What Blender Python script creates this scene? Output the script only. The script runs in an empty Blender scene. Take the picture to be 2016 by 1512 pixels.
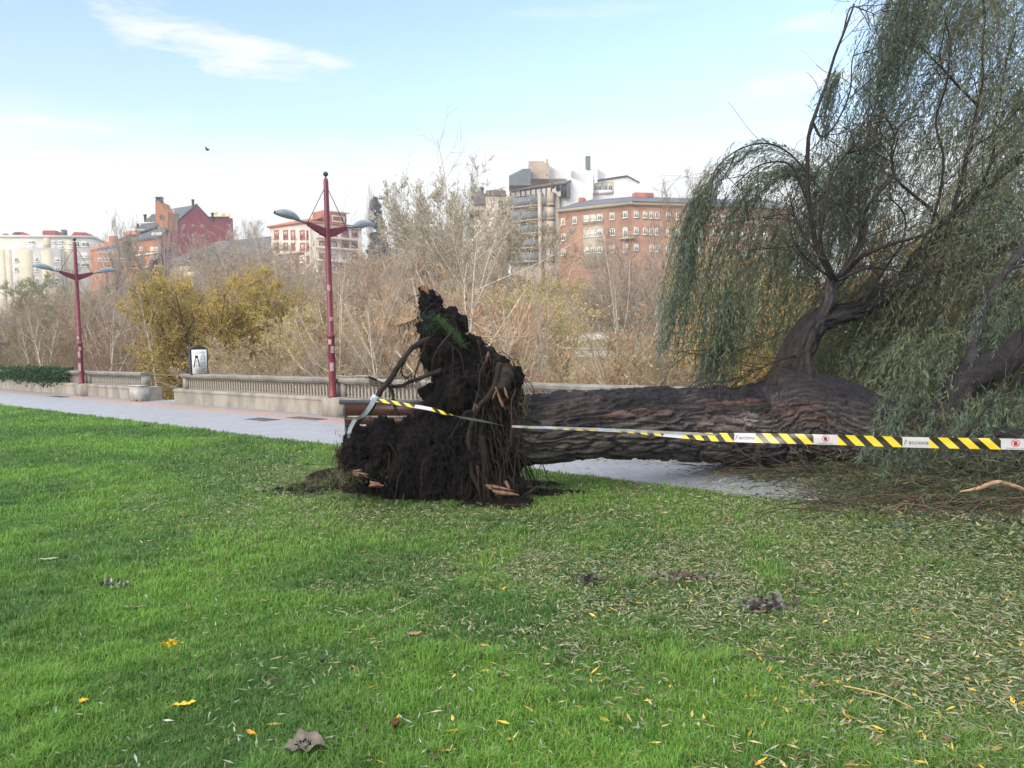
import bpy, math, numpy as np
from mathutils import Vector, Matrix
R_ = math.radians
scene = bpy.context.scene
col = scene.collection
# ------------------------------------------------------------------ camera
F, CX, CY, CZ = 1520.0, 1008.0, 756.0, 1.65
PITCH, ROLL = math.atan(86 / 1520), 0.020
fw = np.array([0, math.cos(PITCH), -math.sin(PITCH)])
r0 = np.array([1.0, 0, 0]); u0 = np.array([0, math.sin(PITCH), math.cos(PITCH)])
UP = u0 * math.cos(ROLL) + r0 * math.sin(ROLL)
RT = r0 * math.cos(ROLL) - u0 * math.sin(ROLL)
CAM = np.array([0, 0, CZ])
cam = bpy.data.cameras.new('camera'); camo = bpy.data.objects.new('camera', cam); col.objects.link(camo)
cam.sensor_width = 36; cam.lens = 36 * F / 2016; cam.clip_end = 4000; cam.clip_start = .05
camo.matrix_world = Matrix([[RT[0], UP[0], -fw[0], 0], [RT[1], UP[1], -fw[1], 0], [RT[2], UP[2], -fw[2], CZ], [0, 0, 0, 1]])
scene.camera = camo

def ray(px, py): return fw + RT * ((px - CX) / F) - UP * ((py - CY) / F)
def P(px, py, d): return CAM + ray(px, py) * d
def G(px, py, z=0.0):
    r = ray(px, py); return CAM + r * ((z - CZ) / r[2])

# ------------------------------------------------------------------ light
SUN_EL, SUN_TO = R_(22), np.array([.655, .756])        # the light travels roughly across the footpath, from behind the camera
scene.view_settings.view_transform = 'Standard'; scene.view_settings.look = 'None'
scene.view_settings.exposure = 1.36; scene.view_settings.gamma = 1
scene.cycles.max_bounces = 6; scene.cycles.diffuse_bounces = 3; scene.cycles.transparent_max_bounces = 4
scene.cycles.use_denoising = True
sun = bpy.data.lights.new('sun', 'SUN'); suno = bpy.data.objects.new('sun', sun); col.objects.link(suno)
sun.energy = 1.15; sun.angle = R_(24.0); sun.color = (1, .88, .72)
dv = Vector((SUN_TO[0] * math.cos(SUN_EL), SUN_TO[1] * math.cos(SUN_EL), -math.sin(SUN_EL)))
suno.rotation_euler = dv.to_track_quat('-Z', 'Y').to_euler()
suno.location = (-40, -45, 40)

world = bpy.data.worlds.new('World'); scene.world = world; world.use_nodes = True
wt = world.node_tree; wt.nodes.clear()
def N(t, typ, **kw):
    n = t.nodes.new(typ)
    for k, v in kw.items():
        if k.startswith('i_'):
            key = k[2:]; key = int(key) if key.isdigit() else key
            n.inputs[key].default_value = v
        else: setattr(n, k, v)
    return n
def L(t, a, b): t.links.new(a, b)
def math_(t, op, a, b=None, c=None, clamp=False):
    n = t.nodes.new('ShaderNodeMath'); n.operation = op; n.use_clamp = clamp
    for i, x in enumerate((a, b, c)):
        if x is None: continue
        if isinstance(x, (int, float)): n.inputs[i].default_value = x
        else: t.links.new(x, n.inputs[i])
    return n.outputs[0]
def ramp(t, v, a, b, interp='SMOOTHSTEP'):
    n = t.nodes.new('ShaderNodeMapRange'); n.interpolation_type = interp
    t.links.new(v, n.inputs[0]); n.inputs[1].default_value = a; n.inputs[2].default_value = b
    return n.outputs[0]
def mixc(t, f, a, b):
    n = t.nodes.new('ShaderNodeMix'); n.data_type = 'RGBA'
    for s, x in ((0, f), (6, a), (7, b)):
        if isinstance(x, (int, float)): n.inputs[s].default_value = x
        elif isinstance(x, tuple): n.inputs[s].default_value = (*x, 1) if len(x) == 3 else x
        else: t.links.new(x, n.inputs[s])
    return n.outputs[2]
def dotn(t, v, d):
    n = t.nodes.new('ShaderNodeVectorMath'); n.operation = 'DOT_PRODUCT'
    t.links.new(v, n.inputs[0]); n.inputs[1].default_value = tuple(d); return n.outputs['Value']
sky = N(wt, 'ShaderNodeTexSky', sky_type='NISHITA', sun_disc=False)
sky.sun_elevation = SUN_EL; sky.sun_rotation = math.atan2(-SUN_TO[0], -SUN_TO[1]) % (2 * math.pi)
sky.air_density = 1.0; sky.dust_density = .6; sky.ozone_density = 1.2
tc = N(wt, 'ShaderNodeTexCoord'); D = tc.outputs['Generated']
sp = N(wt, 'ShaderNodeSeparateXYZ'); L(wt, D, sp.inputs[0]); DZ = sp.outputs[2]
mp = N(wt, 'ShaderNodeMapping'); mp.inputs['Scale'].default_value = (1.6, 1.6, 7.0); L(wt, D, mp.inputs[0])
nz = N(wt, 'ShaderNodeTexNoise', i_Scale=1.7, i_Detail=9.0, i_Roughness=.58, i_Distortion=.35); L(wt, mp.outputs[0], nz.inputs['Vector'])
nf = N(wt, 'ShaderNodeTexNoise', i_Scale=9.0, i_Detail=8.0, i_Roughness=.62, i_Distortion=.3); L(wt, mp.outputs[0], nf.inputs['Vector'])
# low bank of white cloud, its upper edge broken up by noise
edge = math_(wt, 'ADD', DZ, math_(wt, 'MULTIPLY', math_(wt, 'SUBTRACT', nz.outputs[0], .5), .10))
bank = math_(wt, 'SUBTRACT', 1.0, ramp(wt, edge, .195, .285))
haze_low = math_(wt, 'MULTIPLY', math_(wt, 'SUBTRACT', 1.0, ramp(wt, DZ, .18, .50)), .22)
cl = math_(wt, 'MAXIMUM', math_(wt, 'MULTIPLY', bank, .93), haze_low)
def wisp(px, py, w, h, tilt, amt):
    d = ray(px, py); d = d / np.linalg.norm(d)
    a = RT * math.cos(tilt) - UP * math.sin(tilt); b = RT * math.sin(tilt) + UP * math.cos(tilt)
    a = a - d * a.dot(d); b = b - d * b.dot(d)
    u = math_(wt, 'DIVIDE', dotn(wt, D, a), w / F); v = math_(wt, 'DIVIDE', dotn(wt, D, b), h / F)
    r2 = math_(wt, 'ADD', math_(wt, 'MULTIPLY', u, u), math_(wt, 'MULTIPLY', v, v))
    e = math_(wt, 'SUBTRACT', 1.0, r2)
    e = math_(wt, 'ADD', e, math_(wt, 'MULTIPLY', math_(wt, 'SUBTRACT', nf.outputs[0], .5), 3.5))
    front = ramp(wt, dotn(wt, D, d), .5, .7)
    return math_(wt, 'MULTIPLY', math_(wt, 'MULTIPLY', ramp(wt, e, -.3, 1.5), front), amt)
for w in ((430, 92, 210, 44, .10, .95), (300, 62, 130, 24, .22, .8), (630, 118, 75, 16, .05, .8), (140, 252, 190, 22, .0, .85),
          (1560, 165, 150, 26, .0, .8), (1660, 32, 110, 22, 0, .7), (60, 300, 260, 26, .0, .9), (1180, 20, 260, 12, .0, .3)):
    cl = math_(wt, 'MAXIMUM', cl, wisp(*w))
bg1 = N(wt, 'ShaderNodeBackground', i_Strength=.130); L(wt, sky.outputs[0], bg1.inputs[0])
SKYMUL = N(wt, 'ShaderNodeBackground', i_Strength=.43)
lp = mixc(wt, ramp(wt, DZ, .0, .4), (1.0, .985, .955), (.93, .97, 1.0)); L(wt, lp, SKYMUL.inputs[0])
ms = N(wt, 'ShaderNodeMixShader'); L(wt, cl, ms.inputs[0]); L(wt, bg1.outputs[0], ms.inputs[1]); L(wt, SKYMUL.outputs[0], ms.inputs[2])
# unseen bright broken cloud, added above the view to lift the ambient light
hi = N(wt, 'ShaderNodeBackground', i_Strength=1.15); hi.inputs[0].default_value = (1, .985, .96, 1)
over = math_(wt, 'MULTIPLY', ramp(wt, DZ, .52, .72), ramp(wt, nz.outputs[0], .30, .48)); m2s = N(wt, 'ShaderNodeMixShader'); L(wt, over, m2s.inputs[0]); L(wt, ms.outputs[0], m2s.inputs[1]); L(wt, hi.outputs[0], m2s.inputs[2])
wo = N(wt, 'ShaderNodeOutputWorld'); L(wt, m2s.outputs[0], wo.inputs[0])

# ------------------------------------------------------------------ frame of the promenade: s along it, n outward to the river
EH = np.array([.7564, -.6541]); NH = np.array([.6541, .7564])
def SN(s, n, z=0.0):
    p = EH * s + NH * n; return np.array([p[0], p[1], z])
def sn_of(p): return p[0] * EH[0] + p[1] * EH[1], p[0] * NH[0] + p[1] * NH[1]
N_EDGE, N_PLINTH = 7.5, 10.72

# ------------------------------------------------------------------ numpy noise
def _h(i, j, k, seed):
    with np.errstate(over='ignore'):
        n = (i.astype(np.int64) * 374761393 + j.astype(np.int64) * 668265263 + k.astype(np.int64) * 2147483647 + seed * 1274126177) & 0xffffffff
        n = ((n ^ (n >> 13)) * 1274126177) & 0xffffffff
        n = (n ^ (n >> 16)) & 0xffffff
    return n / float(0xffffff)
def vn(p, seed=0):
    f = np.floor(p); t = p - f; t = t * t * (3 - 2 * t); i = f.astype(np.int64)
    out = 0
    for a in (0, 1):
        for b in (0, 1):
            for c in (0, 1):
                w = (t[:, 0] if a else 1 - t[:, 0]) * (t[:, 1] if b else 1 - t[:, 1]) * (t[:, 2] if c else 1 - t[:, 2])
                out = out + w * _h(i[:, 0] + a, i[:, 1] + b, i[:, 2] + c, seed)
    return out
def fbm(p, octv=4, seed=0, gain=.5):
    s, a, tot = 0, 1.0, 0
    for o in range(octv):
        s = s + a * vn(p * (2 ** o) + 17.3 * o, seed + o); tot += a; a *= gain
    return s / tot
def nrm(v): return v / np.maximum(np.linalg.norm(v, axis=-1, keepdims=True), 1e-9)

# ------------------------------------------------------------------ materials
def mat(name, c, rough=.8, c2=None, scale=6, bump=0, bscale=40, metal=0, spec=.3, attr=False, trans=0, detail=6, stretch=None, lo=.35, hi=.65, attrname='Col', bdist=.02):
    m = bpy.data.materials.new(name); m.use_nodes = True; t = m.node_tree
    b = t.nodes['Principled BSDF']; b.inputs['Roughness'].default_value = rough; b.inputs['Metallic'].default_value = metal
    b.inputs['Specular IOR Level'].default_value = spec
    tcn = N(t, 'ShaderNodeTexCoord'); vec = tcn.outputs['Object']
    if stretch:
        mpn = N(t, 'ShaderNodeMapping'); mpn.inputs['Scale'].default_value = stretch; L(t, vec, mpn.inputs[0]); vec = mpn.outputs[0]
    if attr:
        a = N(t, 'ShaderNodeAttribute', attribute_name=attrname); colr = a.outputs['Color']
    else:
        colr = (*c, 1)
    if c2 is not None:
        n = N(t, 'ShaderNodeTexNoise', i_Scale=float(scale), i_Detail=float(detail), i_Roughness=.6); L(t, vec, n.inputs['Vector'])
        f = ramp(t, n.outputs[0], lo, hi)
        if attr:
            g = mixc(t, f, (1, 1, 1), c2); mm = t.nodes.new('ShaderNodeMix'); mm.data_type = 'RGBA'; mm.blend_type = 'MULTIPLY'
            mm.inputs[0].default_value = 1; L(t, colr, mm.inputs[6]); L(t, g, mm.inputs[7]); colr = mm.outputs[2]
        else: colr = mixc(t, f, colr, c2)
    if isinstance(colr, tuple): b.inputs['Base Color'].default_value = colr
    else: L(t, colr, b.inputs['Base Color'])
    if bump:
        n2 = N(t, 'ShaderNodeTexNoise', i_Scale=float(bscale), i_Detail=6.0, i_Roughness=.65); L(t, vec, n2.inputs['Vector'])
        bp = N(t, 'ShaderNodeBump', i_Strength=float(bump), i_Distance=bdist); L(t, n2.outputs[0], bp.inputs['Height']); L(t, bp.outputs[0], b.inputs['Normal'])
    if trans:
        tr = N(t, 'ShaderNodeBsdfTranslucent'); mx = N(t, 'ShaderNodeMixShader'); mx.inputs[0].default_value = trans
        if isinstance(colr, tuple): tr.inputs[0].default_value = colr
        else: L(t, colr, tr.inputs[0])
        out = t.nodes['Material Output']; L(t, b.outputs[0], mx.inputs[1]); L(t, tr.outputs[0], mx.inputs[2]); L(t, mx.outputs[0], out.inputs[0])
    return m

# ------------------------------------------------------------------ mesh builder
class MB:
    def __init__(s): s.v = []; s.q = []; s.t = []; s.ng = []; s.c = []; s.n = 0; s.hascol = False
    def add(s, v, f, m=0, c=None):
        v = np.asarray(v, float).reshape(-1, 3)
        f = np.asarray(f, int)
        if f.size:
            (s.q if f.shape[1] == 4 else s.t).append((f + s.n, np.full(len(f), m) if np.isscalar(m) else np.asarray(m)))
        if c is None: c = np.ones((len(v), 3)) * .5
        else:
            c = np.asarray(c, float); s.hascol = True
            if c.ndim == 1: c = np.tile(c, (len(v), 1))
        s.v.append(v); s.c.append(c); s.n += len(v); return s
    def poly(s, pts, m=0):
        s.ng.append((list(range(s.n, s.n + len(pts))), m)); s.v.append(np.asarray(pts, float)); s.c.append(np.ones((len(pts), 3)) * .5); s.n += len(pts); return s
    def hexa(s, p, m=0, c=None):
        return s.add(p, [[0, 3, 2, 1], [4, 5, 6, 7], [0, 1, 5, 4], [1, 2, 6, 5], [2, 3, 7, 6], [3, 0, 4, 7]], m, c)
    def prism(s, poly, off, m=0):       # polygon (3D pts) extruded by a vector
        poly = [np.asarray(p, float) for p in poly]; k = len(poly); off = np.asarray(off, float)
        s.poly(poly, m); s.poly([p + off for p in poly][::-1], m)
        for i in range(k):
            a, b = poly[i], poly[(i + 1) % k]; s.add([b, a, a + off, b + off], [[0, 1, 2, 3]], m)
        return s
    def box(s, x0, x1, y0, y1, z0, z1, m=0, fr=None, c=None):
        p = np.array([[x0, y0, z0], [x1, y0, z0], [x1, y1, z0], [x0, y1, z0], [x0, y0, z1], [x1, y0, z1], [x1, y1, z1], [x0, y1, z1]], float)
        if fr: p = np.array([fr(*q) for q in p])
        return s.hexa(p, m, c)
    def tube(s, pts, rad, sides=6, m=0, c=None, caps=True):
        pts = np.asarray(pts, float)
        if pts.ndim == 2: pts = pts[None]; rad = np.asarray(rad, float).reshape(1, -1) if np.ndim(rad) else np.full((1, pts.shape[1]), rad)
        rad = np.broadcast_to(rad, pts.shape[:2])
        n, k = pts.shape[:2]
        if n == 0: return s
        tg = np.gradient(pts, axis=1); tg = nrm(tg)
        d = pts[:, -1] - pts[:, 0]
        ref = np.where(np.abs(nrm(d)[:, 2:3]) > .8, np.array([[1.0, 0.13, 0]]), np.array([[0, 0.1, 1.0]]))[:, None, :]
        A = nrm(np.cross(tg, ref)); B = np.cross(tg, A)
        ang = np.arange(sides) * 2 * math.pi / sides
        v = pts[:, :, None] + rad[:, :, None, None] * (A[:, :, None] * np.cos(ang)[None, None, :, None] + B[:, :, None] * np.sin(ang)[None, None, :, None])
        base = (np.arange(n) * k * sides)[:, None, None]; ring = (np.arange(k - 1) * sides)[None, :, None]; j = np.arange(sides)[None, None, :]; j2 = (j + 1) % sides
        f = np.stack([base + ring + j, base + ring + j2, base + ring + sides + j2, base + ring + sides + j], -1).reshape(-1, 4)
        if c is not None:
            c = np.asarray(c, float)
            if c.ndim == 2: c = np.repeat(c, k * sides, axis=0)
        n0 = s.n
        s.add(v.reshape(-1, 3), f, m, c)
        if caps and sides > 3 and n < 40:
            for i in range(n):
                for e in (0, k - 1):
                    idx = [n0 + i * k * sides + e * sides + q for q in range(sides)]
                    s.ng.append((idx[::-1] if e == 0 else idx, m))
        return s
    def rev(s, prof, o, sides=16, m=0, ax=None):    # surface of revolution, prof [(r,z)]
        o = np.asarray(o, float); k = len(prof); ang = np.arange(sides) * 2 * math.pi / sides
        v = np.array([[[r * math.cos(a), r * math.sin(a), z] for a in ang] for r, z in prof]).reshape(-1, 3)
        if ax is not None: v = v @ np.array(Vector((0, 0, 1)).rotation_difference(Vector(ax)).to_matrix()).T
        i, j = np.meshgrid(np.arange(k - 1), np.arange(sides), indexing='ij'); j2 = (j + 1) % sides
        f = np.stack([i * sides + j, i * sides + j2, (i + 1) * sides + j2, (i + 1) * sides + j], -1).reshape(-1, 4)
        return s.add(v + o, f, m)
    def build(s, name, mats, parent=None, smooth=False, loc=None):
        me = bpy.data.meshes.new(name)
        V = np.concatenate(s.v) if s.v else np.zeros((0, 3))
        if loc is not None: V = V - np.asarray(loc)
        loops, starts, tots, mi = [], [], [], []
        pos = 0
        for lst, k in ((s.q, 4), (s.t, 3)):
            for f, m in lst:
                loops.append(f.ravel()); starts.append(pos + np.arange(len(f)) * k); pos += f.size; tots.append(np.full(len(f), k)); mi.append(m)
        for idx, m in s.ng:
            loops.append(np.array(idx)); starts.append(np.array([pos])); tots.append(np.array([len(idx)])); mi.append(np.array([m])); pos += len(idx)
        loops = np.concatenate(loops).astype(np.int32); starts = np.concatenate(starts).astype(np.int32); tots = np.concatenate(tots).astype(np.int32); mi = np.concatenate(mi).astype(np.int32)
        me.vertices.add(len(V)); me.vertices.foreach_set('co', V.astype(np.float32).ravel())
        me.loops.add(len(loops)); me.loops.foreach_set('vertex_index', loops)
        me.polygons.add(len(starts)); me.polygons.foreach_set('loop_start', starts); me.polygons.foreach_set('loop_total', tots)
        me.polygons.foreach_set('material_index', mi)
        if smooth: me.polygons.foreach_set('use_smooth', np.ones(len(starts), bool))
        me.update(calc_edges=True)
        if s.hascol:
            at = me.color_attributes.new('Col', 'FLOAT_COLOR', 'POINT')
            C = np.concatenate(s.c); C = np.concatenate([C, np.ones((len(C), 1))], 1).astype(np.float32); at.data.foreach_set('color', C.ravel())
        for m in (mats if isinstance(mats, (list, tuple)) else [mats]): me.materials.append(m)
        o = bpy.data.objects.new(name, me); col.objects.link(o)
        if loc is not None and parent is None: o.location = loc
        if parent is not None:
            o.parent = parent
        return o
def empty(name, loc=(0, 0, 0), rz=0):
    o = bpy.data.objects.new(name, None); o.empty_display_size = .3; col.objects.link(o); o.location = loc; o.rotation_euler = (0, 0, rz); return o
def tag(o, label=None, cat=None, group=None, kind=None):
    if label: o['label'] = label
    if cat: o['category'] = cat
    if group: o['group'] = group
    if kind: o['kind'] = kind
    return o
def struct(o): o['kind'] = 'structure'; return o
def under(o, parent):     # parent a world-space mesh to a located empty
    o.parent = parent; o.matrix_parent_inverse = Matrix.LocRotScale(parent.location, parent.rotation_euler, None).inverted(); return o
def dup_tree(o, parent=None):
    c = o.copy(); col.objects.link(c); c.parent = parent
    for ch in list(o.children): dup_tree(ch, c)
    return c
# ================================================================== SETTING
rng = np.random.default_rng(7)
def grid_sheet(s_arr, n_arr, zf):
    S, Nn = np.meshgrid(s_arr, n_arr, indexing='ij'); s_, n_ = S.ravel(), Nn.ravel()
    xy = EH[None] * s_[:, None] + NH[None] * n_[:, None]
    v = np.column_stack([xy, zf(s_, n_)]); a, b = len(s_arr), len(n_arr)
    i, j = np.meshgrid(np.arange(a - 1), np.arange(b - 1), indexing='ij'); i, j = i.ravel(), j.ravel()
    f = np.stack([i * b + j, (i + 1) * b + j, (i + 1) * b + j + 1, i * b + j + 1], -1); return v, f
def terr(s_, n_):
    z = np.interp(n_, [-600, 10.9, 11.6, 17, 27, 30, 43, 46, 56, 70, 95, 130, 400, 1600], [-.06, -.06, -.5, -3.2, -4.0, -4.9, -4.9, -4.0, -.3, .5, 2.0, 6, 10, 12])
    w = np.clip((n_ - 12) / 6, 0, 1)
    return z + w * (fbm(np.column_stack([s_ * .12, n_ * .12, s_ * 0]), 3, 5) - .5) * 1.0
sA = np.concatenate([np.linspace(-1500, -160, 14), np.linspace(-150, 150, 121), np.linspace(160, 1500, 14)])
nA = np.concatenate([np.linspace(-600, 8, 12), np.linspace(10.9, 60, 50), np.linspace(62, 140, 40), np.linspace(160, 1600, 12)])
v, f = grid_sheet(sA, nA, terr)
m_ground = mat('bank_grass', (.14, .155, .06), .95, (.22, .16, .085), .35, bump=.5, bscale=8, bdist=.1)
struct(MB().add(v, f).build('ground', m_ground, smooth=True))
v, f = grid_sheet(np.linspace(-400, 400, 3), np.array([26., 47.]), lambda s_, n_: s_ * 0 - 4.45)
struct(MB().add(v, f).build('river', mat('river_water', (.04, .06, .05), .08, spec=.5, bump=.25, bscale=3)))
m_stone = mat('pale_stone', (.52, .50, .44), .85, (.40, .38, .33), 3, bump=.3, bscale=25)
# stone terrace walls of the far bank
for k, (n_, z0, z1, lab) in enumerate(((60, -.1, .62, 'low pale stone retaining wall across the river, the lower of two'), (88, 1.55, 2.35, 'pale stone terrace wall across the river, the upper of two'))):
    mb = MB()
    for s0 in np.arange(-70, 60, 6.0):
        mb.box(s0, s0 + 5.96, n_, n_ + .6, z0 - 2.5, z1, fr=lambda a, b, c: SN(a, b, c))
        mb.box(s0 - .02, s0 + 5.98, n_ - .08, n_ + .68, z1, z1 + .12, fr=lambda a, b, c: SN(a, b, c))
    tag(mb.build('retaining_wall', m_stone), lab, 'retaining wall', 'stone walls of the far river bank')

def lawn_z(s_, n_):
    p = np.column_stack([s_ * .35, n_ * .35, s_ * 0]); z = (fbm(p, 3, 11) - .5) * .07
    fall = np.clip((N_EDGE - n_) / 1.5, 0, 1); return z * fall + .012
def lawn_xy(xy):
    s_, n_ = xy[:, 0] * EH[0] + xy[:, 1] * EH[1], xy[:, 0] * NH[0] + xy[:, 1] * NH[1]; return s_, n_, lawn_z(s_, n_)
v, f = grid_sheet(np.concatenate([np.linspace(-70, -32, 30), np.linspace(-31.8, 14, 230), np.linspace(15, 60, 20)]), np.concatenate([np.linspace(-40, -6, 12), np.linspace(-5.8, N_EDGE, 70)]), lawn_z)
m_lawn = mat('lawn_soil', (.085, .17, .028), .95, (.06, .10, .025), 1.1, bump=.8, bscale=60)
struct(MB().add(v, f).build('lawn', m_lawn, smooth=True))

# paving: small blue-grey setts, reddish band beside the parapet
m_pave = bpy.data.materials.new('paving'); m_pave.use_nodes = True; t = m_pave.node_tree; b = t.nodes['Principled BSDF']; b.inputs['Roughness'].default_value = .55
g = N(t, 'ShaderNodeTexCoord'); br = N(t, 'ShaderNodeTexBrick', i_Scale=1.0)
rot = N(t, 'ShaderNodeMapping'); rot.inputs['Rotation'].default_value = (0, 0, math.atan2(.6541, .7564)); L(t, g.outputs['Object'], rot.inputs[0]); L(t, rot.outputs[0], br.inputs['Vector'])
br.inputs['Brick Width'].default_value = .20; br.inputs['Row Height'].default_value = .10; br.inputs['Mortar Size'].default_value = .006
br.inputs['Color1'].default_value = (.255, .265, .30, 1); br.inputs['Color2'].default_value = (.30, .31, .345, 1); br.inputs['Mortar'].default_value = (.15, .155, .17, 1)
dn = dotn(t, g.outputs['Object'], (NH[0], NH[1], 0))
band = math_(t, 'MULTIPLY', ramp(t, dn, 9.75, 9.78, 'LINEAR'), math_(t, 'SUBTRACT', 1.0, ramp(t, dn, 10.4, 10.43, 'LINEAR')))
nn_ = N(t, 'ShaderNodeTexNoise', i_Scale=1.3, i_Detail=7.0); L(t, g.outputs['Object'], nn_.inputs['Vector'])
c1 = mixc(t, band, br.outputs[0], (.34, .24, .215)); mm = t.nodes.new('ShaderNodeMix'); mm.data_type = 'RGBA'; mm.blend_type = 'MULTIPLY'; mm.inputs[0].default_value = 1
L(t, c1, mm.inputs[6]); L(t, mixc(t, nn_.outputs[0], (1.1, 1.1, 1.1), (.8, .8, .8)), mm.inputs[7]); L(t, mm.outputs[2], b.inputs['Base Color'])
L(t, ramp(t, nn_.outputs[0], .3, .7), b.inputs['Roughness']); rr = t.nodes.new('ShaderNodeMapRange'); L(t, nn_.outputs[0], rr.inputs[0]); rr.inputs[1].default_value = .3; rr.inputs[2].default_value = .7; rr.inputs[3].default_value = .32; rr.inputs[4].default_value = .6; L(t, rr.outputs[0], b.inputs['Roughness'])
bp = N(t, 'ShaderNodeBump', i_Strength=.5, i_Distance=.008); L(t, br.outputs['Fac'], bp.inputs['Height']); bp.invert = True; L(t, bp.outputs[0], b.inputs['Normal'])
v, f = grid_sheet(np.linspace(-130, 60, 60), np.array([N_EDGE - .12, 9, 11.15]), lambda s_, n_: s_ * 0 + 0.0)
struct(MB().add(v, f).build('footpath', m_pave))
# slim kerb strip between lawn and paving
mb = MB()
for s0 in np.arange(-60, 30, 1.0): mb.box(s0, s0 + .992, N_EDGE - .05, N_EDGE + .05, -.1, .012, fr=lambda a, b, c: SN(a, b, c))
struct(mb.build('kerb', mat('kerb_stone', (.28, .28, .28), .8, (.2, .2, .2), 9)))
# flat covers set in the paving
m_iron = mat('cover_iron', (.085, .085, .09), .6, (.12, .115, .11), 12)
for (px, py, w_, l_, lab) in ((515, 826, .42, .85, 'dark square drain cover in the paving nearest the bench'), (603, 824, .34, 1.15, 'long narrow brown grate in the paving beside the lamp pier'), (115, 781, .35, 1.3, 'small dark grate in the paving near the far lamp')):
    p = G(px, py); s_, n_ = sn_of(p); mb = MB().box(s_ - l_ / 2, s_ + l_ / 2, n_ - w_ / 2, n_ + w_ / 2, -.03, .006, fr=lambda a, b, c: SN(a, b, c))
    for q in np.linspace(-.4, .4, 7): mb.box(s_ + q * l_ - .02, s_ + q * l_ + .02, n_ - w_ * .42, n_ + w_ * .42, .006, .010, fr=lambda a, b, c: SN(a, b, c))
    tag(mb.build('drain_cover', m_iron), lab, 'drain cover', 'covers set in the paving')

# ------------------------------------------------------------------ parapet
m_conc = mat('parapet_concrete', (.33, .30, .26), .9, (.20, .185, .165), 2.2, bump=.5, bscale=45, stretch=(1, 1, .45))
m_rail = mat('parapet_rail', (.24, .23, .205), .9, (.15, .145, .135), 3.0, bump=.5, bscale=50)
m_bal = mat('baluster_concrete', (.37, .34, .29), .9, (.25, .235, .21), 7, bump=.3, bscale=60)
H_PL, H_RL, H_TOP = .42, .735, .86
mb = MB()
prof = [(.040, 0), (.040, .025), (.024, .035), (.022, .06), (.034, .11), (.031, .16), (.020, .24), (.019, .262), (.034, .275), (.040, .285), (.040, H_RL - H_PL)]
mb.rev(prof, (0, 0, 0), 8); bal_me = mb.build('baluster', m_bal, smooth=True); bal_mesh = bal_me.data; bpy.data.objects.remove(bal_me)
frs = lambda a, b, c: SN(a, b, c)
def parapet(s0, s1, label, near_s, maxparts=100, end0=False, end1=False):
    base = SN((s0 + s1) / 2, 10.9); root = empty('balustrade_wall', base); tag(root, label, 'balustrade', 'sections of the riverside balustrade')
    mb = MB(); e0 = .42 if end0 else -.25; e1 = .6 if end1 else -.25      # plinth with a sloped coping, in cast lengths
    L_ = np.linspace(s0 - e0, s1 + e1, max(2, int((s1 - s0 + e0 + e1) / 2.4) + 1))
    for a, c in zip(L_[:-1], L_[1:]):
        q = [(N_PLINTH, -.1), (N_PLINTH, .33), (N_PLINTH - .03, .34), (N_PLINTH - .03, .385), (N_PLINTH + .02, H_PL), (11.13, H_PL), (11.13, -.5)]
        A = [SN(a + .004, n_, z) for n_, z in q]; mb.prism(A, SN(c - a - .008, 0, 0))
    under(mb.build('plinth', m_conc), root)
    mb = MB(); L_ = np.linspace(s0, s1, max(2, int((s1 - s0) / 2.4) + 1))
    for a, c in zip(L_[:-1], L_[1:]):
        q = [(10.79, H_RL), (10.77, H_RL + .03), (10.735, H_RL + .045), (10.73, H_TOP - .025), (10.755, H_TOP), (11.065, H_TOP), (11.09, H_TOP - .025), (11.085, H_RL + .045), (11.05, H_RL)]
        mb.prism([SN(a + .002, n_, z) for n_, z in q], SN(c - a - .004, 0, 0))
    under(mb.build('rail', m_rail), root)
    # end posts
    for e in ([s0] if True else []) + [s1]:
        mb = MB(); a = e if e == s0 else e - .14; mb.box(a, a + .14, 10.8, 11.04, H_PL, H_RL, fr=frs); under(mb.build('end_post', m_conc), root)
    ss = np.arange(s0 + .21, s1 - .2, .126); order = np.argsort(np.abs(ss - near_s))
    keep = order[:maxparts]; rest = order[maxparts:]
    for i in keep:
        o = bpy.data.objects.new('baluster', bal_mesh); col.objects.link(o); o.parent = root
        o.location = Vector(SN(ss[i], 10.91, H_PL)) - root.location
    if len(rest):
        bv = np.array([v.co[:] for v in bal_mesh.vertices]); bf = np.array([list(p.vertices) for p in bal_mesh.polygons])
        mb = MB()
        for i in rest: mb.add(bv + SN(ss[i], 10.91, H_PL), bf)
        o = under(mb.build('baluster_run', m_bal, smooth=True), root); o['kind'] = 'stuff'
    return root
def s_at(px, py, n_): r_ = ray(px, py); k_ = n_ / (r_[0] * NH[0] + r_[1] * NH[1]); return k_ * (r_[0] * EH[0] + r_[1] * EH[1])
S1, S2 = s_at(161, 752, 10.63), s_at(655.5, 778, 10.63); S3 = 2 * S2 - S1; print('lamps', S1, S2)        # lamp piers
parapet(S2 + .005, S3 - .005, 'long balustrade section running from the near red lamp behind the fallen trunk', -13)
parapet(-22.1, S2 - .005, 'balustrade section from the stair opening to the near red lamp, under the poster board', -17, end0=True)
parapet(S1 + .005, -24.75, 'balustrade section between the far red lamp and the stair opening', -26, end1=True)
parapet(-75, S1 - .005, 'farthest balustrade section, beyond the far red lamp, draped with ivy', -31)
m_pier = m_conc
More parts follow.
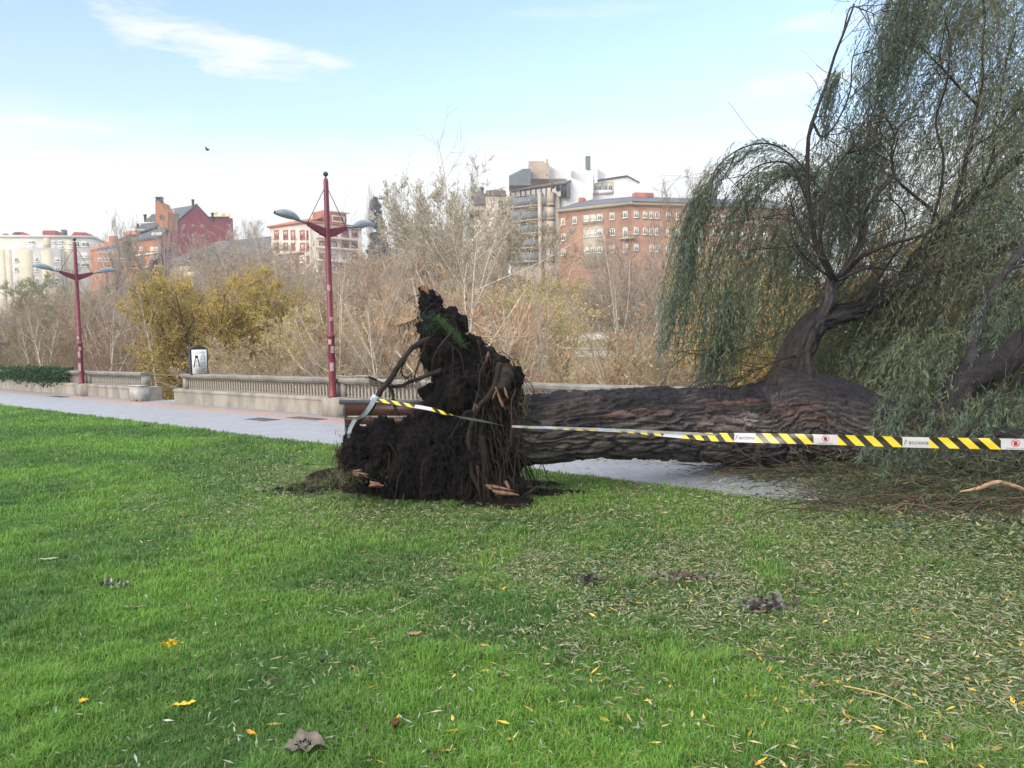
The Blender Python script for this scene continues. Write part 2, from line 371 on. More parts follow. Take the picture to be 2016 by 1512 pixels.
for s_, lab in ((S1, 'square concrete pier carrying the far red lamp'), (S2, 'square concrete pier carrying the near red lamp'), (S3, 'concrete pier of the balustrade beyond the fallen tree')):
    mb = MB().box(s_ - .25, s_ + .25, 10.50, 11.2, -.1, .40, fr=frs)
    mb.hexa([SN(s_ - .25, 10.50, .40), SN(s_ + .25, 10.50, .40), SN(s_ + .25, 11.2, .40), SN(s_ - .25, 11.2, .40),
             SN(s_ - .20, 10.55, .435), SN(s_ + .20, 10.55, .435), SN(s_ + .20, 11.15, .435), SN(s_ - .20, 11.15, .435)])
    tag(mb.build('pier', m_pier), lab, 'pier', 'piers of the riverside balustrade')
# gap: concrete block with notices, stair handrail, dry ground
m_cab = mat('cabinet_grey', (.40, .40, .37), .7, (.30, .29, .27), 5)
root = empty('utility_box', SN(-24.5, 10.55)); tag(root, 'pale grey utility box with a white notice at the end of the plinth', 'utility box')
mb = MB().box(-24.75, -24.12, 10.38, 10.716, 0, .46, fr=frs); mb.box(-24.77, -24.10, 10.36, 10.70, .46, .49, fr=frs); under(mb.build('housing', m_cab), root)
under(MB().box(-25.05, -24.83, 10.695, 10.715, .12, .36, fr=frs).build('notice', mat('notice_white', (.75, .75, .72), .5, (.5, .52, .55), 30)), root)
under(MB().box(-24.32, -24.2, 10.365, 10.378, .01, .05, fr=frs).build('vent', mat('vent_dark', (.03, .03, .03), .5)), root)
m_hand = mat('handrail_metal', (.20, .18, .15), .5, (.12, .10, .08), 10, metal=.3)
root = empty('stair_handrail', SN(-23.3, 11.1)); tag(root, 'thin brown handrail across the stair opening in the balustrade', 'handrail')
under(MB().tube([SN(-24.75, 11.0, .80), SN(-23.3, 11.0, .79), SN(-22.1, 11.0, .80)], .018, 6).build('top_bar', m_hand), root)
under(MB().tube([SN(-24.7, 11.05, .62), SN(-22.5, 11.1, .35)], .016, 6).build('sloping_bar', m_hand), root)
mb = MB()
for k in range(6): mb.box(-24.05, -22.55, 11.15 + .3 * k, 11.45 + .3 * k, -.6 - .16 * k, -.01 - .16 * k, fr=frs)
tag(mb.build('stone_stairs', m_stone), 'pale stone steps going down through the gap in the balustrade', 'stairs')

# ------------------------------------------------------------------ poster board on the rail
bw, bh = .50, .78
p = G(381, 737, H_TOP); sb, nb = sn_of(p)
yaw = math.atan2(EH[1], EH[0])
root = empty('notice_board', SN(sb, 10.93, H_TOP), 0); tag(root, 'black framed notice board with a white poster of a tower, standing on the balustrade', 'notice board')
cdir = nrm(np.array([.66, -.75, 0])); ex = np.array([-cdir[1], cdir[0], 0]) * -1
if ex[0] < 0: ex = -ex
O = SN(sb, 10.93, H_TOP)
def fb(a, b, c): return O + ex * a + cdir * (-b) + np.array([0, 0, c])
mb = MB(); prof = [(-bw / 2, 0), (bw / 2, 0), (bw / 2, bh * .9)] + [(bw / 2 * math.cos(a), bh * .9 + .09 * math.sin(a)) for a in np.linspace(.2, math.pi - .2, 7)] + [(-bw / 2, bh * .9)]
mb.prism([fb(a, 0, c) for a, c in prof], cdir * -.16); under(mb.build('casing', mat('board_black', (.022, .025, .03), .5, (.05, .05, .055), 8)), root)
m_white = mat('poster_white', (.78, .78, .78), .5); m_ink = mat('poster_ink', (.02, .02, .03), .6); m_grey = mat('poster_grey', (.25, .26, .28), .6)
mb = MB(); mb.box(-.205, .235 - .02, -.012, -.003, .01, .70, fr=fb, m=0)
def ink(x0, x1, z0, z1, m=1): mb.box(x0, x1, -.016, -.0125, z0, z1, fr=fb, m=m)
for x in (-.08, 0, .07): ink(x, x + .045, .655, .668, 2)
ink(-.15, .16, .60, .618, 2)
ink(-.12, -.035, .46, .54)
for sgn in (-1, 1):
    x = -.078 + sgn * .03; mb.hexa([fb(x - .012, -.012, .46), fb(x + .012, -.012, .46), fb(x + .012, -.016, .46), fb(x - .012, -.016, .46), fb(x + sgn * .055 - .014, -.012, .2), fb(x + sgn * .055 + .014, -.012, .2), fb(x + sgn * .055 + .014, -.016, .2), fb(x + sgn * .055 - .014, -.016, .2)], 1)
ink(-.095, -.06, .25, .265); ink(-.088, -.068, .33, .36, 2); ink(-.1, -.056, .395, .405)
for cz in (.48, .28):
    pts = [fb(.10 + .062 * math.cos(a), -.015, cz + .062 * math.sin(a)) for a in np.linspace(0, 2 * math.pi, 17)]; mb.tube(pts, .006, 4, m=2); ink(.075, .125, cz - .006, cz + .006, 2)
ink(.04, .046, .28, .48, 2); ink(.155, .161, .28, .48, 2)
ink(-.15, .17, .135, .15, 2); ink(-.10, .12, .075, .088, 2); ink(-.13, .14, .10, .108, 2)
under(mb.build('poster', [m_white, m_ink, m_grey]), root)

# ------------------------------------------------------------------ street lamps
m_red = mat('lamp_red_paint', (.175, .020, .038), .45, (.125, .016, .028), 5, bump=.1, bscale=60, spec=.5)
m_dome = mat('lamp_grey_shell', (.16, .21, .26), .3, (.11, .15, .19), 4, spec=.6); m_under = mat('lamp_glass', (.30, .35, .38), .15, spec=.7)
m_cable = mat('lamp_stay_steel', (.10, .07, .07), .5, metal=.5); m_ball = mat('finial_dark', (.035, .05, .06), .3)
m_stk = mat('sticker_paper', (.40, .36, .37), .7, (.28, .16, .19), 25)
def make_lamp(s_, label, seed):
    rg = np.random.default_rng(seed)
    root = empty('street_lamp', SN(s_, 10.63, .435), math.atan2(NH[1], NH[0])); tag(root, label, 'street lamp', 'twin armed red street lamps on the balustrade')
    root.scale = (1, 1, .965)     # local x = outward (n), y = along, z up
    def part(mb, name, m, par=root, sm=False): return mb.build(name, m, par, sm)
    mb = MB(); mb.rev([(0, 0), (.105, 0), (.105, .03), (.09, .05), (.084, .3), (.078, 1.38), (.088, 1.40), (.098, 1.42), (.098, 1.47), (.085, 1.49), (.070, 1.52), (.064, 3.6), (.056, 5.05), (.040, 5.10), (.018, 5.13), (.014, 5.16), (0, 5.16)], (0, 0, 0), 14)
    pole = part(mb, 'pole', m_red, sm=True)
    mb = MB(); mb.rev([(.001, -.06), (.035, -.05), (.056, -.02), (.06, 0), (.052, .03), (.03, .052), (.001, .06)], (0, 0, 5.21), 12); part(mb, 'finial', m_ball, sm=True)
    for sg in (-1, 1):
        mb = MB()
        prof = [(.05, 3.76), (.05, 3.93), (.50, 4.05), (.55, 4.04), (.53, 3.985), (.32, 3.87)]
        mb.prism([(sg * a, -.028, c) for a, c in prof], (0, .056, 0)); mb.box(min(sg * .05, sg * 1.0), max(sg * .05, sg * 1.0), -.04, .04, 4.0, 4.0005)
        mb.v = mb.v[:-1]; mb.c = mb.c[:-1]; mb.n -= 8; mb.q = mb.q[:-1]
        # flanges
        mb.tube([(sg * .05, 0, 3.93), (sg * .53, 0, 4.045)], .028, 6); mb.tube([(sg * .05, 0, 3.76), (sg * .32, 0, 3.875), (sg * .53, 0, 3.99)], .024, 6)
        arm = part(mb, 'arm', m_red)
        part(MB().tube([(sg * .055, 0, 4.86), (sg * .50, 0, 4.07)], .009, 5), 'stay', m_cable)
        # luminaire, tilted upward a little
        a0 = np.array([sg * .57, 0, 4.035]); ax = nrm(np.array([sg * 1.0, 0, .16])); upv = np.array([-sg * .16, 0, 1.0]); upv /= np.linalg.norm(upv)
        mb = MB().tube([a0 - ax * .05, a0 + ax * .26], [.030, .030], 8); head = part(mb, 'bracket', m_dome)
        mb = MB(); us = np.linspace(0, 1, 15); vs = np.linspace(0, math.pi, 11); Vv = []
        for u in us:
            w = .15 * (math.sin(math.pi * min(1, u * .93 + .03)) ** .6) * (1 - .12 * (1 - u)); w = max(w, .012); h = .165 * (math.sin(math.pi * min(1, u * .85 + .07)) ** .8)
            for a in vs: Vv.append(a0 + ax * (.16 + .62 * u) + np.array([0, 1, 0]) * w * math.cos(a) + upv * (h * math.sin(a)))
        i, j = np.meshgrid(np.arange(14), np.arange(10), indexing='ij'); f_ = np.stack([i * 11 + j, i * 11 + j + 1, (i + 1) * 11 + j + 1, (i + 1) * 11 + j], -1).reshape(-1, 4)
        mb.add(Vv, f_); shell = part(mb, 'lamp_head', m_dome, sm=True)
        mb = MB(); Vv = []
        for u in us:
            w = .15 * (math.sin(math.pi * min(1, u * .93 + .03)) ** .6) * (1 - .12 * (1 - u)); w = max(w, .012)
            for a in np.linspace(-1, 1, 7): Vv.append(a0 + ax * (.16 + .62 * u) + np.array([0, 1, 0]) * w * a - upv * (.03 * (1 - a * a) * math.sin(math.pi * u)))
        i, j = np.meshgrid(np.arange(14), np.arange(6), indexing='ij'); f_ = np.stack([i * 7 + j, i * 7 + j + 1, (i + 1) * 7 + j + 1, (i + 1) * 7 + j], -1).reshape(-1, 4)
        mb.add(Vv, f_); mb.build('lens', m_under, shell, True)
    for k, (z, h) in enumerate(((.62, .2), (1.05, .16), (1.25, .12), (1.8, .09), (2.5, .14)) if seed == 1 else ((.45, .3), (.95, .22), (1.2, .14), (1.62, .1))):
        a0 = -math.pi / 2 - .72 + rg.uniform(-.5, .5); r = .0655 + (.0175 if z < 1.4 else .0025) ; r += .001
        r = np.interp(z, [0, .3, 1.38, 1.53, 3.6], [.09, .0855, .0795, .0715, .0655])
        aa = np.linspace(a0 - .55, a0 + .55, 7); bot = [(r * math.cos(a), r * math.sin(a), z) for a in aa]; top = [(r * math.cos(a), r * math.sin(a), z + h) for a in aa]
        part(MB().add(bot + top, [[i, i + 1, i + 8, i + 7] for i in range(6)]), 'sticker', m_stk)
    return root
make_lamp(S2, 'taller looking red street lamp with two grey heads, close beside the root plate', 1)
make_lamp(S1, 'red street lamp with two grey heads farther along the balustrade, before the cream apartments', 2)

# ------------------------------------------------------------------ bench behind the root plate
m_bw = mat('bench_wood', (.055, .022, .017), .45, (.035, .014, .011), 9, stretch=(1, 1, 6)); m_bi = mat('bench_iron', (.05, .052, .06), .4, (.035, .035, .04), 20, spec=.5)
b0 = P(674, 868, 12.35); b0[2] = 0
root = empty('park_bench', (b0[0], b0[1], 0), R_(-12)); tag(root, 'dark wooden park bench with rounded top rail, half buried behind the root plate', 'bench')
BL = 1.9
mb = MB().tube([(-.02, 0, .72), (BL, 0, .72)], .042, 10); mb.build('top_rail', m_bi, root, True)
mb = MB(); mb.hexa([(.05, .012, .50), (BL - .05, .012, .50), (BL - .05, .045, .50), (.05, .045, .50), (.05, -.022, .69), (BL - .05, -.022, .69), (BL - .05, .016, .69), (.05, .016, .69)])
mb.hexa([(.05, .03, .36), (BL - .05, .03, .36), (BL - .05, .06, .36), (.05, .06, .36), (.05, .014, .475), (BL - .05, .014, .475), (BL - .05, .044, .475), (.05, .044, .475)])
mb.build('backrest', m_bw, root)
mb = MB()
for k in range(4): mb.box(.04, BL - .04, .09 + k * .115, .19 + k * .115, .40, .435)
mb.build('seat', m_bw, root)
for x in (.05, BL - .05):
    mb = MB().tube([(x, 0, .72), (x, .02, .55), (x, .07, .40), (x, .05, .2), (x, -.02, 0)], [.032, .03, .032, .028, .036], 8); mb.tube([(x, .07, .38), (x, .5, .40), (x, .54, .3), (x, .52, 0)], [.026, .024, .024, .034], 8)
    mb.build('leg', m_bi, root, True)
# ================================================================== BUILDINGS ACROSS THE RIVER
class Fac:
    def __init__(s, A, B):
        s.A = np.array(A[:2], float); s.B = np.array(B[:2], float); e = s.B - s.A; s.L = np.linalg.norm(e); s.e = e / s.L
        n = np.array([-s.e[1], s.e[0]])
        if n.dot(-s.A) < 0: n = -n
        s.n = n
    def uv(s, px, py):
        r = ray(px, py); t = s.A.dot(s.n) / (r[0] * s.n[0] + r[1] * s.n[1]); p = CAM + r * t
        return (p[:2] - s.A).dot(s.e), p[2]
    def P(s, u, o, z):
        p = s.A + s.e * u + s.n * o; return np.array([p[0], p[1], z])
    def box(s, mb, u0, u1, z0, z1, o0, o1, m=0): mb.box(u0, u1, o0, o1, z0, z1, m, fr=s.P)
    def rect(s, x0, y0, x1, y1):
        ym = (y0 + y1) / 2; xm = (x0 + x1) / 2
        u0, u1 = s.uv(x0, ym)[0], s.uv(x1, ym)[0]; z1, z0 = s.uv(xm, y0)[1], s.uv(xm, y1)[1]
        return min(u0, u1), max(u0, u1), z0, z1
    def poly(s, mb, pts, o0, o1, m=0):
        q = [s.uv(*p) for p in pts]; mb.prism([s.P(u, o1, z) for u, z in q], np.array([s.n[0], s.n[1], 0]) * (o0 - o1), m)
def xy_at(px, d): r = ray(px, 600); return (CAM + r * d)[:2]
def xy_z(px, py, z): r = ray(px, py); return (CAM + r * ((z - CZ) / r[2]))[:2]

m_glass = mat('window_glass', (.05, .06, .07), .12, (.12, .13, .15), .15, spec=.7); m_blind = mat('window_blind', (.62, .60, .55), .8)
m_frame_w = mat('window_frame_white', (.7, .7, .68), .6); m_frame_r = mat('window_frame_red', (.38, .10, .07), .7)
m_slate = mat('slate_roof', (.060, .066, .085), .6, (.085, .09, .11), .5, bump=.2, bscale=3)
m_dark = mat('dark_metal', (.04, .04, .045), .5)
wr = np.random.default_rng(3)
def window(fac, rc, root, fm, name='window', fw_=.14, blind=None, proud=.06, cross=True):
    u0, u1, z0, z1 = rc; mb = MB(); o = proud
    fac.box(mb, u0, u1, z1 - fw_, z1, .002, o); fac.box(mb, u0 - .08, u1 + .08, z0 - .05, z0 + fw_, .002, o + .08)
    fac.box(mb, u0, u0 + fw_, z0 + fw_ + .002, z1 - fw_ - .002, .002, o); fac.box(mb, u1 - fw_, u1, z0 + fw_ + .002, z1 - fw_ - .002, .002, o)
    if cross: fac.box(mb, (u0 + u1) / 2 - .05, (u0 + u1) / 2 + .05, z0 + fw_ + .002, z1 - fw_ - .002, .002, o - .02)
    w = under(mb.build(name, fm), root)
    b = wr.choice([0, .25, .5, 1.0], p=[.25, .3, .25, .2]) if blind is None else blind
    mb = MB(); zs = z1 - fw_ - (z1 - z0 - 2 * fw_) * b
    if b < 1: fac.box(mb, u0 + fw_, u1 - fw_, z0 + fw_, zs, .001, .02, 0)
    if b > 0: fac.box(mb, u0 + fw_, u1 - fw_, zs, z1 - fw_, .001, .032, 1)
    q = mb.build('pane', [m_glass, m_blind]); q.parent = w; q.matrix_parent_inverse = w.matrix_parent_inverse.copy(); q.matrix_parent_inverse = root_inv(root)
    q.matrix_parent_inverse = Matrix.Identity(4)
    return w
def root_inv(root): return Matrix.LocRotScale(root.location, root.rotation_euler, None).inverted()
def part(mb, name, m, root, smooth=False): return under(mb.build(name, m, smooth=smooth), root)
def sub(mb, name, m, par, smooth=False):
    o = mb.build(name, m, smooth=smooth); o.parent = par; return o    # par keeps world-space coordinates
BASE = 2.0

# ---- far left: cream apartment block with red rooftop huts
m_cream = mat('cream_render', (.58, .55, .50), .9, (.50, .47, .42), .25, bump=.1, bscale=4); m_yel = mat('yellow_brick_strip', (.56, .49, .36), .9, (.50, .43, .31), .5)
m_rhut = mat('red_roof_hut', (.33, .035, .035), .7, (.25, .03, .03), .8)
zt = 38.0
A = xy_z(-46, 467, zt); B = xy_z(184, 469, zt)
root = empty('apartment_block', (A[0], A[1], BASE)); tag(root, 'cream apartment block with yellow strips and three red rooftop huts, farthest along the skyline', 'building')
fc = Fac(A, B); mb = MB(); fc.box(mb, 0, fc.L, BASE, zt, -12, 0); fc.box(mb, -.3, fc.L + .3, zt, zt + .8, -12.3, .3)
u_, z_ = fc.uv(122, 491); lo = z_; fc.box(mb, 0, u_, BASE, lo, .01, 5)
part(mb, 'wall', m_cream, root)
front = Fac(fc.P(0, 5.0, 0), fc.P(u_, 5.0, 0)); mb = MB()
for x0, x1 in ((-30, -8), (3, 12), (14, 25), (39, 67), (84, 106), (128, 146)):
    f2 = front if x1 < 123 else fc; r_ = f2.rect(x0, 492 if x1 < 123 else 471, x1, 600); f2.box(mb, r_[0], r_[1], BASE, min(r_[3], lo - .3) if x1 < 123 else r_[3], .004, .03)
r_ = fc.rect(86, 468, 99, 490); fc.box(mb, r_[0], r_[1], r_[2], r_[3], .004, .25)
part(mb, 'brick_strip', m_yel, root)
for x0, x1 in ((28, 37), (69, 77), (108, 119)):
    for y in (507, 526, 546, 566): window(front, front.rect(x0, y, x1, y + 9), root, m_frame_w, fw_=.25)
for x0, x1 in ((55, 70), (100, 113), (114, 128), (132, 146)):
    for y in (474, 484): window(fc, fc.rect(x0, y, x1, y + 6), root, m_frame_w, fw_=.25)
for x0, x1 in ((146, 158), (160, 178)):
    for y in (475, 497, 515): window(fc, fc.rect(x0, y, x1, y + 11), root, m_frame_w, fw_=.25)
for pts in (((18, 466), (18, 459), (24, 455), (40, 455), (58, 463), (58, 466)), ((79, 466), (79, 452), (106, 452), (106, 466)), ((128, 467), (136, 462), (142, 455), (166, 456), (170, 460), (170, 468))):
    mb = MB(); q = [fc.uv(*p) for p in pts]; q = [(u, max(z, zt + .8)) for u, z in q]; mb.prism([fc.P(u, -2, z) for u, z in q], np.array([*fc.n, 0]) * -6); part(mb, 'roof_hut', m_rhut, root)
for x, y in ((122, 458), (6, 466), (28, 463), (172, 467)):
    u, z = fc.uv(x, y); mb = MB(); fc.box(mb, u - .7, u + .7, zt + .8, z + 1.2, -3, -1.6); part(mb, 'chimney', m_dark, root)

# ---- low house with orange and slate roofs
m_orange = mat('orange_brick', (.40, .17, .08), .9, (.33, .13, .065), .7); m_tile = mat('orange_tile', (.40, .15, .075), .85, (.32, .11, .06), .6)
zt = 32.0; A = xy_z(176, 491, zt); B = xy_z(262, 484, zt)
root = empty('brick_house', (A[0], A[1], BASE)); tag(root, 'orange brick house with slate roof beside a tiled gable, next to the cream apartments', 'building')
fc = Fac(A, B); mb = MB(); fc.box(mb, 0, fc.L, BASE, zt, -14, 0); part(mb, 'wall', m_orange, root)
mb = MB(); q = [fc.uv(*p) for p in ((192, 489), (222, 462), (262, 456), (262, 487))]; mb.prism([fc.P(q[0][0], .3, zt + .05), fc.P(q[1][0], -9, q[1][1]), fc.P(q[2][0], -9, q[2][1]), fc.P(q[3][0], .3, zt + .05)], (0, 0, -.4)); part(mb, 'roof', m_slate, root)
mb = MB(); q = [fc.uv(*p) for p in ((178, 490), (184, 474), (206, 462), (224, 461), (192, 490))]; mb.prism([fc.P(q[0][0], .2, zt), fc.P(q[1][0], -4, q[1][1]), fc.P(q[2][0], -9.3, q[2][1]), fc.P(q[3][0], -9.3, q[3][1]), fc.P(q[4][0], .2, zt)], (0, 0, -.4)); part(mb, 'tiled_roof', m_tile, root)
mb = MB(); r_ = fc.rect(190, 484, 201, 465); u, z = fc.uv(194, 465); fc.box(mb, u - 1, u + 1.4, z - 4, z + .6, -6, -4.5); part(mb, 'chimney', m_tile, root)
for y in (489, 507):
    for x in np.arange(193, 246, 7.4): window(fc, fc.rect(x, y, x + 6.6, y + 8), root, m_frame_w, fw_=.18, blind=wr.choice([0, .4]))

# ---- red gabled building with orange tower
m_redw = mat('crimson_render', (.30, .048, .068), .9, (.25, .04, .055), .5); m_cap = mat('zinc_cap', (.13, .14, .15), .4, metal=.5)
zt = 29.0; C_ = xy_z(317, 465, zt); Lf = xy_z(246, 475, zt); Rg = xy_at(458, 203)
root = empty('gabled_building', (C_[0], C_[1], BASE)); tag(root, 'crimson gabled building with slate roof, orange chimney tower and yellow satellite dishes', 'building')
gw = Fac(C_, Rg); lf = Fac(Lf, C_)
pts = [gw.uv(*p) for p in ((387, 402.6), (410, 429), (457, 429.5))]
gu = [(0, BASE), (0, zt), pts[0], pts[1], pts[2], (gw.L, BASE)]
mb = MB(); mb.prism([gw.P(u, 0, z) for u, z in gu], np.array([*gw.n, 0]) * -.5); part(mb, 'gable_wall', m_redw, root)
mb = MB(); lf.box(mb, 0, lf.L - .02, BASE, zt, -9, 0); part(mb, 'wall', m_orange, root)
V3 = lambda xy, z: np.array([xy[0], xy[1], z])
apx = gw.P(pts[0][0], -.2, pts[0][1]); Lvec = V3(Lf, 0) - V3(C_, 0)
mb = MB(); a, b_, c_, d_ = V3(C_, zt) + np.array([*lf.n, 0]) * .3, V3(Lf, zt) + np.array([*lf.n, 0]) * .3, apx + Lvec * .96, apx
mb.prism([a, b_, c_, d_], (0, 0, -.5)); e_ = gw.P(pts[1][0], -.2, pts[1][1]); mb.prism([d_, c_, e_ + Lvec * .96, e_], (0, 0, -.5)); part(mb, 'roof', m_slate, root)
mb = MB(); g0 = gw.P(gw.L, 0, 0); mb.hexa([gw.P(gw.L + .02, -.5, BASE), gw.P(gw.L + 1.2, -.5, BASE), gw.P(gw.L + 1.2, -9, BASE), gw.P(gw.L + .02, -9, BASE), gw.P(gw.L + .02, -.5, pts[2][1]), gw.P(gw.L + 1.2, -.5, pts[2][1]), gw.P(gw.L + 1.2, -9, pts[2][1]), gw.P(gw.L + .02, -9, pts[2][1])]); part(mb, 'side_wall', m_cap, root)
mb = MB(); mb.tube([gw.P(0, .1, zt + .1), gw.P(pts[0][0], .1, pts[0][1] + .1), gw.P(pts[1][0], .1, pts[1][1] + .15), gw.P(gw.L, .1, pts[2][1] + .15)], .22, 4); part(mb, 'roof_trim', m_dark, root)
m_patch = mat('grey_patch', (.30, .20, .21), .9)
for x, y in ((362, 445), (380, 445.5), (399, 446)):
    for dy in (0, 19): r_ = gw.rect(x - 2.6, y - 3.6 + dy, x + 2.6, y + 4 + dy); mb = MB(); gw.box(mb, *r_[:2], *r_[2:], .003, .05); part(mb, 'blind_window', m_patch, root)
def fac_at(px0, px1, d): return Fac(xy_at(px0, d), xy_at(px1, d))
tw = fac_at(300, 340, 181.5)
mb = MB(); tw.poly(mb, ((305.8, 397), (315.5, 397), (318.5, 406), (325, 416), (330.5, 417), (330.5, 450), (314, 447), (313, 442), (306, 442)), 0, -5); part(mb, 'chimney_tower', m_orange, root)
mb = MB(); u, z = tw.uv(310.8, 397); tw.box(mb, u - .75, u + .75, z, z + .25, -1.6, -.2); tw.box(mb, u - .7, u - .5, z + .25, z + .95, -1.4, -.4); tw.box(mb, u - .1, u + .1, z + .25, z + .95, -1.4, -.4); tw.box(mb, u + .5, u + .7, z + .25, z + .95, -1.4, -.4); tw.box(mb, u - .75, u + .75, z + .95, z + 1.2, -1.6, -.2); part(mb, 'tower_cap', m_cap, root)
u, z = tw.uv(318.7, 427.5); mb = MB().rev([(.0, .02), (.42, .02)], tw.P(u, 0, z), 16, 0, ax=(*tw.n, 0)); mb.rev([(.42, .0), (.42, .12), (.6, .12), (.6, 0)], tw.P(u, 0, z), 16, 1, ax=(*tw.n, 0)); part(mb, 'round_window', [m_glass, m_cap], root)
mb = MB(); l2 = fac_at(262, 320, 186); mb.prism([l2.P(*(lambda q: (q[0], 3, q[1]))(l2.uv(246, 474))), l2.P(*(lambda q: (q[0], 0, q[1]))(l2.uv(262, 457))), l2.P(*(lambda q: (q[0], -1, q[1]))(l2.uv(296, 420))), l2.P(*(lambda q: (q[0], -1, q[1]))(l2.uv(310, 420))), l2.P(*(lambda q: (q[0], 1.0, q[1]))(l2.uv(312, 448)))], (0, .5, -.4)); part(mb, 'lower_roof', m_slate, root)
mb = MB()
for x0, y0, x1, y1 in ((276, 443, 313, 440), (262, 457, 294, 453)): l2.box(mb, l2.uv(x0, y0)[0], l2.uv(x1, y1)[0], l2.uv(x0, y0)[1] - .1, l2.uv(x0, y0)[1] + .25, 2.2, 2.6)
part(mb, 'gutter', m_frame_w, root)
mb = MB(); u0_, z0_ = l2.uv(261, 462); u1_, z1_ = l2.uv(289, 460); mb.hexa([l2.P(u0_, 4.6, z0_ - .7), l2.P(u1_, 4.6, z0_ - .7), l2.P(u1_, 4.6, z0_ - .6), l2.P(u0_, 4.6, z0_ - .6), l2.P(u0_, 3, z0_ + .2), l2.P(u1_, 3, z0_ + .2), l2.P(u1_, 3, z0_ + .3), l2.P(u0_, 3, z0_ + .3)]); part(mb, 'awning', mat('awning_coral', (.6, .16, .09), .8), root)
l3 = fac_at(296, 322, 184)
for k in range(4):
    mb = MB(); l3.poly(mb, ((298 + k * 5.2, 463), (302 + k * 5.2, 463), (304.5 + k * 5.2, 457.5), (300.5 + k * 5.2, 457.5)), .2, -.1); part(mb, 'skylight', m_frame_w, root)
for x0, x1 in ((249, 256), (262, 269), (275, 281), (296, 303), (305, 312)):
    for y in (486, 502): window(lf, lf.rect(x0, y, x1, y + 8), root, m_frame_w, fw_=.15)
mb = MB(); lf.box(mb, 0, lf.L, zt - 4.2, zt - 3.8, .002, .3); lf.box(mb, 0, lf.L, zt - 7.4, zt - 7.0, .002, .3); part(mb, 'string_course', m_frame_w, root)
m_dish = mat('dish_yellow', (.60, .36, .09), .6); m_dishw = mat('dish_white', (.7, .7, .7), .5)
def dish(px, py, d, r, m, ax, zb):
    c = P(px, py, d); mb = MB(); mb.rev([(0, -.22 * r), (.5 * r, -.16 * r), (.85 * r, -.05 * r), (r, .05 * r), (.84 * r, -.02 * r), (0, -.18 * r)], c, 14, 0, ax=ax); mb.tube([c, [c[0], c[1], zb]], .06, 5); return part(mb, 'satellite_dish', m, root, True)
zr = pts[1][1]
dish(426, 421, 199, .62, m_dish, (-.3, -1, .5), zr); dish(441, 423, 200.5, .62, m_dish, (.1, -1, .6), zr); dish(451.5, 424, 201.5, .6, m_dish, (-.6, -.8, .5), zr); dish(341.5, 414.5, 184, .34, m_dishw, (-.2, -1, .2), 33)
for x, y, d, h in ((286, 428, 188, 1.1), (271.6, 443, 190, 1.1), (349.6, 428, 186, 1.2), (418.6, 425, 199, 1.2), (380, 399, 196, 1.2)):
    c = P(x, y + 3, d); mb = MB().rev([(.32, -1.5), (.32, h * .7), (.42, h * .72), (.42, h), (0, h)], c, 8); part(mb, 'chimney', m_dark, root)

# ---- long slate roof building in front of it
m_ochre = mat('ochre_render', (.55, .47, .30), .9, (.45, .38, .25), .4)
zt = 15.2; A = xy_z(334, 517, zt); B = xy_z(532, 512, zt)
root = empty('slate_roof_house', (A[0], A[1], BASE)); tag(root, 'long ochre house with broad grey slate roof and small dormers, before the crimson gable', 'building')
fc = Fac(A, B); mb = MB(); fc.box(mb, 0, fc.L, BASE, zt, -10, 0); fc.box(mb, -.2, fc.L + .2, zt - .4, zt + .1, .01, .45); part(mb, 'wall', m_ochre, root)
mb = MB(); q = [fc.uv(*p) for p in ((330, 517), (398, 470), (430, 463.5), (508, 455), (532, 512))]
mb.prism([fc.P(q[0][0], .5, zt + .1), fc.P(q[1][0], -5, q[1][1]), fc.P(q[2][0], -6, q[2][1]), fc.P(q[3][0], -6, q[3][1]), fc.P(q[4][0], .5, zt + .1)], (0, 0, -.4)); part(mb, 'roof', m_slate, root)
mb = MB(); fc.poly(mb, ((393, 477), (393, 468.5), (417, 465), (410, 470)), -5.5, -7); part(mb, 'gable', m_ochre, root)
for x in (370, 386, 404, 424, 450, 478):
    mb = MB(); r_ = fc.rect(x - 5, 501, x + 4, 513); fc.box(mb, *r_, -3, -.2); f2 = Fac(fc.P(0, -.19, 0), fc.P(fc.L, -.19, 0)); d_ = part(mb, 'dormer', m_slate, root); mb = MB(); f2.box(mb, r_[0] + .15, r_[1] - .15, r_[2] + .1, r_[3] - .15, 0.01, .05); sub(mb, 'pane', m_glass, d_)
for x in np.arange(342, 520, 13): window(fc, fc.rect(x, 522, x + 6, 532), root, m_frame_w, fw_=.1)

# ---- white and red-brick apartment building
m_wr = mat('warm_white_render', (.66, .58, .52), .9, (.56, .49, .43), .4); m_rb = mat('red_brick', (.36, .13, .09), .9, (.28, .10, .07), .8)
zt = 29.8; A = xy_z(531, 449, zt); B = xy_at(617, 180); Bz = xy_z(712, 449.5, zt)
root = empty('apartment_building', (A[0], A[1], BASE)); tag(root, 'white apartment building with red window surrounds and red rooftop box, behind the near lamp', 'building')
f1 = Fac(A, B); f2 = Fac(B, Bz)
mb = MB(); f1.box(mb, 0, f1.L - .02, BASE, zt, -10, 0); f2.box(mb, 0, f2.L, BASE, zt, -10, 0); part(mb, 'wall', m_wr, root)
mb = MB(); f1.box(mb, -.4, f1.L + .3, zt, zt + .45, -10, .5); f2.box(mb, -.2, f2.L + .4, zt + .0, zt + .45, -10, .55); mb.prism([f1.P(0, .3, zt + .46), f1.P(4, -5, zt + 2.1), f1.P(f1.L - 1, -5, zt + 2.1), f1.P(f1.L, .3, zt + .46)], (0, 0, -.3)); part(mb, 'roof', m_tile, root)
mb = MB(); r_ = f2.rect(643.5, 415, 687, 449); f2.box(mb, r_[0], r_[1], zt + .46, r_[3], -6, -1); part(mb, 'roof_box', m_rb, root)
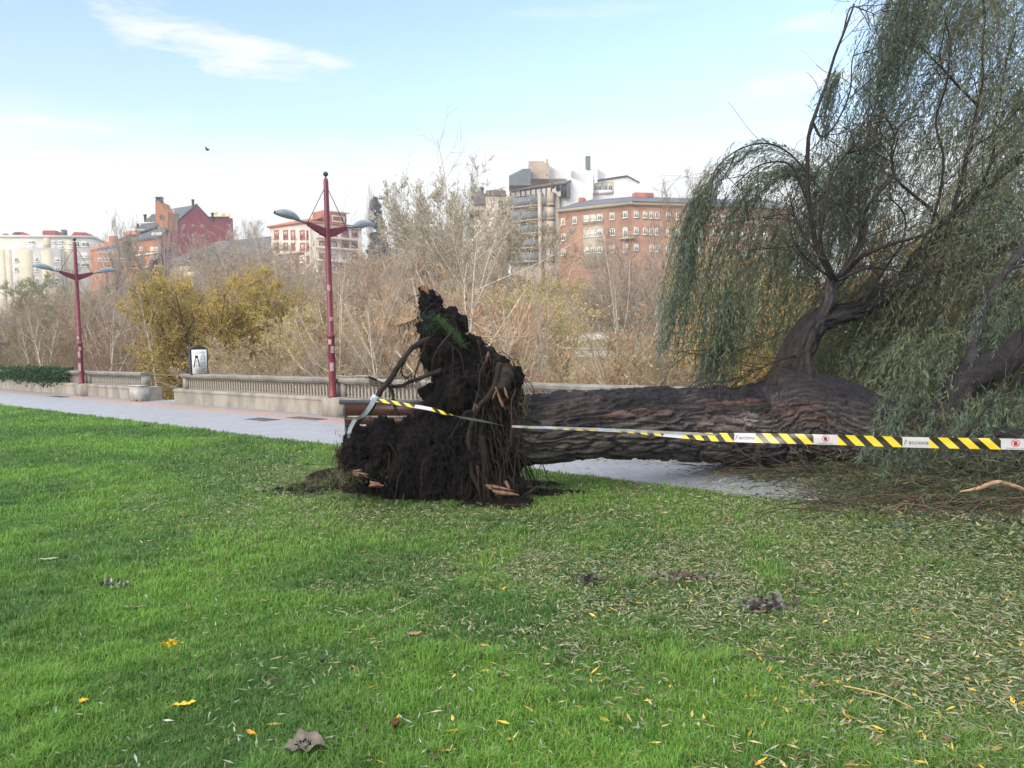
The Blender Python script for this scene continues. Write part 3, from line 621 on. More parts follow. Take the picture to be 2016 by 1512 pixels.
fx = Fac(f2.P(0, -1, 0), f2.P(f2.L, -1, 0)); r_ = fx.rect(653, 425, 678, 438); mb = MB(); o = .12
for a in ((r_[0], r_[1], r_[3] - .3, r_[3]), (r_[0], r_[1], r_[2], r_[2] + .3), (r_[0], r_[0] + .3, r_[2] + .3, r_[3] - .3), (r_[1] - .3, r_[1], r_[2] + .3, r_[3] - .3)): fx.box(mb, *a, .003, o)
r2 = fx.rect(643.5, 416, 687, 419); fx.box(mb, r2[0], r2[1], r2[2], r2[3], .003, .2); part(mb, 'trim', m_wr, root)
mb = MB(); r_ = f1.rect(623, 431, 636, 447); f2.box(mb, .5, 2.4, zt + .46, r_[3], -5, -2); part(mb, 'lift_housing', m_cream, root)
mb = MB(); r_ = f1.rect(536, 501, 600, 560); f1.box(mb, r_[0], r_[1], BASE, r_[3], .003, .08)
r_ = f2.rect(640, 516, 690, 560); f2.box(mb, r_[0], r_[1], BASE, r_[3], .003, .08); part(mb, 'brickwork', m_rb, root)
mb = MB(); r_ = f1.rect(536, 498, 600, 501); f1.box(mb, *r_, .003, .5)
for y in (471, 491, 516, 539): r_ = f2.rect(622, y - 3, 700, y + 1.5); f2.box(mb, *r_, .003, .9)
r_ = f1.rect(612, 445, 616, 540); f1.box(mb, r_[0], f1.L + .1, BASE, zt, .003, .5); part(mb, 'balcony_band', m_wr, root)
for x0, x1 in ((540.5, 549), (558, 567), (573, 581.5), (591, 600), (604, 612)):
    for k, (y0, y1) in enumerate(((453, 471), (478, 493), (503, 518), (526, 540))):
        window(f1, f1.rect(x0, y0, x1, y1), root, m_frame_r if (k < 2 or x0 > 600) else m_frame_w, fw_=.28, proud=.14)
for x0, x1 in ((628, 639), (647.5, 663), (672.5, 686.5), (692, 704)):
    for k, (y0, y1) in enumerate(((451, 466), (474, 489), (498, 513), (522, 537))):
        window(f2, f2.rect(x0, y0, x1, y1), root, m_frame_w if (k >= 2 and 640 < x0 < 690) else m_frame_r, fw_=.28, proud=.14)

# ---- dark angular building partly behind the pale tree
m_dk = mat('dark_cladding', (.10, .085, .09), .7, (.13, .11, .11), .5); m_beige = mat('beige_render', (.46, .39, .32), .9, (.38, .32, .27), .4)
root = empty('dark_roof_building', tuple(xy_at(930, 178)) + (BASE,)); tag(root, 'beige building with dark mansard roof between the silvery tree and the balcony block', 'building')
fc = fac_at(925, 998, 178); mb = MB()
for x0, y0, x1, o in ((930, 392, 957, -3), (957, 384, 998, 0)): r_ = fc.rect(x0, y0, x1, 470); fc.box(mb, r_[0], r_[1], BASE, r_[3], o - 9, o)
part(mb, 'wall', m_beige, root)
mb = MB(); fc.poly(mb, ((930, 400), (930, 371), (957, 377), (966, 393), (966, 402), (948, 398)), -2.5, -8); fc.poly(mb, ((955, 385), (957, 376), (985, 373), (996, 376), (996, 385)), .4, -8); part(mb, 'roof', m_dk, root)
mb = MB(); fc.poly(mb, ((950, 377), (953, 370), (985, 355), (1003, 357), (1003, 377)), -8.2, -14); part(mb, 'white_gable', mat('clean_white', (.72, .71, .70), .8), root)
for x0, y0, x1, y1 in ((982, 395, 991, 409), (983, 419, 992, 432), (958, 416, 962, 424)): window(fc, fc.rect(x0, y0, x1, y1), root, m_dk, fw_=.15, blind=0)
for x, y in ((929, 369), (947, 368)): u, z = fc.uv(x, y); mb = MB(); fc.box(mb, u - .4, u + .4, z - 2, z + .8, -5, -4); fc.box(mb, u - .55, u + .55, z + .3, z + .5, -5.1, -3.9); part(mb, 'chimney', m_dark, root)

# ---- balcony apartment block
m_grb = mat('blue_grey_panel', (.15, .175, .19), .7, (.12, .14, .155), 1.2); m_aw = mat('awning_yellow', (.62, .42, .06), .8); m_wh = mat('white_render', (.72, .71, .72), .85, (.64, .63, .64), .3)
m_blk = mat('concrete_block', (.45, .38, .31), .9, (.36, .30, .25), .5)
root = empty('balcony_block', tuple(xy_at(1060, 165)) + (BASE,)); tag(root, 'tall apartment block with blue grey balcony bands, yellow awnings and white penthouses', 'building')
fc = Fac(xy_at(994, 168), xy_at(1100, 163)); mb = MB()
r_ = fc.rect(997, 386, 1100, 560); fc.box(mb, r_[0], r_[1], BASE, r_[3], -10, -1.8)
r_ = fc.rect(1067, 386, 1100, 560); fc.box(mb, r_[0], r_[1], BASE, r_[3], -1.79, -.5); part(mb, 'wall', m_beige, root)
mb = MB(); r_ = fc.rect(1061.6, 379, 1067.3, 560); fc.box(mb, r_[0], r_[1], BASE, r_[3], -1.5, .5); part(mb, 'pillar', m_blk, root)
f3 = Fac(fc.P(0, -1.79, 0), fc.P(fc.L, -1.79, 0)); f4 = Fac(fc.P(0, -.49, 0), fc.P(fc.L, -.49, 0))
for k, (y0, y1) in enumerate(((388, 405), (417, 433), (444, 459), (472, 487), (501, 514))):
    r_ = fc.rect(1000.5, y0, 1061, y1); mb = MB(); fc.box(mb, *r_, -.15, .05); fc.box(mb, r_[0], r_[1], r_[2] - .25, r_[2], -1.8, .05, 1); fc.box(mb, r_[0], r_[1], r_[3] + .35, r_[3] + .42, -.1, 0, 1)
    for u in np.linspace(r_[0] + .05, r_[1] - .05, 9): fc.box(mb, u - .03, u + .03, r_[3], r_[3] + .35, -.08, -.02, 1)
    part(mb, 'balcony', [m_grb, m_blk], root)
    r_ = fc.rect(1067.5, y0 - 1, 1079, y1 - 2); mb = MB(); fc.box(mb, *r_, -.49, .2); part(mb, 'balcony', m_grb, root)
    r_ = fc.rect(1079.5, y0 - 8, 1091, y1 - 3); mb = MB(); fc.box(mb, *r_, -.49, .9); fc.box(mb, r_[0] - .1, r_[1] + .1, r_[2] - .3, r_[2], -.49, 1.0); part(mb, 'planter_box', m_blk, root)
    r_ = fc.rect(994, y0, 1000, y1); mb = MB(); fc.box(mb, *r_, -2.5, .2); part(mb, 'planter_box', m_blk, root)
    if k in (0, 1, 2, 3):
        for x0, x1 in ((1004, 1034), (1040, 1060)):
            r_ = fc.rect(x0, y1 + 1.5, x1, y1 + 4.0); mb = MB(); mb.hexa([fc.P(r_[0], .0, r_[2]), fc.P(r_[1], .0, r_[2]), fc.P(r_[1], .0, r_[2] + .12), fc.P(r_[0], .0, r_[2] + .12), fc.P(r_[0], -1.7, r_[3]), fc.P(r_[1], -1.7, r_[3]), fc.P(r_[1], -1.7, r_[3] + .12), fc.P(r_[0], -1.7, r_[3] + .12)]); part(mb, 'awning', m_aw, root)
        for x0, x1 in ((1014, 1024), (1026, 1037), (1040, 1050), (1051, 1060)): window(f3, f3.rect(x0, y1 + 4, x1, y1 + 13), root, m_frame_w, fw_=.12)
mb = MB(); q = [fc.uv(*p) for p in ((1003, 375), (1022, 362), (1116, 345), (1116, 360))]; mb.prism([fc.P(q[0][0], .3, q[0][1]), fc.P(q[1][0], -4, q[1][1]), fc.P(q[2][0], -4, q[2][1]), fc.P(q[3][0], .3, q[3][1])], (0, 0, -.25)); part(mb, 'veranda_roof', mat('plum_roof', (.075, .05, .06), .6), root)
mb = MB(); fc.poly(mb, ((1003, 386), (1003, 375.5), (1115, 361), (1115, 386)), -.4, -4); part(mb, 'veranda', m_glass, root)
mb = MB()
for x in np.linspace(1003.5, 1084, 9): u, _ = fc.uv(x, 380); fc.box(mb, u - .07, u + .07, fc.uv(x, 387)[1], fc.uv(x, 375.5 - (x - 1003) * .13)[1], -.39, -.2)
for x in (1106, 1110, 1114): u, z = fc.uv(x, 368); fc.box(mb, u - .25, u + .1, z - 2, z + .7, -.39, .1)
part(mb, 'veranda_frame', m_dark, root)
def tblock(x0, x1, pts, d0, th, m, nm='penthouse'):
    fb_ = fac_at(x0, x1, d0); mb = MB(); fb_.poly(mb, pts, 0, -th); part(mb, nm, m, root); return fb_
tblock(1002, 1046, ((1002, 365), (1002, 346), (1030, 332), (1045, 332), (1045, 365)), 169, 7, m_grb)
tblock(1040, 1081, ((1043, 352), (1041, 317), (1072, 317), (1072, 321), (1081, 321), (1081, 352)), 171, 8, m_blk)
tblock(1080, 1124, ((1080, 352), (1080, 320), (1105, 323), (1124, 326), (1124, 352)), 173, 8, m_wh)
tblock(1098, 1168, ((1099, 411), (1099, 385), (1117, 385), (1117, 346), (1130, 352), (1167, 369), (1167, 392)), 164.5, 9, m_wh)
tblock(1122, 1192, ((1120, 365), (1123, 337), (1153, 333), (1175, 331), (1192, 343), (1192, 400)), 176, 8, m_wh)
tblock(1152, 1169, ((1153, 380), (1153, 333), (1168, 333), (1168, 380)), 172, 3, m_wh, 'chimney_stack')
tblock(1152, 1165, ((1154, 333), (1153.5, 307), (1162.5, 307), (1162.5, 333)), 171.6, 1.6, m_grb, 'chimney')
tblock(1076, 1080, ((1075.5, 345), (1075.5, 313), (1079, 313), (1079, 345)), 168, 1, m_blk, 'chimney')
tblock(1171, 1178, ((1171, 360), (1171, 330), (1176, 330), (1176, 360)), 171, 1, m_wh, 'chimney')
fb_ = tblock(1166, 1259, ((1167, 410), (1167, 357), (1234, 347), (1258, 360), (1258, 410)), 174, 9, m_wh)
mb = MB(); fb_.poly(mb, ((1169, 383), (1169, 361), (1208, 357), (1208, 381)), .08, .002); part(mb, 'loggia', m_ochre, root)
mb = MB(); fb_.poly(mb, ((1166, 358), (1166, 356), (1234, 345.5), (1259, 359), (1259, 361), (1234, 348)), .4, -8); part(mb, 'roof_edge', m_dark, root)
ff = Fac(fb_.P(0, .081, 0), fb_.P(fb_.L, .081, 0))
for x0, x1 in ((1170, 1176), (1177, 1184), (1189, 1196), (1198, 1206)): window(ff, ff.rect(x0, 363 - (x0 - 1170) * .08, x1, 375), root, m_frame_w, fw_=.12, blind=.3)
mb = MB(); r_ = ff.rect(1169, 375, 1206, 382); ff.box(mb, r_[0], r_[1], r_[2], r_[3], .1, .3); part(mb, 'balcony', m_frame_w, root)
fb_ = fac_at(1060, 1130, 164); u, z = fb_.uv(1087, 371); 
mb = MB(); th = np.linspace(0, 2 * math.pi, 9)[:-1]
mb.rev([(.1, -.5), (.4, -.35), (.55, .1), (.45, .5), (.2, .75), (0, .8)], fb_.P(u, 2.0, z), 10); part(mb, 'roof_plant', mat('rusty_shrub', (.16, .07, .03), .95, (.08, .05, .02), 3, bump=.9, bscale=5, bdist=.3), root)

# ---- orange brick building with slate roof
m_ob = mat('warm_orange_brick', (.33, .19, .125), .92, (.27, .145, .10), .6, bump=.2, bscale=6); m_corn = mat('stone_cornice', (.40, .36, .28), .9)
zt = 26.0; A = xy_z(1099, 418, zt); B = xy_z(1243, 403, zt); Cc = xy_z(1560, 412, zt)
root = empty('brick_building', (B[0], B[1], BASE)); tag(root, 'long orange brick building with slate roof and white windows, beside the balcony block', 'building')
f1 = Fac(A, B); f2 = Fac(B, Cc)
mb = MB(); f1.box(mb, 0, f1.L - .02, BASE, zt, -10, 0); f2.box(mb, 0, f2.L, BASE, zt, -10, 0); part(mb, 'wall', m_ob, root)
mb = MB(); f1.box(mb, -.3, f1.L + .4, zt, zt + .5, -9, .6); f2.box(mb, -.4, f2.L, zt + .001, zt + .502, -9, .6); part(mb, 'cornice', m_corn, root)
hB = 2.0
mb = MB(); c0 = f1.P(f1.L + .6, .7, zt + .5) ; cin = (f1.P(f1.L - 4, -4.5, zt + .5 + hB) + f2.P(4, -4.5, zt + .5 + hB)) / 2
mb.add([f1.P(-.3, .7, zt + .5), c0, cin, f1.P(3, -4.5, zt + .5 + hB)], [[0, 1, 2, 3]]); mb.add([c0, f2.P(f2.L, .7, zt + .5), f2.P(f2.L, -4.5, zt + .5 + hB), cin], [[0, 1, 2, 3]])
mb.add([f1.P(-.3, .7, zt + .5), f1.P(3, -4.5, zt + .5 + hB), f1.P(-.3, -9, zt + .5)], [[0, 1, 2]]); mb.add([f1.P(3, -4.5, zt + .5 + hB), cin, f2.P(f2.L, -4.5, zt + .5 + hB), f2.P(f2.L, -9, zt + .5), f1.P(-.3, -9, zt + .5)][:4], [[0, 1, 2, 3]]); part(mb, 'roof', m_slate, root)
for x, y in ((1290, 386), (1125, 392)): f_ = f2 if x > 1243 else f1; u, z = f_.uv(x, y); mb = MB(); f_.box(mb, u - (1.9 if x > 1243 else .5), u + (1.9 if x > 1243 else .5), zt + .5, zt + 3.2, -6, -4.6); part(mb, 'chimney', m_rb, root)
sx = lambda x: 880 + x / 3.15; sy = lambda y: 290 + y / 3.15
mb = MB(); r_ = f1.rect(sx(848), sy(492), sx(975), sy(740)); f1.box(mb, r_[0], r_[1], r_[2], r_[3], .003, .15); r_ = f1.rect(sx(842), sy(415), sx(972), sy(474)); f1.box(mb, *r_, .003, .1); part(mb, 'stone_surround', m_corn, root)
for a in ((708, 440, 735, 485), (780, 430, 806, 475), (1010, 405, 1040, 450), (1092, 395, 1120, 440), (710, 535, 736, 580), (1012, 503, 1042, 550), (1092, 497, 1120, 560), (1012, 610, 1042, 655), (1092, 598, 1124, 650), (710, 630, 736, 672)):
    window(f1, f1.rect(sx(a[0]), sy(a[1]), sx(a[2]), sy(a[3])), root, m_frame_w, fw_=.16, proud=.1)
fq = Fac(f1.P(0, .15, 0), f1.P(f1.L, .15, 0))
for x0, x1 in ((853, 883), (893, 923), (933, 963)):
    for y0, y1 in ((422, 462), (516, 560), (622, 662)): d_ = (x0 - 853) * -.09; window(fq, fq.rect(sx(x0), sy(y0 + d_), sx(x1), sy(y1 + d_)), root, m_frame_w, fw_=.16)
for x in (1160, 1215, 1255, 1290, 1360, 1420, 1500, 1560, 1640, 1700, 1760, 1830, 1900, 1960):
    for y in (395, 497, 600):
        if x == 1215 and y == 600: continue
        window(f2, f2.rect(sx(x), sy(y + (x - 1160) * .045), sx(x + 27), sy(y + 44 + (x - 1160) * .045)), root, m_frame_w, fw_=.16, proud=.1)
mb = MB(); r_ = f1.rect(sx(1072), sy(566), sx(1140), sy(572)); f1.box(mb, r_[0], f1.L + .8, r_[2], r_[3], .003, 1.0); 
for u in np.linspace(r_[0] + .1, f1.L + .7, 12): f1.box(mb, u - .03, u + .03, r_[3], r_[3] + 1, .9, .96)
f1.box(mb, r_[0], f1.L + .8, r_[3] + 1, r_[3] + 1.07, .88, .98); part(mb, 'balcony', m_corn, root)

# ================================================================== TREES OF THE BANKS
def perp(d, rg):
    a = rg.normal(size=d.shape); a -= d * np.sum(a * d, -1, keepdims=True); return nrm(a)
def branches(p0, d0, ln, K, wob, up, rg):
    n = len(p0); pts = np.zeros((n, K, 3)); pts[:, 0] = p0; d = nrm(d0)
    for k in range(1, K):
        d = nrm(d + rg.normal(size=(n, 3)) * wob + np.array([0, 0, 1.0]) * up)
        pts[:, k] = pts[:, k - 1] + d * (np.asarray(ln)[:, None] / (K - 1))
    return pts
def sample(pts, rad, idx, t):
    K = pts.shape[1]; x = t * (K - 1); i = np.clip(x.astype(int), 0, K - 2); f = (x - i)[:, None]
    a, b = pts[idx, i], pts[idx, i + 1]; r = rad[idx, i] * (1 - f[:, 0]) + rad[idx, i + 1] * f[:, 0]
    return a * (1 - f) + b * f, nrm(b - a), r
def spawn(pts, rad, n, t0, t1, ang, lnf, K, wob, up, rg, rr=.5, rmin=.004):
    N_ = len(pts); idx = np.repeat(np.arange(N_), n); t = rg.uniform(t0, t1, len(idx))
    p, d, r = sample(pts, rad, idx, t); a = np.radians(rg.normal(ang, ang * .22, len(idx)))[:, None]
    d2 = d * np.cos(a) + perp(d, rg) * np.sin(a); ln = lnf(t, idx, len(idx)) * rg.uniform(.6, 1.15, len(idx))
    q = branches(p, d2, ln, K, wob, up, rg); r0_ = np.maximum(r * rr, rmin)[:, None] * np.linspace(1, .45, K)[None]
    return q, np.maximum(r0_, rmin * .6), ln
def leafset(mb, p, d, ln, wd, rg, c, m=0, fold=False):
    n = len(p); ln = np.broadcast_to(ln, n)[:, None]; wd = np.broadcast_to(wd, n)[:, None]; s_ = perp(d, rg)
    v = np.stack([p, p + d * ln * .45 + s_ * wd * .5, p + d * ln, p + d * ln * .45 - s_ * wd * .5], 1).reshape(-1, 3)
    mb.add(v, np.arange(4 * n).reshape(-1, 4), m, np.repeat(c, 4, 0))
def pick(rg, n, cols, jit=.18):
    cols = np.array(cols, float); c = cols[rg.integers(0, len(cols), n)]; return np.clip(c * rg.uniform(1 - jit, 1 + jit, (n, 1)), 0, 1)
def make_tree(seed, H, r, stems=1, spread=.0, t0=.2, n1=26, a1=45, l1=.4, up1=.05, n2=9, a2=40, l2=.4, n3=7, a3=38, l3=.45, rt=.006, shape='round',
              bark=((.2, .17, .14),), twig=((.2, .15, .11),), leaves=0, lsize=.05, lcol=((.3, .25, .1),), lwid=.6, wob0=.05, wob=.12, ldown=0., leaf_top=None, up2=.02):
    rg = np.random.default_rng(seed)
    p0 = np.column_stack([rg.normal(0, .12 * stems ** .5, stems), rg.normal(0, .12 * stems ** .5, stems), np.full(stems, -.3)])
    a = rg.uniform(0, 2 * math.pi, stems); d0 = nrm(np.column_stack([np.cos(a) * spread, np.sin(a) * spread, np.ones(stems)]))
    hl = H * rg.uniform(.8, 1.0, stems) if stems > 1 else np.array([H]); S = branches(p0, d0, hl, 9, wob0, .02, rg)
    SR = r * np.linspace(1, .12, 9)[None] * np.ones((stems, 1)) * (rg.uniform(.7, 1, (stems, 1)) if stems > 1 else 1)
    env = {'round': lambda t: np.sin(np.clip((t - t0) / (1 - t0), 0, 1) * math.pi * .8 + .45) + .1, 'cone': lambda t: 1.05 - .9 * t, 'column': lambda t: .55 + .45 * np.sin(t * 3), 'vase': lambda t: .5 + .6 * t * (1.25 - t) * 2}[shape]
    B1, R1, l_1 = spawn(S, SR, max(1, n1 // stems), t0, .97, a1, lambda t, i, n: H * l1 * env(t), 6, wob, up1, rg, .5, rt * 1.6)
    B2, R2, l_2 = spawn(B1, R1, n2, .2, 1., a2, lambda t, i, n: l_1[i] * l2 * (1.1 - .5 * t), 4, wob, up2, rg, .55, rt * 1.1)
    B3, R3, l_3 = spawn(B2, R2, n3, .15, 1., a3, lambda t, i, n: np.maximum(l_2[i] * l3, .18) , 3, wob, up2, rg, .55, rt)
    tr = MB(); cb = pick(rg, len(S), bark, .1); tr.tube(S, SR, 8, c=cb, caps=False); tr.tube(B1, R1, 5, c=pick(rg, len(B1), bark, .15), caps=False)
    cr = MB(); cr.tube(B2, R2, 3, c=pick(rg, len(B2), twig), caps=False); cr.tube(B3, R3, 3, c=pick(rg, len(B3), twig), caps=False)
    if leaves:
        idx = rg.integers(0, len(B3), leaves); t = rg.uniform(.1, 1, leaves); p, d, _ = sample(B3, R3, idx, t)
        d = nrm(d * .5 + rg.normal(size=d.shape) * .6 + np.array([0, 0, -ldown])); leafset(cr, p, d, lsize * rg.uniform(.6, 1.3, leaves), lsize * lwid * rg.uniform(.7, 1.2, leaves), rg, pick(rg, leaves, lcol, .22))
    return tr, cr
m_bark = mat('bark', None, .9, (.7, .7, .7), 9, attr=True, bump=.4, bscale=25, stretch=(1, 1, .3)) if False else mat('bark', (1, 1, 1), .92, (.62, .6, .6), 8, attr=True, bump=.3, bscale=20)
m_crown = mat('twigs_and_leaves', (1, 1, 1), .8, attr=True, trans=.35, spec=.1)
protos = {}
def proto(key, **kw):
    tr, cr = make_tree(**kw); t = tr.build('trunk', m_bark, smooth=True); c = cr.build('crown', m_crown)
    protos[key] = (t.data, c.data, kw['H']); bpy.data.objects.remove(t); bpy.data.objects.remove(c)
GB = ((.36, .31, .27), (.42, .37, .32), (.28, .24, .21)); TB = ((.54, .45, .37), (.48, .40, .33), (.60, .50, .41), (.42, .35, .29)); PALE = ((.46, .42, .36), (.52, .48, .42))
proto('bare', seed=1, H=9, r=.11, stems=3, spread=.25, t0=.12, n1=54, a1=35, l1=.42, n2=11, n3=10, rt=.010, bark=GB, twig=TB, leaves=1200, lcol=((.55, .45, .32), (.50, .38, .27)), lsize=.05)
proto('bare_b', seed=2, H=8, r=.10, stems=5, spread=.35, t0=.1, n1=50, a1=38, l1=.42, n2=9, n3=9, bark=GB, twig=TB, rt=.009, leaves=3500, lcol=((.55, .45, .30), (.58, .50, .33), (.50, .38, .26)), lsize=.055)
proto('poplar', seed=3, H=13, r=.10, stems=4, spread=.10, t0=.1, n1=110, a1=18, l1=.30, up1=.14, n2=8, a2=22, n3=6, a3=24, up2=.08, shape='column', bark=((.40, .36, .31), (.46, .42, .37)), twig=((.42, .36, .31), (.48, .42, .36)), rt=.009, leaves=400, lcol=((.3, .22, .12),))
proto('yellow', seed=47, H=6.5, r=.12, stems=8, spread=.42, t0=.08, n1=200, a1=48, l1=.36, n2=12, l2=.55, n3=8, l3=.6, a3=50, bark=((.06, .05, .035), (.08, .06, .045)), twig=((.24, .19, .07), (.28, .20, .07)), leaves=150000, lcol=((.60, .47, .16), (.64, .46, .14), (.55, .46, .18), (.50, .44, .18), (.66, .44, .13)), lsize=.075, lwid=.34)
proto('pale', seed=5, H=15, r=.19, stems=2, spread=.14, t0=.14, n1=54, a1=40, l1=.40, up1=.13, n2=10, a2=34, n3=8, up2=.06, bark=((.55, .50, .42), (.6, .55, .47)), twig=((.46, .40, .32), (.50, .44, .36)), rt=.008, leaves=52000, lcol=((.44, .40, .31), (.52, .49, .40), (.38, .33, .24), (.58, .57, .52), (.46, .39, .28)), lsize=.095, lwid=.6)
proto('poplar_thin', seed=23, H=13, r=.09, stems=5, spread=.12, t0=.1, n1=44, a1=15, l1=.32, up1=.14, n2=5, a2=20, n3=4, a3=22, up2=.08, shape='column', bark=((.46, .41, .36), (.50, .46, .41)), twig=((.48, .42, .37),), rt=.009, leaves=100, lcol=((.5, .4, .25),))
proto('pale_bare', seed=26, H=10, r=.12, stems=1, t0=.2, n1=16, a1=52, l1=.62, up1=.10, n2=7, a2=38, l2=.42, n3=6, up2=.05, bark=((.60, .54, .46), (.56, .50, .43)), twig=((.52, .45, .38),), rt=.006, leaves=900, lcol=((.6, .52, .38),), lsize=.05, wob=.09)
proto('birch', seed=6, H=9, r=.075, stems=1, t0=.42, n1=26, a1=35, l1=.22, n2=7, n3=6, bark=((.62, .60, .55), (.66, .63, .58)), twig=((.3, .23, .17),), leaves=1500, lcol=((.45, .34, .09),), lsize=.05, wob0=.05)
proto('yellow_sparse', seed=8, H=8, r=.09, stems=3, spread=.22, t0=.15, n1=40, a1=36, l1=.36, n2=9, n3=8, bark=((.28, .25, .2),), twig=((.46, .38, .25),), leaves=16000, lcol=((.62, .54, .22), (.66, .58, .28), (.54, .47, .20)), lsize=.07, lwid=.6)
proto('olive', seed=9, H=8, r=.1, stems=4, spread=.25, t0=.12, n1=50, a1=30, l1=.36, up1=.08, n2=9, n3=8, bark=((.2, .18, .13),), twig=((.2, .18, .11),), leaves=24000, lcol=((.27, .29, .16), (.32, .33, .18), (.24, .27, .16), (.42, .38, .2)), lsize=.09, lwid=.35)
proto('red_shrub', seed=10, H=3.2, r=.03, stems=16, spread=.6, t0=.15, n1=90, a1=24, l1=.4, n2=6, a2=26, n3=4, rt=.005, up1=.05, bark=((.30, .17, .12), (.34, .22, .14)), twig=((.48, .29, .23), (.50, .34, .25), (.46, .38, .26)), leaves=1500, lcol=((.45, .32, .12), (.36, .16, .1)), lsize=.05)
proto('tan_shrub', seed=11, H=3.6, r=.03, stems=16, spread=.7, t0=.12, n1=90, a1=28, l1=.42, n2=7, n3=5, rt=.005, bark=((.34, .27, .19),), twig=((.52, .43, .31), (.46, .38, .28)), leaves=2600, lcol=((.60, .50, .28), (.64, .56, .34)), lsize=.04)
proto('tall_bare', seed=12, H=19, r=.2, stems=2, spread=.12, t0=.25, n1=50, a1=34, l1=.3, up1=.14, n2=9, a2=30, n3=7, up2=.06, bark=((.34, .30, .25),), twig=((.36, .29, .23),), rt=.011, leaves=0)
proto('spruce', seed=13, H=20, r=.25, t0=.05, n1=130, a1=82, l1=.17, up1=-.02, n2=10, a2=50, n3=5, shape='cone', bark=((.10, .08, .06),), twig=((.03, .045, .025),), rt=.03, leaves=30000, lcol=((.035, .06, .04), (.05, .075, .055), (.025, .045, .03)), lsize=.4, lwid=.4, up2=-.02)
proto('orange_tree', seed=14, H=9, r=.13, stems=3, spread=.3, t0=.15, n1=50, a1=40, l1=.40, n2=9, n3=8, bark=((.16, .12, .09),), twig=((.3, .2, .09),), leaves=26000, lcol=((.66, .46, .16), (.62, .50, .19), (.66, .40, .14), (.56, .46, .2)), lsize=.085, lwid=.6)
proto('cedar', seed=15, H=12, r=.16, stems=2, spread=.12, t0=.3, n1=46, a1=62, l1=.30, up1=.02, n2=9, a2=44, n3=6, bark=((.10, .08, .07),), twig=((.07, .06, .045),), rt=.01, leaves=14000, lcol=((.045, .06, .04), (.06, .075, .045)), lsize=.16, lwid=.25)

tcount = 0
def plant(key, px, ytop, n_, label, cat='tree', group=None, name='tree', zb=None, sx=1.0, rot=None, lean=0):
    """stand a tree at promenade distance n_, along the ray of px, tall enough for its top to show at ytop"""
    global tcount
    r = ray(px, 600); k = n_ / (r[0] * NH[0] + r[1] * NH[1]); xy = (CAM + r * k)[:2]; s_ = xy.dot(EH)
    d = np.array([xy[0], xy[1]]).dot(fw[:2]) / fw[1] ; z0 = float(terr(np.array([s_]), np.array([n_]))[0]) if zb is None else zb
    rr_ = ray(px, ytop); kk = np.hypot(*xy) / np.hypot(rr_[0], rr_[1]); ztop = CZ + rr_[2] * kk
    me_t, me_c, H = protos[key]; h = max(ztop - z0, 1.0) / (H * .97); tcount += 1
    e = empty(name, (xy[0], xy[1], z0 - .05), (tcount * 2.399) if rot is None else rot); e.scale = (h * sx, h * sx, h); e.rotation_euler[1] = lean
    tag(e, label, cat, group)
    for nm, me in (('trunk', me_t), ('crown', me_c)):
        o = bpy.data.objects.new(nm, me); col.objects.link(o); o.parent = e
    return e
T = 'trees of the river bank'
# near bank, left to right
plant('olive', 112, 538, 44, 'feathery olive green tree in front of the cream apartment block', group=T, sx=1.1)
plant('olive', 52, 562, 40, 'second olive tree, yellower and lower, before the cream apartment block', group=T, sx=1.0)
plant('orange_tree', 118, 575, 30, 'small tree with orange autumn leaves just behind the far red lamp', group=T, sx=.7)
for x, y, lab in ((62, 590, 'thin pale birch stem, first of the three beyond the ivy'), (72, 600, 'thin pale birch stem close beside another, beyond the ivy'), (90, 580, 'slim pale birch nearest the far red lamp')):
    plant('birch', x, y, 16.5, lab, group='birches behind the balustrade', name='birch_tree', sx=.8)
plant('poplar', 232, 470, 42, 'tall bare poplar at the edge of the orange brick house', group='bare poplars before the crimson building', name='poplar_tree', sx=.75)
plant('poplar', 268, 478, 36, 'grey bare poplar below the slate roofs, second in the row', group='bare poplars before the crimson building', name='poplar_tree', sx=.75)
plant('cedar', 297, 482, 46, 'dark cedar between the bare poplars, in front of the orange facade', group=T, name='cedar_tree', sx=.7)
plant('poplar_thin', 322, 448, 44, 'bare poplar reaching up the crimson gable corner', group='bare poplars before the crimson building', name='poplar_tree', sx=.7)
plant('poplar_thin', 352, 440, 48, 'bare poplar against the middle of the crimson gable', group='bare poplars before the crimson building', name='poplar_tree', sx=.62)
plant('poplar_thin', 388, 475, 52, 'shorter bare poplar against the crimson gable near the slate roof', group='bare poplars before the crimson building', name='poplar_tree', sx=.6)
plant('bare', 205, 560, 30, 'brown bare tree just beyond the far red lamp', group=T)
plant('bare', 262, 575, 26, 'brown twiggy tree between the far lamp and the yellow willow', group=T, sx=1.1)
plant('bare_b', 160, 600, 24, 'low reddish brown tree behind the far lamp post', group=T, sx=1.2)
plant('bare_b', 20, 590, 24, 'brown leafy tree behind the ivy at the far end of the balustrade', group=T, sx=1.4)
plant('bare_b', -60, 585, 30, 'brown tree beyond the ivy, farthest from the fallen willow', group=T, sx=1.4)
plant('yellow', 428, 536, 17.5, 'broad yellow leaved willow with dark trunk behind the notice board', group=T, name='willow_tree', sx=.88, rot=1.97)
plant('birch', 312, 555, 14.5, 'white birch trunk seen through the stair opening', group='birches behind the balustrade', name='birch_tree', sx=.75)
plant('bare', 445, 488, 46, 'grey bare tree in front of the slate roofed house', group=T)
plant('bare', 495, 470, 44, 'grey bare tree at the end of the slate roofed house', group=T)
plant('bare_b', 530, 520, 34, 'tan twiggy tree below the white apartment building', group=T)
plant('bare', 415, 505, 60, 'grey bare tree in front of the small dormers', group=T)
plant('bare', 470, 500, 70, 'grey bare tree hiding the middle of the slate roof', group=T)
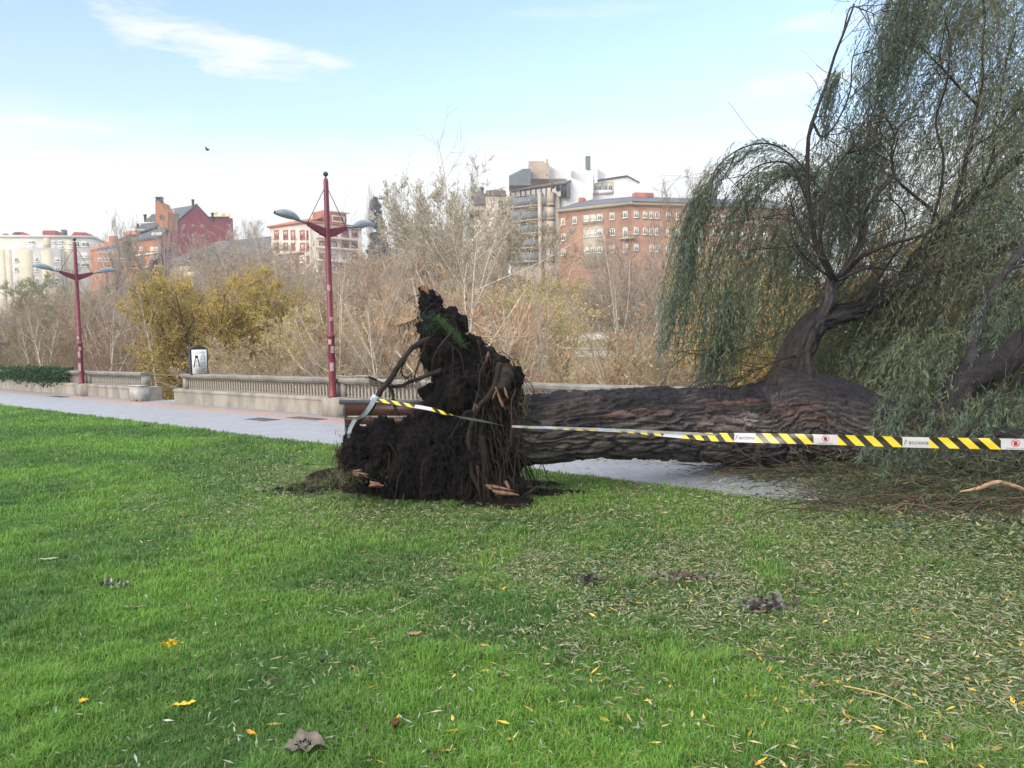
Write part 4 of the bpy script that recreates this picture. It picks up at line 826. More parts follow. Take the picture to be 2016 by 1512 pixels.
plant('bare_b', 515, 470, 60, 'tan bare tree at the corner of the white apartment building', group=T)
plant('tall_bare', 492, 428, 110, 'distant bare tree on the skyline beyond the slate roof', group=T, sx=.9)
plant('yellow_sparse', 592, 585, 17, 'slender tree with sparse yellow leaves between the willow and the near lamp', group=T, sx=.8)
plant('bare', 575, 545, 28, 'bare tree with fine twigs behind the slender yellow tree', group=T)
plant('bare_b', 625, 555, 24, 'tan tree just before the near lamp post', group=T)
plant('yellow_sparse', 690, 600, 17.5, 'yellowish leafy tree just beyond the near red lamp', group=T, sx=1.1)
plant('bare_b', 712, 478, 40, 'big tan tree hiding the end of the white apartment building', group=T, sx=.95)
plant('spruce', 752, 378, 150, 'dark pointed spruce standing on the skyline', group=T, name='spruce_tree', zb=10, sx=.95)
for x, y, lab in ((734, 392, 'thin bare poplar on the skyline just before the spruce'), (783, 385, 'thin bare poplar on the skyline just beyond the spruce')):
    plant('poplar', x, y, 150, lab, group='skyline poplars', name='poplar_tree', zb=12, sx=.3)
plant('pale', 865, 352, 34, 'large pale tree covered in silvery white leaves, above the root plate', group=T, sx=.80, rot=1.0)
plant('pale', 940, 388, 31, 'silvery tree with forking white limbs, nearest the balcony block', group=T, sx=.88, rot=2.2)
plant('pale', 842, 425, 38, 'silvery grey tree, lowest of the three, next to the spruce', group=T, sx=.62, rot=4)
plant('bare', 760, 500, 30, 'tan tree with dense twigs above the leaning root', group=T)
plant('bare', 830, 545, 22, 'fine branched tree right behind the top of the root plate', group=T)
plant('pale_bare', 903, 440, 13.6, 'pale barked tree spreading long curved limbs behind the root plate', group=T, sx=.95, rot=.3)
plant('yellow_sparse', 1035, 515, 34, 'rounded yellow green tree below the balcony block', group=T, sx=1.2)
plant('yellow_sparse', 1080, 545, 28, 'lower yellow green tree before the brick building', group=T, sx=1.2)
plant('birch', 1135, 452, 40, 'white birch with lopped top in front of the brick building', group='birches behind the balustrade', name='birch_tree', sx=1.0)
plant('bare', 1175, 535, 98, 'reddish bare tree below the brick building', group=T)
plant('bare', 1225, 515, 100, 'grey bare tree below the middle of the brick building', group=T)
plant('tall_bare', 1320, 340, 52, 'tallest bare tree, rising over the roof of the brick building', group=T, sx=.8)
plant('bare', 1290, 465, 46, 'bare tree standing against the corner of the brick wing', group=T)
plant('orange_tree', 1400, 560, 34, 'orange leaved tree behind the hanging willow curtain', group=T, sx=1.1)
plant('orange_tree', 1490, 470, 40, 'tall golden tree behind the fallen willow limb', group=T)
plant('yellow_sparse', 1560, 520, 30, 'golden tree seen under the raised willow limb', group=T, sx=1.2)
plant('orange_tree', 1700, 500, 26, 'golden orange tree glimpsed between the willow branches', group=T)
plant('orange_tree', 1850, 440, 34, 'orange tree mostly hidden by the willow crown', group=T)
plant('yellow', 1640, 610, 15.5, 'yellow green bush behind the fork of the fallen trunk', group=T, name='willow_tree', sx=1.2)
plant('yellow', 1960, 560, 15.5, 'yellow green bush behind the hanging willow crown', group=T, name='willow_tree', sx=1.4)
PB = 'pale barked young trees behind the balustrade'
for x, y, n_, sx_, ro, lab in ((655, 540, 15, .8, 1, 'pale branched young tree seen past the upper pole of the near red lamp'), (738, 600, 13.6, .9, 2.2, 'pale low branched tree between the near lamp and the leaning root'), (1015, 560, 15, .7, 3, 'pale branched young tree above the near end of the fallen trunk'), (1225, 560, 14.5, .7, 4, 'pale branched young tree below the corner of the brick building'), (560, 560, 20, .7, 5, 'pale branched tree rising beside the yellow willow'), (205, 590, 17, .7, .6, 'pale branched tree between the far lamp and the yellow willow')):
    plant('pale_bare', x, y, n_, lab, group=PB, sx=sx_, rot=ro)
for x, y, n_, lab in ((1068, 575, 16, 'thin upright pale stems beneath the balcony block'), (1290, 545, 15, 'thin upright pale stems next to the hanging willow curtain'), (795, 520, 18, 'thin upright pale stems behind the leaning root'), (500, 560, 22, 'thin upright pale stems just beyond the yellow willow')):
    plant('poplar_thin', x, y, n_, lab, group='pale upright saplings', sx=.6)
# shrubs by the water
rg = np.random.default_rng(21)
SH = 'shrubs at the water'
for x, y, n_, k in ((1045, 705, 15, 'tan_shrub'), (1100, 700, 14.5, 'tan_shrub'), (1150, 712, 15, 'red_shrub'), (1205, 700, 16, 'red_shrub'), (1255, 690, 15, 'tan_shrub'), (1300, 600, 15, 'tan_shrub'), (1350, 640, 15, 'tan_shrub'), (1410, 650, 14.5, 'tan_shrub'), (1470, 650, 15, 'red_shrub'),
               (1075, 722, 13.4, 'red_shrub'), (1130, 724, 13.4, 'red_shrub'), (1190, 722, 13.2, 'tan_shrub'), (1030, 716, 14, 'red_shrub'), (1240, 725, 13, 'red_shrub'), (760, 640, 16, 'tan_shrub'), (820, 660, 16, 'tan_shrub'), (700, 660, 15, 'bare_b'), (640, 650, 16, 'tan_shrub'), (560, 660, 15, 'tan_shrub'), (500, 640, 15, 'tan_shrub')):
    lab = {'tan_shrub': 'straw coloured twiggy shrub behind the balustrade', 'red_shrub': 'reddish twiggy shrub behind the balustrade', 'bare_b': 'dark twiggy shrub just behind the near red lamp'}[k]
    plant(k, x, y, n_, lab, 'shrub', {'tan_shrub': 'straw coloured shrubs', 'red_shrub': 'reddish shrubs', 'bare_b': None}[k], 'shrub', sx=1.1 if k != 'bare_b' else .9)
# thicket filling both banks: one mass
def mesh_arrays(me):
    n = len(me.vertices); v = np.zeros(n * 3, np.float32); me.vertices.foreach_get('co', v); c = np.zeros(n * 4, np.float32); me.color_attributes['Col'].data.foreach_get('color', c)
    lv = np.zeros(len(me.loops), np.int32); me.loops.foreach_get('vertex_index', lv); return v.reshape(-1, 3), c.reshape(-1, 4)[:, :3], lv.reshape(-1, 4)
bushes = []
for k, sd in enumerate((31, 32, 33)):
    tr, cr = make_tree(seed=sd, H=6, r=.05, stems=7, spread=.4, t0=.08, n1=42, a1=30, l1=.38, n2=8, n3=7, rt=.009, bark=((.38, .32, .26), (.32, .27, .22)), twig=((.52, .43, .35), (.46, .38, .31), (.57, .48, .39)), leaves=2400, lcol=((.58, .49, .34), (.55, .46, .32), (.60, .54, .40)), lsize=.06)
    o = tr.build('x', m_bark); o2 = cr.build('x', m_crown); A_ = mesh_arrays(o.data); B_ = mesh_arrays(o2.data); bpy.data.objects.remove(o); bpy.data.objects.remove(o2)
    bushes.append((np.concatenate([A_[0], B_[0]]), np.concatenate([A_[1], B_[1]]), np.concatenate([A_[2], B_[2] + len(A_[0])])))
sky_x = [-200, 0, 60, 120, 200, 260, 330, 420, 470, 520, 600, 690, 760, 820, 900, 960, 1010, 1100, 1200, 1300, 1400, 1600, 2300]
sky_y = [590, 600, 590, 600, 575, 545, 545, 545, 520, 520, 560, 560, 520, 500, 500, 520, 575, 575, 580, 560, 580, 560, 520]
mb = MB(); cnt = 0
tint_x = [-200, 60, 200, 330, 500, 700, 900, 1050, 1300, 1500, 2300]
tint = np.array([(.80, .78, .6), (.72, .74, .58), (.85, .74, .68), (.9, .82, .68), (1.0, .95, .88), (1.08, 1.0, .88), (1.15, 1.02, .92), (1.25, 1.12, .88), (1.25, 1.05, .88), (1.25, 1.05, .7), (1.2, 1.1, .65)])
for n_, dx, off, clear in ((18, 62, 70, True), (23, 46, 45, True), (32, 40, 25, True), (52, 30, 12, False), (72, 26, 2, False), (90, 24, -6, False)):
    for x in np.arange(-160, 2150, dx):
        x_ = x + rg.uniform(-.4, .4) * dx; n2_ = n_ + rg.uniform(-1.5, 1.5) * (n_ / 25)
        if n_ < 28 and 285 < x_ < 575: continue
        if clear and 1010 < x_ < 1330 and n_ > 19: continue
        if not clear and 1000 < x_ < 1330 and n_ < 95: continue
        r = ray(x_, 600); k = n2_ / (r[0] * NH[0] + r[1] * NH[1]); xy = (CAM + r * k)[:2]
        if clear and 1000 < x_ < 1330: yt = 722 + rg.uniform(-12, 12)
        else: yt = np.interp(x_, sky_x, sky_y) + off + rg.uniform(-14, 26)
        rr_ = ray(x_, yt); zt = CZ + rr_[2] * k; s_ = xy.dot(EH); z0 = float(terr(np.array([s_]), np.array([n2_]))[0]); h = max(zt - z0, 1.) / 5.6
        bv, bc, bf = bushes[rg.integers(3)]; a = rg.uniform(0, 6.28); ca, sa = math.cos(a), math.sin(a); w = h * rg.uniform(.9, 1.15)
        vv = np.column_stack([(bv[:, 0] * ca - bv[:, 1] * sa) * w + xy[0], (bv[:, 0] * sa + bv[:, 1] * ca) * w + xy[1], bv[:, 2] * h + z0])
        tn = np.array([np.interp(x_, tint_x, tint[:, q]) for q in range(3)]) * rg.uniform(.80, 1.12) * np.array([.96, .94, .93])
        mb.add(vv, bf, 0, np.clip(bc * tn, 0, 1)); cnt += 1
# far bank behind the terraces
for x in np.arange(1000, 1340, 13):
    n2_ = rg.uniform(96, 112); r = ray(x, 600); k = n2_ / (r[0] * NH[0] + r[1] * NH[1]); xy = (CAM + r * k)[:2]; yt = 560 + rg.uniform(-14, 14); zt = CZ + ray(x, yt)[2] * k; z0 = float(terr(np.array([xy.dot(EH)]), np.array([n2_]))[0]); h = max(zt - z0, 1) / 5.6
    bv, bc, bf = bushes[rg.integers(3)]; mb.add(bv * h + np.array([xy[0], xy[1], z0]), bf, 0, np.clip(bc * np.array([1.3, 1.08, .8]) * rg.uniform(.85, 1.2), 0, 1)); cnt += 1
o = mb.build('thicket', m_crown); tag(o, 'mass of bare brown scrub and young trees covering both river banks', 'thicket', kind='stuff')
print('thicket bushes', cnt, 'verts', mb.n)
# ivy on the rail
mb = MB(); n = 5200; s_ = -30.9 - rg.exponential(3.2, n) ** 1.0 * 1.5 + rg.normal(0, .2, n); s_ = np.clip(s_, -52, -29.9); zc = .80 - np.abs(rg.normal(0, .19, n)) * (1 - .3 * (s_ > -32)); n_ = np.where(zc > .72, rg.uniform(10.6, 11.1, n), rg.uniform(10.55, 10.8, n)); zc = np.maximum(zc, .3) + rg.normal(0, .03, n)
zc = np.where(rg.random(n) < .25, .86 + np.abs(rg.normal(0, .06, n)), zc)
p = np.array([SN(a, b, c) for a, b, c in zip(s_, n_, zc)]); d = nrm(rg.normal(size=(n, 3)) + np.array([-.3, -.5, -.4])); leafset(mb, p, d, rg.uniform(.07, .13, n), rg.uniform(.06, .10, n), rg, pick(rg, n, ((.035, .085, .035), (.05, .11, .045), (.03, .06, .03)), .25))
tag(mb.build('ivy', m_crown), 'dark green ivy hanging over the far end of the balustrade', 'ivy')
# ================================================================== FALLEN WILLOW
rg = np.random.default_rng(5)
def catmull(pts, n):
    pts = np.asarray(pts, float); k = len(pts); q = np.vstack([2 * pts[0] - pts[1], pts, 2 * pts[-1] - pts[-2]]); u = np.linspace(0, k - 1 - 1e-9, n); i = u.astype(int); f = (u - i)[:, None]
    a, b, c, d = q[i], q[i + 1], q[i + 2], q[i + 3]
    return .5 * ((2 * b) + (-a + c) * f + (2 * a - 5 * b + 4 * c - d) * f ** 2 + (-a + 3 * b - 3 * c + d) * f ** 3)
m_wbark = bpy.data.materials.new('willow_bark'); m_wbark.use_nodes = True; t = m_wbark.node_tree; b = t.nodes['Principled BSDF']; b.inputs['Roughness'].default_value = .9; b.inputs['Specular IOR Level'].default_value = .25
a = N(t, 'ShaderNodeAttribute', attribute_name='Col'); tcn = N(t, 'ShaderNodeTexCoord'); n1_ = N(t, 'ShaderNodeTexNoise', i_Scale=34.0, i_Detail=8.0, i_Roughness=.7); L(t, tcn.outputs['Object'], n1_.inputs['Vector'])
mm = t.nodes.new('ShaderNodeMix'); mm.data_type = 'RGBA'; mm.blend_type = 'MULTIPLY'; mm.inputs[0].default_value = 1; L(t, a.outputs['Color'], mm.inputs[6]); L(t, mixc(t, ramp(t, n1_.outputs[0], .3, .7), (1.35, 1.3, 1.3), (.55, .55, .58)), mm.inputs[7]); L(t, mm.outputs[2], b.inputs['Base Color'])
bp = N(t, 'ShaderNodeBump', i_Strength=.8, i_Distance=.015); L(t, n1_.outputs[0], bp.inputs['Height']); L(t, bp.outputs[0], b.inputs['Normal'])

def bark_tube(ctrl, nl, na, amp, seed, pale=None, dark=(.018, .017, .021), lit=(.064, .059, .060), rust=(.080, .056, .047), moss=0, squash=1.0):
    """ctrl rows: x,y,z,r  -> furrowed trunk mesh"""
    C_ = catmull(ctrl, nl); pts, rad = C_[:, :3], C_[:, 3]; tg = nrm(np.gradient(pts, axis=0)); a0 = np.cross(tg[0], np.array([0, 0, 1.0]) if abs(tg[0][2]) < .7 else np.array([0, 1.0, 0])); A_ = np.zeros_like(pts)
    for i in range(nl): a0 = a0 - tg[i] * a0.dot(tg[i]); a0 = a0 / np.linalg.norm(a0); A_[i] = a0
    B_ = np.cross(A_, tg)
    if B_[0, 2] < 0 and abs(tg[0][2]) < .7: B_ = -B_
    s_ = np.concatenate([[0], np.cumsum(np.linalg.norm(np.diff(pts, axis=0), axis=1))]); th = np.arange(na) * 2 * math.pi / na
    S, TH = np.meshgrid(s_, th, indexing='ij'); Rr = np.repeat(rad[:, None], na, 1); ct, st = np.cos(TH), np.sin(TH)
    q = np.column_stack([S.ravel(), (ct * Rr).ravel(), (st * Rr).ravel()])
    warp = (fbm(q * np.array([2.2, 3, 3]), 3, seed) - .5); w2 = (fbm(q * np.array([1.2, 2, 2]) + 9, 3, seed + 3) - .5)
    u = np.column_stack([q[:, 0] * 4.0 + w2 * 1.2, (q[:, 1] + warp * .16) * 17, (q[:, 2] + w2 * .18) * 17])
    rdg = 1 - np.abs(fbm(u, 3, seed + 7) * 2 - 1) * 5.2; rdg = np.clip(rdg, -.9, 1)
    u2 = np.column_stack([q[:, 0] * 9 + warp * 2, q[:, 1] * 34, q[:, 2] * 34]); fine = fbm(u2, 2, seed + 11) - .5
    lump = (fbm(q * np.array([1.1, 1.6, 1.6]), 3, seed + 20) - .5)
    disp = (-amp * rdg * .9 + fine * amp * .8 + lump * .30 * Rr.ravel())
    rr_ = Rr.ravel() + disp; ctf, stf = ct.ravel(), st.ravel()
    V = pts.repeat(na, 0) + A_.repeat(na, 0) * (ctf * rr_)[:, None] + B_.repeat(na, 0) * (stf * rr_ * squash)[:, None]
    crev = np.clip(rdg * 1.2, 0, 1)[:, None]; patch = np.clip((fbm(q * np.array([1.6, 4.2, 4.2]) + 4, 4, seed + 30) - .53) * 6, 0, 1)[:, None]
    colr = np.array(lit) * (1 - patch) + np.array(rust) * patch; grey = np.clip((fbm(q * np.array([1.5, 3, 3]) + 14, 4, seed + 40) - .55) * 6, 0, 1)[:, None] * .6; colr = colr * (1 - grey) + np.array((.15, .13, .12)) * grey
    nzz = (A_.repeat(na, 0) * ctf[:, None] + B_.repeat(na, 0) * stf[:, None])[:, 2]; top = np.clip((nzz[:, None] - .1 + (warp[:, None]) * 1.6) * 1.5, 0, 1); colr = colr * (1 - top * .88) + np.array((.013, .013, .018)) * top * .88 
    if pale is not None:
        for (ps, pt, ws, wt_, pc) in pale:
            g_ = np.exp(-(((S.ravel() - ps) / ws) ** 2 + (((TH.ravel() - pt + math.pi) % (2 * math.pi) - math.pi) / wt_) ** 2) + (warp * 2.2))[:, None]; g_ = np.clip(g_ * 1.3 - .25, 0, 1); colr = colr * (1 - g_) + np.array(pc) * g_
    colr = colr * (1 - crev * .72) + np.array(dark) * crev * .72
    i, j = np.meshgrid(np.arange(nl - 1), np.arange(na), indexing='ij'); j2 = (j + 1) % na
    f = np.stack([i * na + j, i * na + j2, (i + 1) * na + j2, (i + 1) * na + j], -1).reshape(-1, 4)
    return V, f, np.clip(colr, 0, 1)
def ctrl_px(rows):   # px, py, half px, depth
    out = []
    for px, py, h, d in rows: p = P(px, py, d); out.append([*p, h * d / F])
    return np.array(out)
tree_root = empty('fallen_willow', tuple(P(1020, 985, 8.1)[:2]) + (0,)); tag(tree_root, 'huge uprooted willow lying across the footpath with its root plate torn from the lawn', 'fallen tree')
trunk_rows = [(985, 842, 58, 8.2), (1040, 848, 66, 8.3), (1120, 840, 66, 8.45), (1210, 836, 65, 8.7), (1300, 834, 66, 9.0), (1390, 837, 71, 9.3), (1470, 838, 77, 9.6), (1520, 826, 79, 9.68), (1575, 812, 80, 9.65), (1635, 820, 78, 9.55), (1700, 840, 71, 9.35), (1780, 868, 62, 9.05), (1880, 888, 58, 8.7), (2000, 905, 56, 8.35), (2150, 925, 52, 7.95), (2330, 945, 46, 7.55), (2500, 960, 34, 7.2)]
TC = ctrl_px(trunk_rows)
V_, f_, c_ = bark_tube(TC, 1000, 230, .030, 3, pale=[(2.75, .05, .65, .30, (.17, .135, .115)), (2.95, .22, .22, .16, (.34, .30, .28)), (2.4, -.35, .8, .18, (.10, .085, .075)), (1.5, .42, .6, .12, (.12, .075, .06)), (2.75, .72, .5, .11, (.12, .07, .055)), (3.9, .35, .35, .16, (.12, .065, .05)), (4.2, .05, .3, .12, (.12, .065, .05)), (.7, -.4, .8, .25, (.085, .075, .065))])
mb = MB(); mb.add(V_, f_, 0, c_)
for p_, r_, s__ in ((P(1590, 800, 9.62), .40, 5), (P(1475, 872, 9.62), .30, 6), (P(1680, 815, 9.66), .36, 8)):   # swelling at the fork, as burls
    pass
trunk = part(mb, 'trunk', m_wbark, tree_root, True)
# big limb out of the fork
limbs = []
def limb(rows, nl, na, amp, seed, **k):
    C__ = ctrl_px(rows); V_, f_, c_ = bark_tube(C__, nl, na, amp, seed, **k); m = MB().add(V_, f_, 0, c_); limbs.append(catmull(C__, 60)); return part(m, 'branch', m_wbark, tree_root, True)
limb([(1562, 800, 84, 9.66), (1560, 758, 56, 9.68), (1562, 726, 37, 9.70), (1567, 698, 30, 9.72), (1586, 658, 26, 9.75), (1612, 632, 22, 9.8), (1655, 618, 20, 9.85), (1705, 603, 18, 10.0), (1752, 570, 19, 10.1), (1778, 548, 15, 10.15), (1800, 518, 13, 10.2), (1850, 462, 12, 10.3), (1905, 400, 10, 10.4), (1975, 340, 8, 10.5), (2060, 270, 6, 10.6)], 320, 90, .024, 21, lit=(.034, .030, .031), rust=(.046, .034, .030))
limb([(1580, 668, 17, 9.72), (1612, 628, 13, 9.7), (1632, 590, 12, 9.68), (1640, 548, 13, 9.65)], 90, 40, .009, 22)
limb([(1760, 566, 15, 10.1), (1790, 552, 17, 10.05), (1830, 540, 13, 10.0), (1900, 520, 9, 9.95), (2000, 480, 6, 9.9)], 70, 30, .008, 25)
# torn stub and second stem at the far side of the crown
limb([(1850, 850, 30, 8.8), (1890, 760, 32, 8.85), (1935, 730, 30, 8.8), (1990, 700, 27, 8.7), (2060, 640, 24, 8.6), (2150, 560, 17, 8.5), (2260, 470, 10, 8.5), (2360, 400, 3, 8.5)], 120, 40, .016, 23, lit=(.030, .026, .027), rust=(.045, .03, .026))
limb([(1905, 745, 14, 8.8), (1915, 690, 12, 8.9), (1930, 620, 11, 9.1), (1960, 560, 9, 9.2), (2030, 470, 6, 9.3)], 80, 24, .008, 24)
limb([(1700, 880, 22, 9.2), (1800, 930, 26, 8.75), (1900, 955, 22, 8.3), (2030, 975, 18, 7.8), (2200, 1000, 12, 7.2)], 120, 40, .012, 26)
# slender branches; px, py, radius px
m_br = mat('branch_bark', (.014, .012, .014), .85, (.030, .024, .024), 14, bump=.4, bscale=60)
fans = [
 ([(1640, 548), (1606, 482), (1592, 400), (1588, 330), (1600, 240), (1626, 165), (1655, 80), (1682, 8)], 9, 3, 9.6),
 ([(1640, 548), (1612, 500), (1580, 462), (1562, 420), (1558, 380)], 5, 1.5, 9.6), ([(1640, 548), (1600, 520), (1566, 480), (1552, 430), (1560, 390)], 4, 1.4, 9.7),
 ([(1642, 545), (1618, 490), (1616, 440), (1625, 390), (1640, 340), (1670, 300), (1690, 280)], 6, 2, 9.5),
 ([(1645, 548), (1690, 480), (1690, 440), (1695, 360), (1705, 290), (1715, 230)], 5, 2, 9.75),
 ([(1645, 550), (1680, 510), (1700, 470), (1698, 430), (1720, 390), (1760, 345), (1755, 300), (1770, 250), (1810, 225)], 6, 2, 9.8),
 ([(1648, 552), (1700, 505), (1760, 480), (1830, 455), (1900, 410), (1960, 380)], 7, 3, 9.9), ([(1650, 550), (1700, 530), (1740, 530), (1790, 545)], 5, 2, 9.7),
 ([(1600, 240), (1618, 270), (1635, 260), (1655, 230), (1672, 180), (1678, 120), (1700, 60)], 4, 1.3, 9.6), ([(1655, 80), (1672, 20), (1700, 22), (1725, 30)], 2.5, 1, 9.6),
 ([(1592, 400), (1560, 330), (1520, 320), (1480, 335), (1440, 370)], 4, 1.5, 9.5), ([(1590, 340), (1540, 290), (1490, 282), (1430, 310), (1400, 345)], 3, 1.2, 9.5), ([(1600, 350), (1560, 310), (1500, 280), (1430, 200)], 1.4, .6, 9.4),
 ([(1850, 462), (1845, 425), (1800, 385), (1766, 350), (1755, 310), (1768, 270)], 6, 2.5, 10.3), ([(1870, 440), (1890, 360), (1905, 300), (1925, 210), (1935, 120), (1938, -20)], 7, 3, 10.4),
 ([(1905, 400), (1950, 330), (1960, 240), (1975, 150), (2000, 60)], 5, 2, 10.5), ([(1925, 210), (1880, 160), (1830, 110), (1790, 50), (1770, -20)], 4, 2, 10.4), ([(1700, 600), (1720, 560), (1775, 480), (1780, 420), (1740, 380)], 5, 2, 10.0),
 ([(1566, 700), (1530, 712), (1470, 740), (1440, 765)], 3, 1, 9.7), ([(1545, 650), (1480, 680), (1400, 700), (1340, 690)], 2, .8, 9.7),
 ([(1770, 992), (1850, 915), (1950, 790), (2016, 690)], 3.0, 2.0, 8.3), ([(1610, 980), (1700, 945), (1800, 935), (1900, 900)], 3, 1.3, 8.6), ([(1640, 962), (1600, 930), (1560, 925)], 2, 1, 8.8),
 ([(1900, 300), (1960, 260), (2016, 200), (2090, 120)], 4, 2, 10.4), ([(1800, 520), (1840, 420), (1860, 330), (1845, 240), (1870, 130), (1860, 20)], 5, 2, 10.2), ([(1935, 730), (1960, 640), (1990, 560), (2040, 480)], 6, 3, 10.2)]
segs = []
for pts, ra, rb, d in fans:
    ra, rb = ra * .68, rb * .62
    d = d - .3
    q = np.array([P(x, y, d + .12 * math.sin(i * 1.7 + x)) for i, (x, y) in enumerate(pts)]); q = catmull(q, 26); q += (np.column_stack([vn(q * 3, 1), vn(q * 3, 2), vn(q * 3, 3)]) - .5) * .04
    part(MB().tube(q, np.linspace(ra, rb, 26) * d / F, 7), 'branch', m_br, tree_root, True); segs.append(q)
# fine bare twigs through the crown
mb = MB()
allseg = np.array([s_[np.linspace(0, len(s_) - 1, 26).astype(int)] for s_ in segs] + [np.asarray(l_)[np.linspace(8, 59, 26).astype(int), :3] for l_ in limbs[:3]])
AR = np.full(allseg.shape[:2], .012)
B1, R1, l_1 = spawn(allseg, AR, 12, .15, 1, 45, lambda t, i, n: np.full(n, 1.15), 8, .15, -.02, rg, .5, .0048)
B2, R2, l_2 = spawn(B1, R1, 5, .1, 1, 35, lambda t, i, n: np.full(n, .7), 6, .14, -.06, rg, .6, .0022)
def keepm(B):
    q_ = B[:, B.shape[1] // 2] - CAM; dd_ = q_ @ fw; x_ = CX + F * (q_ @ RT) / dd_; y_ = CY - F * (q_ @ UP) / dd_; return ~(((x_ < 1600) & (y_ < 345)) | ((x_ < 1690) & (y_ < 130) & (rg.random(len(B)) < .7)))
k1, k2 = keepm(B1), keepm(B2); B1, R1, B2, R2 = B1[k1], R1[k1], B2[k2], R2[k2]
mb.tube(B1, R1, 4, c=pick(rg, len(B1), ((.022, .018, .02), (.045, .036, .032)), .2), caps=False); mb.tube(B2, R2, 3, c=pick(rg, len(B2), ((.05, .04, .035), (.12, .10, .07)), .2), caps=False)
part(mb, 'twigs', m_bark, tree_root)

# ---- hanging foliage
WL = ((.085, .140, .105), (.105, .165, .115), (.068, .116, .092), (.13, .19, .115), (.17, .21, .155))
WLY = ((.17, .21, .11), (.20, .225, .115), (.145, .185, .10), (.235, .235, .125), (.11, .155, .10))
WLB = ((.13, .19, .13), (.10, .16, .11), (.16, .22, .17), (.08, .14, .09))
BRN = ((.17, .14, .07), (.20, .17, .08))
m_wleaf = mat('willow_leaves', (1, 1, 1), .55, attr=True, trans=.36, spec=.35)
fol = MB(); tw_ = MB()
def strands(paths, nleaf, cols, lsz=.085, lw=.013, rtw=.0018):
    """paths (N,K,3)"""
    if len(paths) == 0: return
    n, K = paths.shape[:2]; rad = np.full((n, K), rtw) * np.linspace(1.2, .6, K)[None]; tw_.tube(paths, rad, 3, c=pick(rg, n, ((.13, .12, .06), (.09, .07, .05)), .2), caps=False)
    m = n * nleaf; idx = np.repeat(np.arange(n), nleaf); t = np.tile((np.arange(nleaf) + .5) / nleaf, n) + rg.normal(0, .3 / nleaf, m); t = np.clip(t, 0, 1)
    p, d, _ = sample(paths, rad, idx, t); a = np.radians(rg.uniform(18, 58, m))[:, None]; d2 = nrm(d * np.cos(a) + perp(d, rg) * np.sin(a) + np.array([0, 0, -.28]))
    sc = pick(rg, n, cols, .25)[idx] * .7 + pick(rg, m, cols, .2) * .3
    leafset(fol, p, d2, lsz * rg.uniform(.6, 1.25, m), lw * rg.uniform(.7, 1.2, m), rg, sc)
def plume(path, d, w0, w1, n, cols=WL, nleaf=22, seg=.45, dz=.35, lsz=.085, droop=0.):
    q = catmull([P(x, y, d) for x, y in path], 40); L_ = len(q); out = []
    for k in range(n):
        a = rg.uniform(-.12, 1 - seg * .7); b = min(1, a + seg * rg.uniform(.6, 1.25)); a = max(a, 0); u = np.linspace(a, b, 9) * (L_ - 1)
        base = np.column_stack([np.interp(u, np.arange(L_), q[:, i]) for i in range(3)]); wv = (w0 + (w1 - w0) * (a + b) / 2) * d / F
        o = RT * rg.normal(0, .5) * wv + fw * rg.normal(0, .5) * dz * .6 + UP * rg.normal(0, .25) * wv; o2 = RT * rg.normal(0, .35) * wv + UP * rg.normal(0, .2) * wv
        f = np.linspace(0, 1, 9)[:, None]; out.append(base + o + o2 * f + np.array([0, 0, -1.0]) * droop * f ** 2)
    strands(np.array(out), nleaf, cols, lsz=lsz)
# outer arching curtain
plume([(1600, 350), (1540, 296), (1480, 290), (1420, 325), (1385, 370), (1362, 440), (1350, 520), (1330, 600), (1312, 700)], 9.5, 22, 30, 95, WL, 20, .3, droop=.14)
plume([(1640, 420), (1600, 340), (1560, 300), (1500, 300), (1450, 350), (1440, 420)], 9.7, 50, 60, 36, WL + WLY[:1], 18, .4, droop=.4)
plume([(1400, 360), (1372, 430), (1355, 520), (1335, 620), (1318, 700)], 9.5, 22, 44, 200, WL, 24, .4)
plume([(1600, 360), (1560, 335), (1500, 370), (1455, 430), (1420, 520), (1398, 620)], 9.55, 30, 34, 120, WL, 20, .4)
plume([(1560, 330), (1500, 345), (1450, 400), (1430, 470)], 9.5, 30, 40, 45, WL, 18, .5)
plume([(1430, 560), (1425, 640), (1412, 700), (1405, 765)], 9.5, 60, 30, 170, WL[:3] + WLY[:1], 24, .6)
plume([(1500, 430), (1470, 520), (1440, 620), (1425, 690)], 9.6, 70, 60, 90, WL + WLY[:2], 18, .5)
plume([(1560, 430), (1545, 520), (1520, 620), (1500, 700)], 10.0, 70, 70, 130, WLY[:3] + WL[:3], 18, .5)
# tall dark feather and its neighbour
plume([(1815, -60), (1788, 40), (1758, 130), (1728, 220), (1705, 320), (1690, 420), (1678, 500)], 9.9, 50, 56, 400, WL[:4], 24, .3)
plume([(1775, -60), (1757, 30), (1735, 120), (1718, 190)], 9.9, 26, 30, 60, WL[:3], 22, .4)
plume([(1652, 145), (1636, 180), (1625, 240), (1617, 310)], 9.6, 16, 22, 55, WL[:3], 20, .5)
plume([(1700, 240), (1680, 300), (1660, 360), (1640, 430)], 9.8, 30, 60, 60, WL[:4], 20, .4)
plume([(1640, 330), (1605, 400), (1575, 480), (1560, 560)], 10.0, 70, 90, 200, WL + WLY[:1], 20, .4)
plume([(1700, 330), (1660, 420), (1640, 520), (1620, 600)], 10.6, 90, 100, 170, WL + WLY[:2], 20, .4)
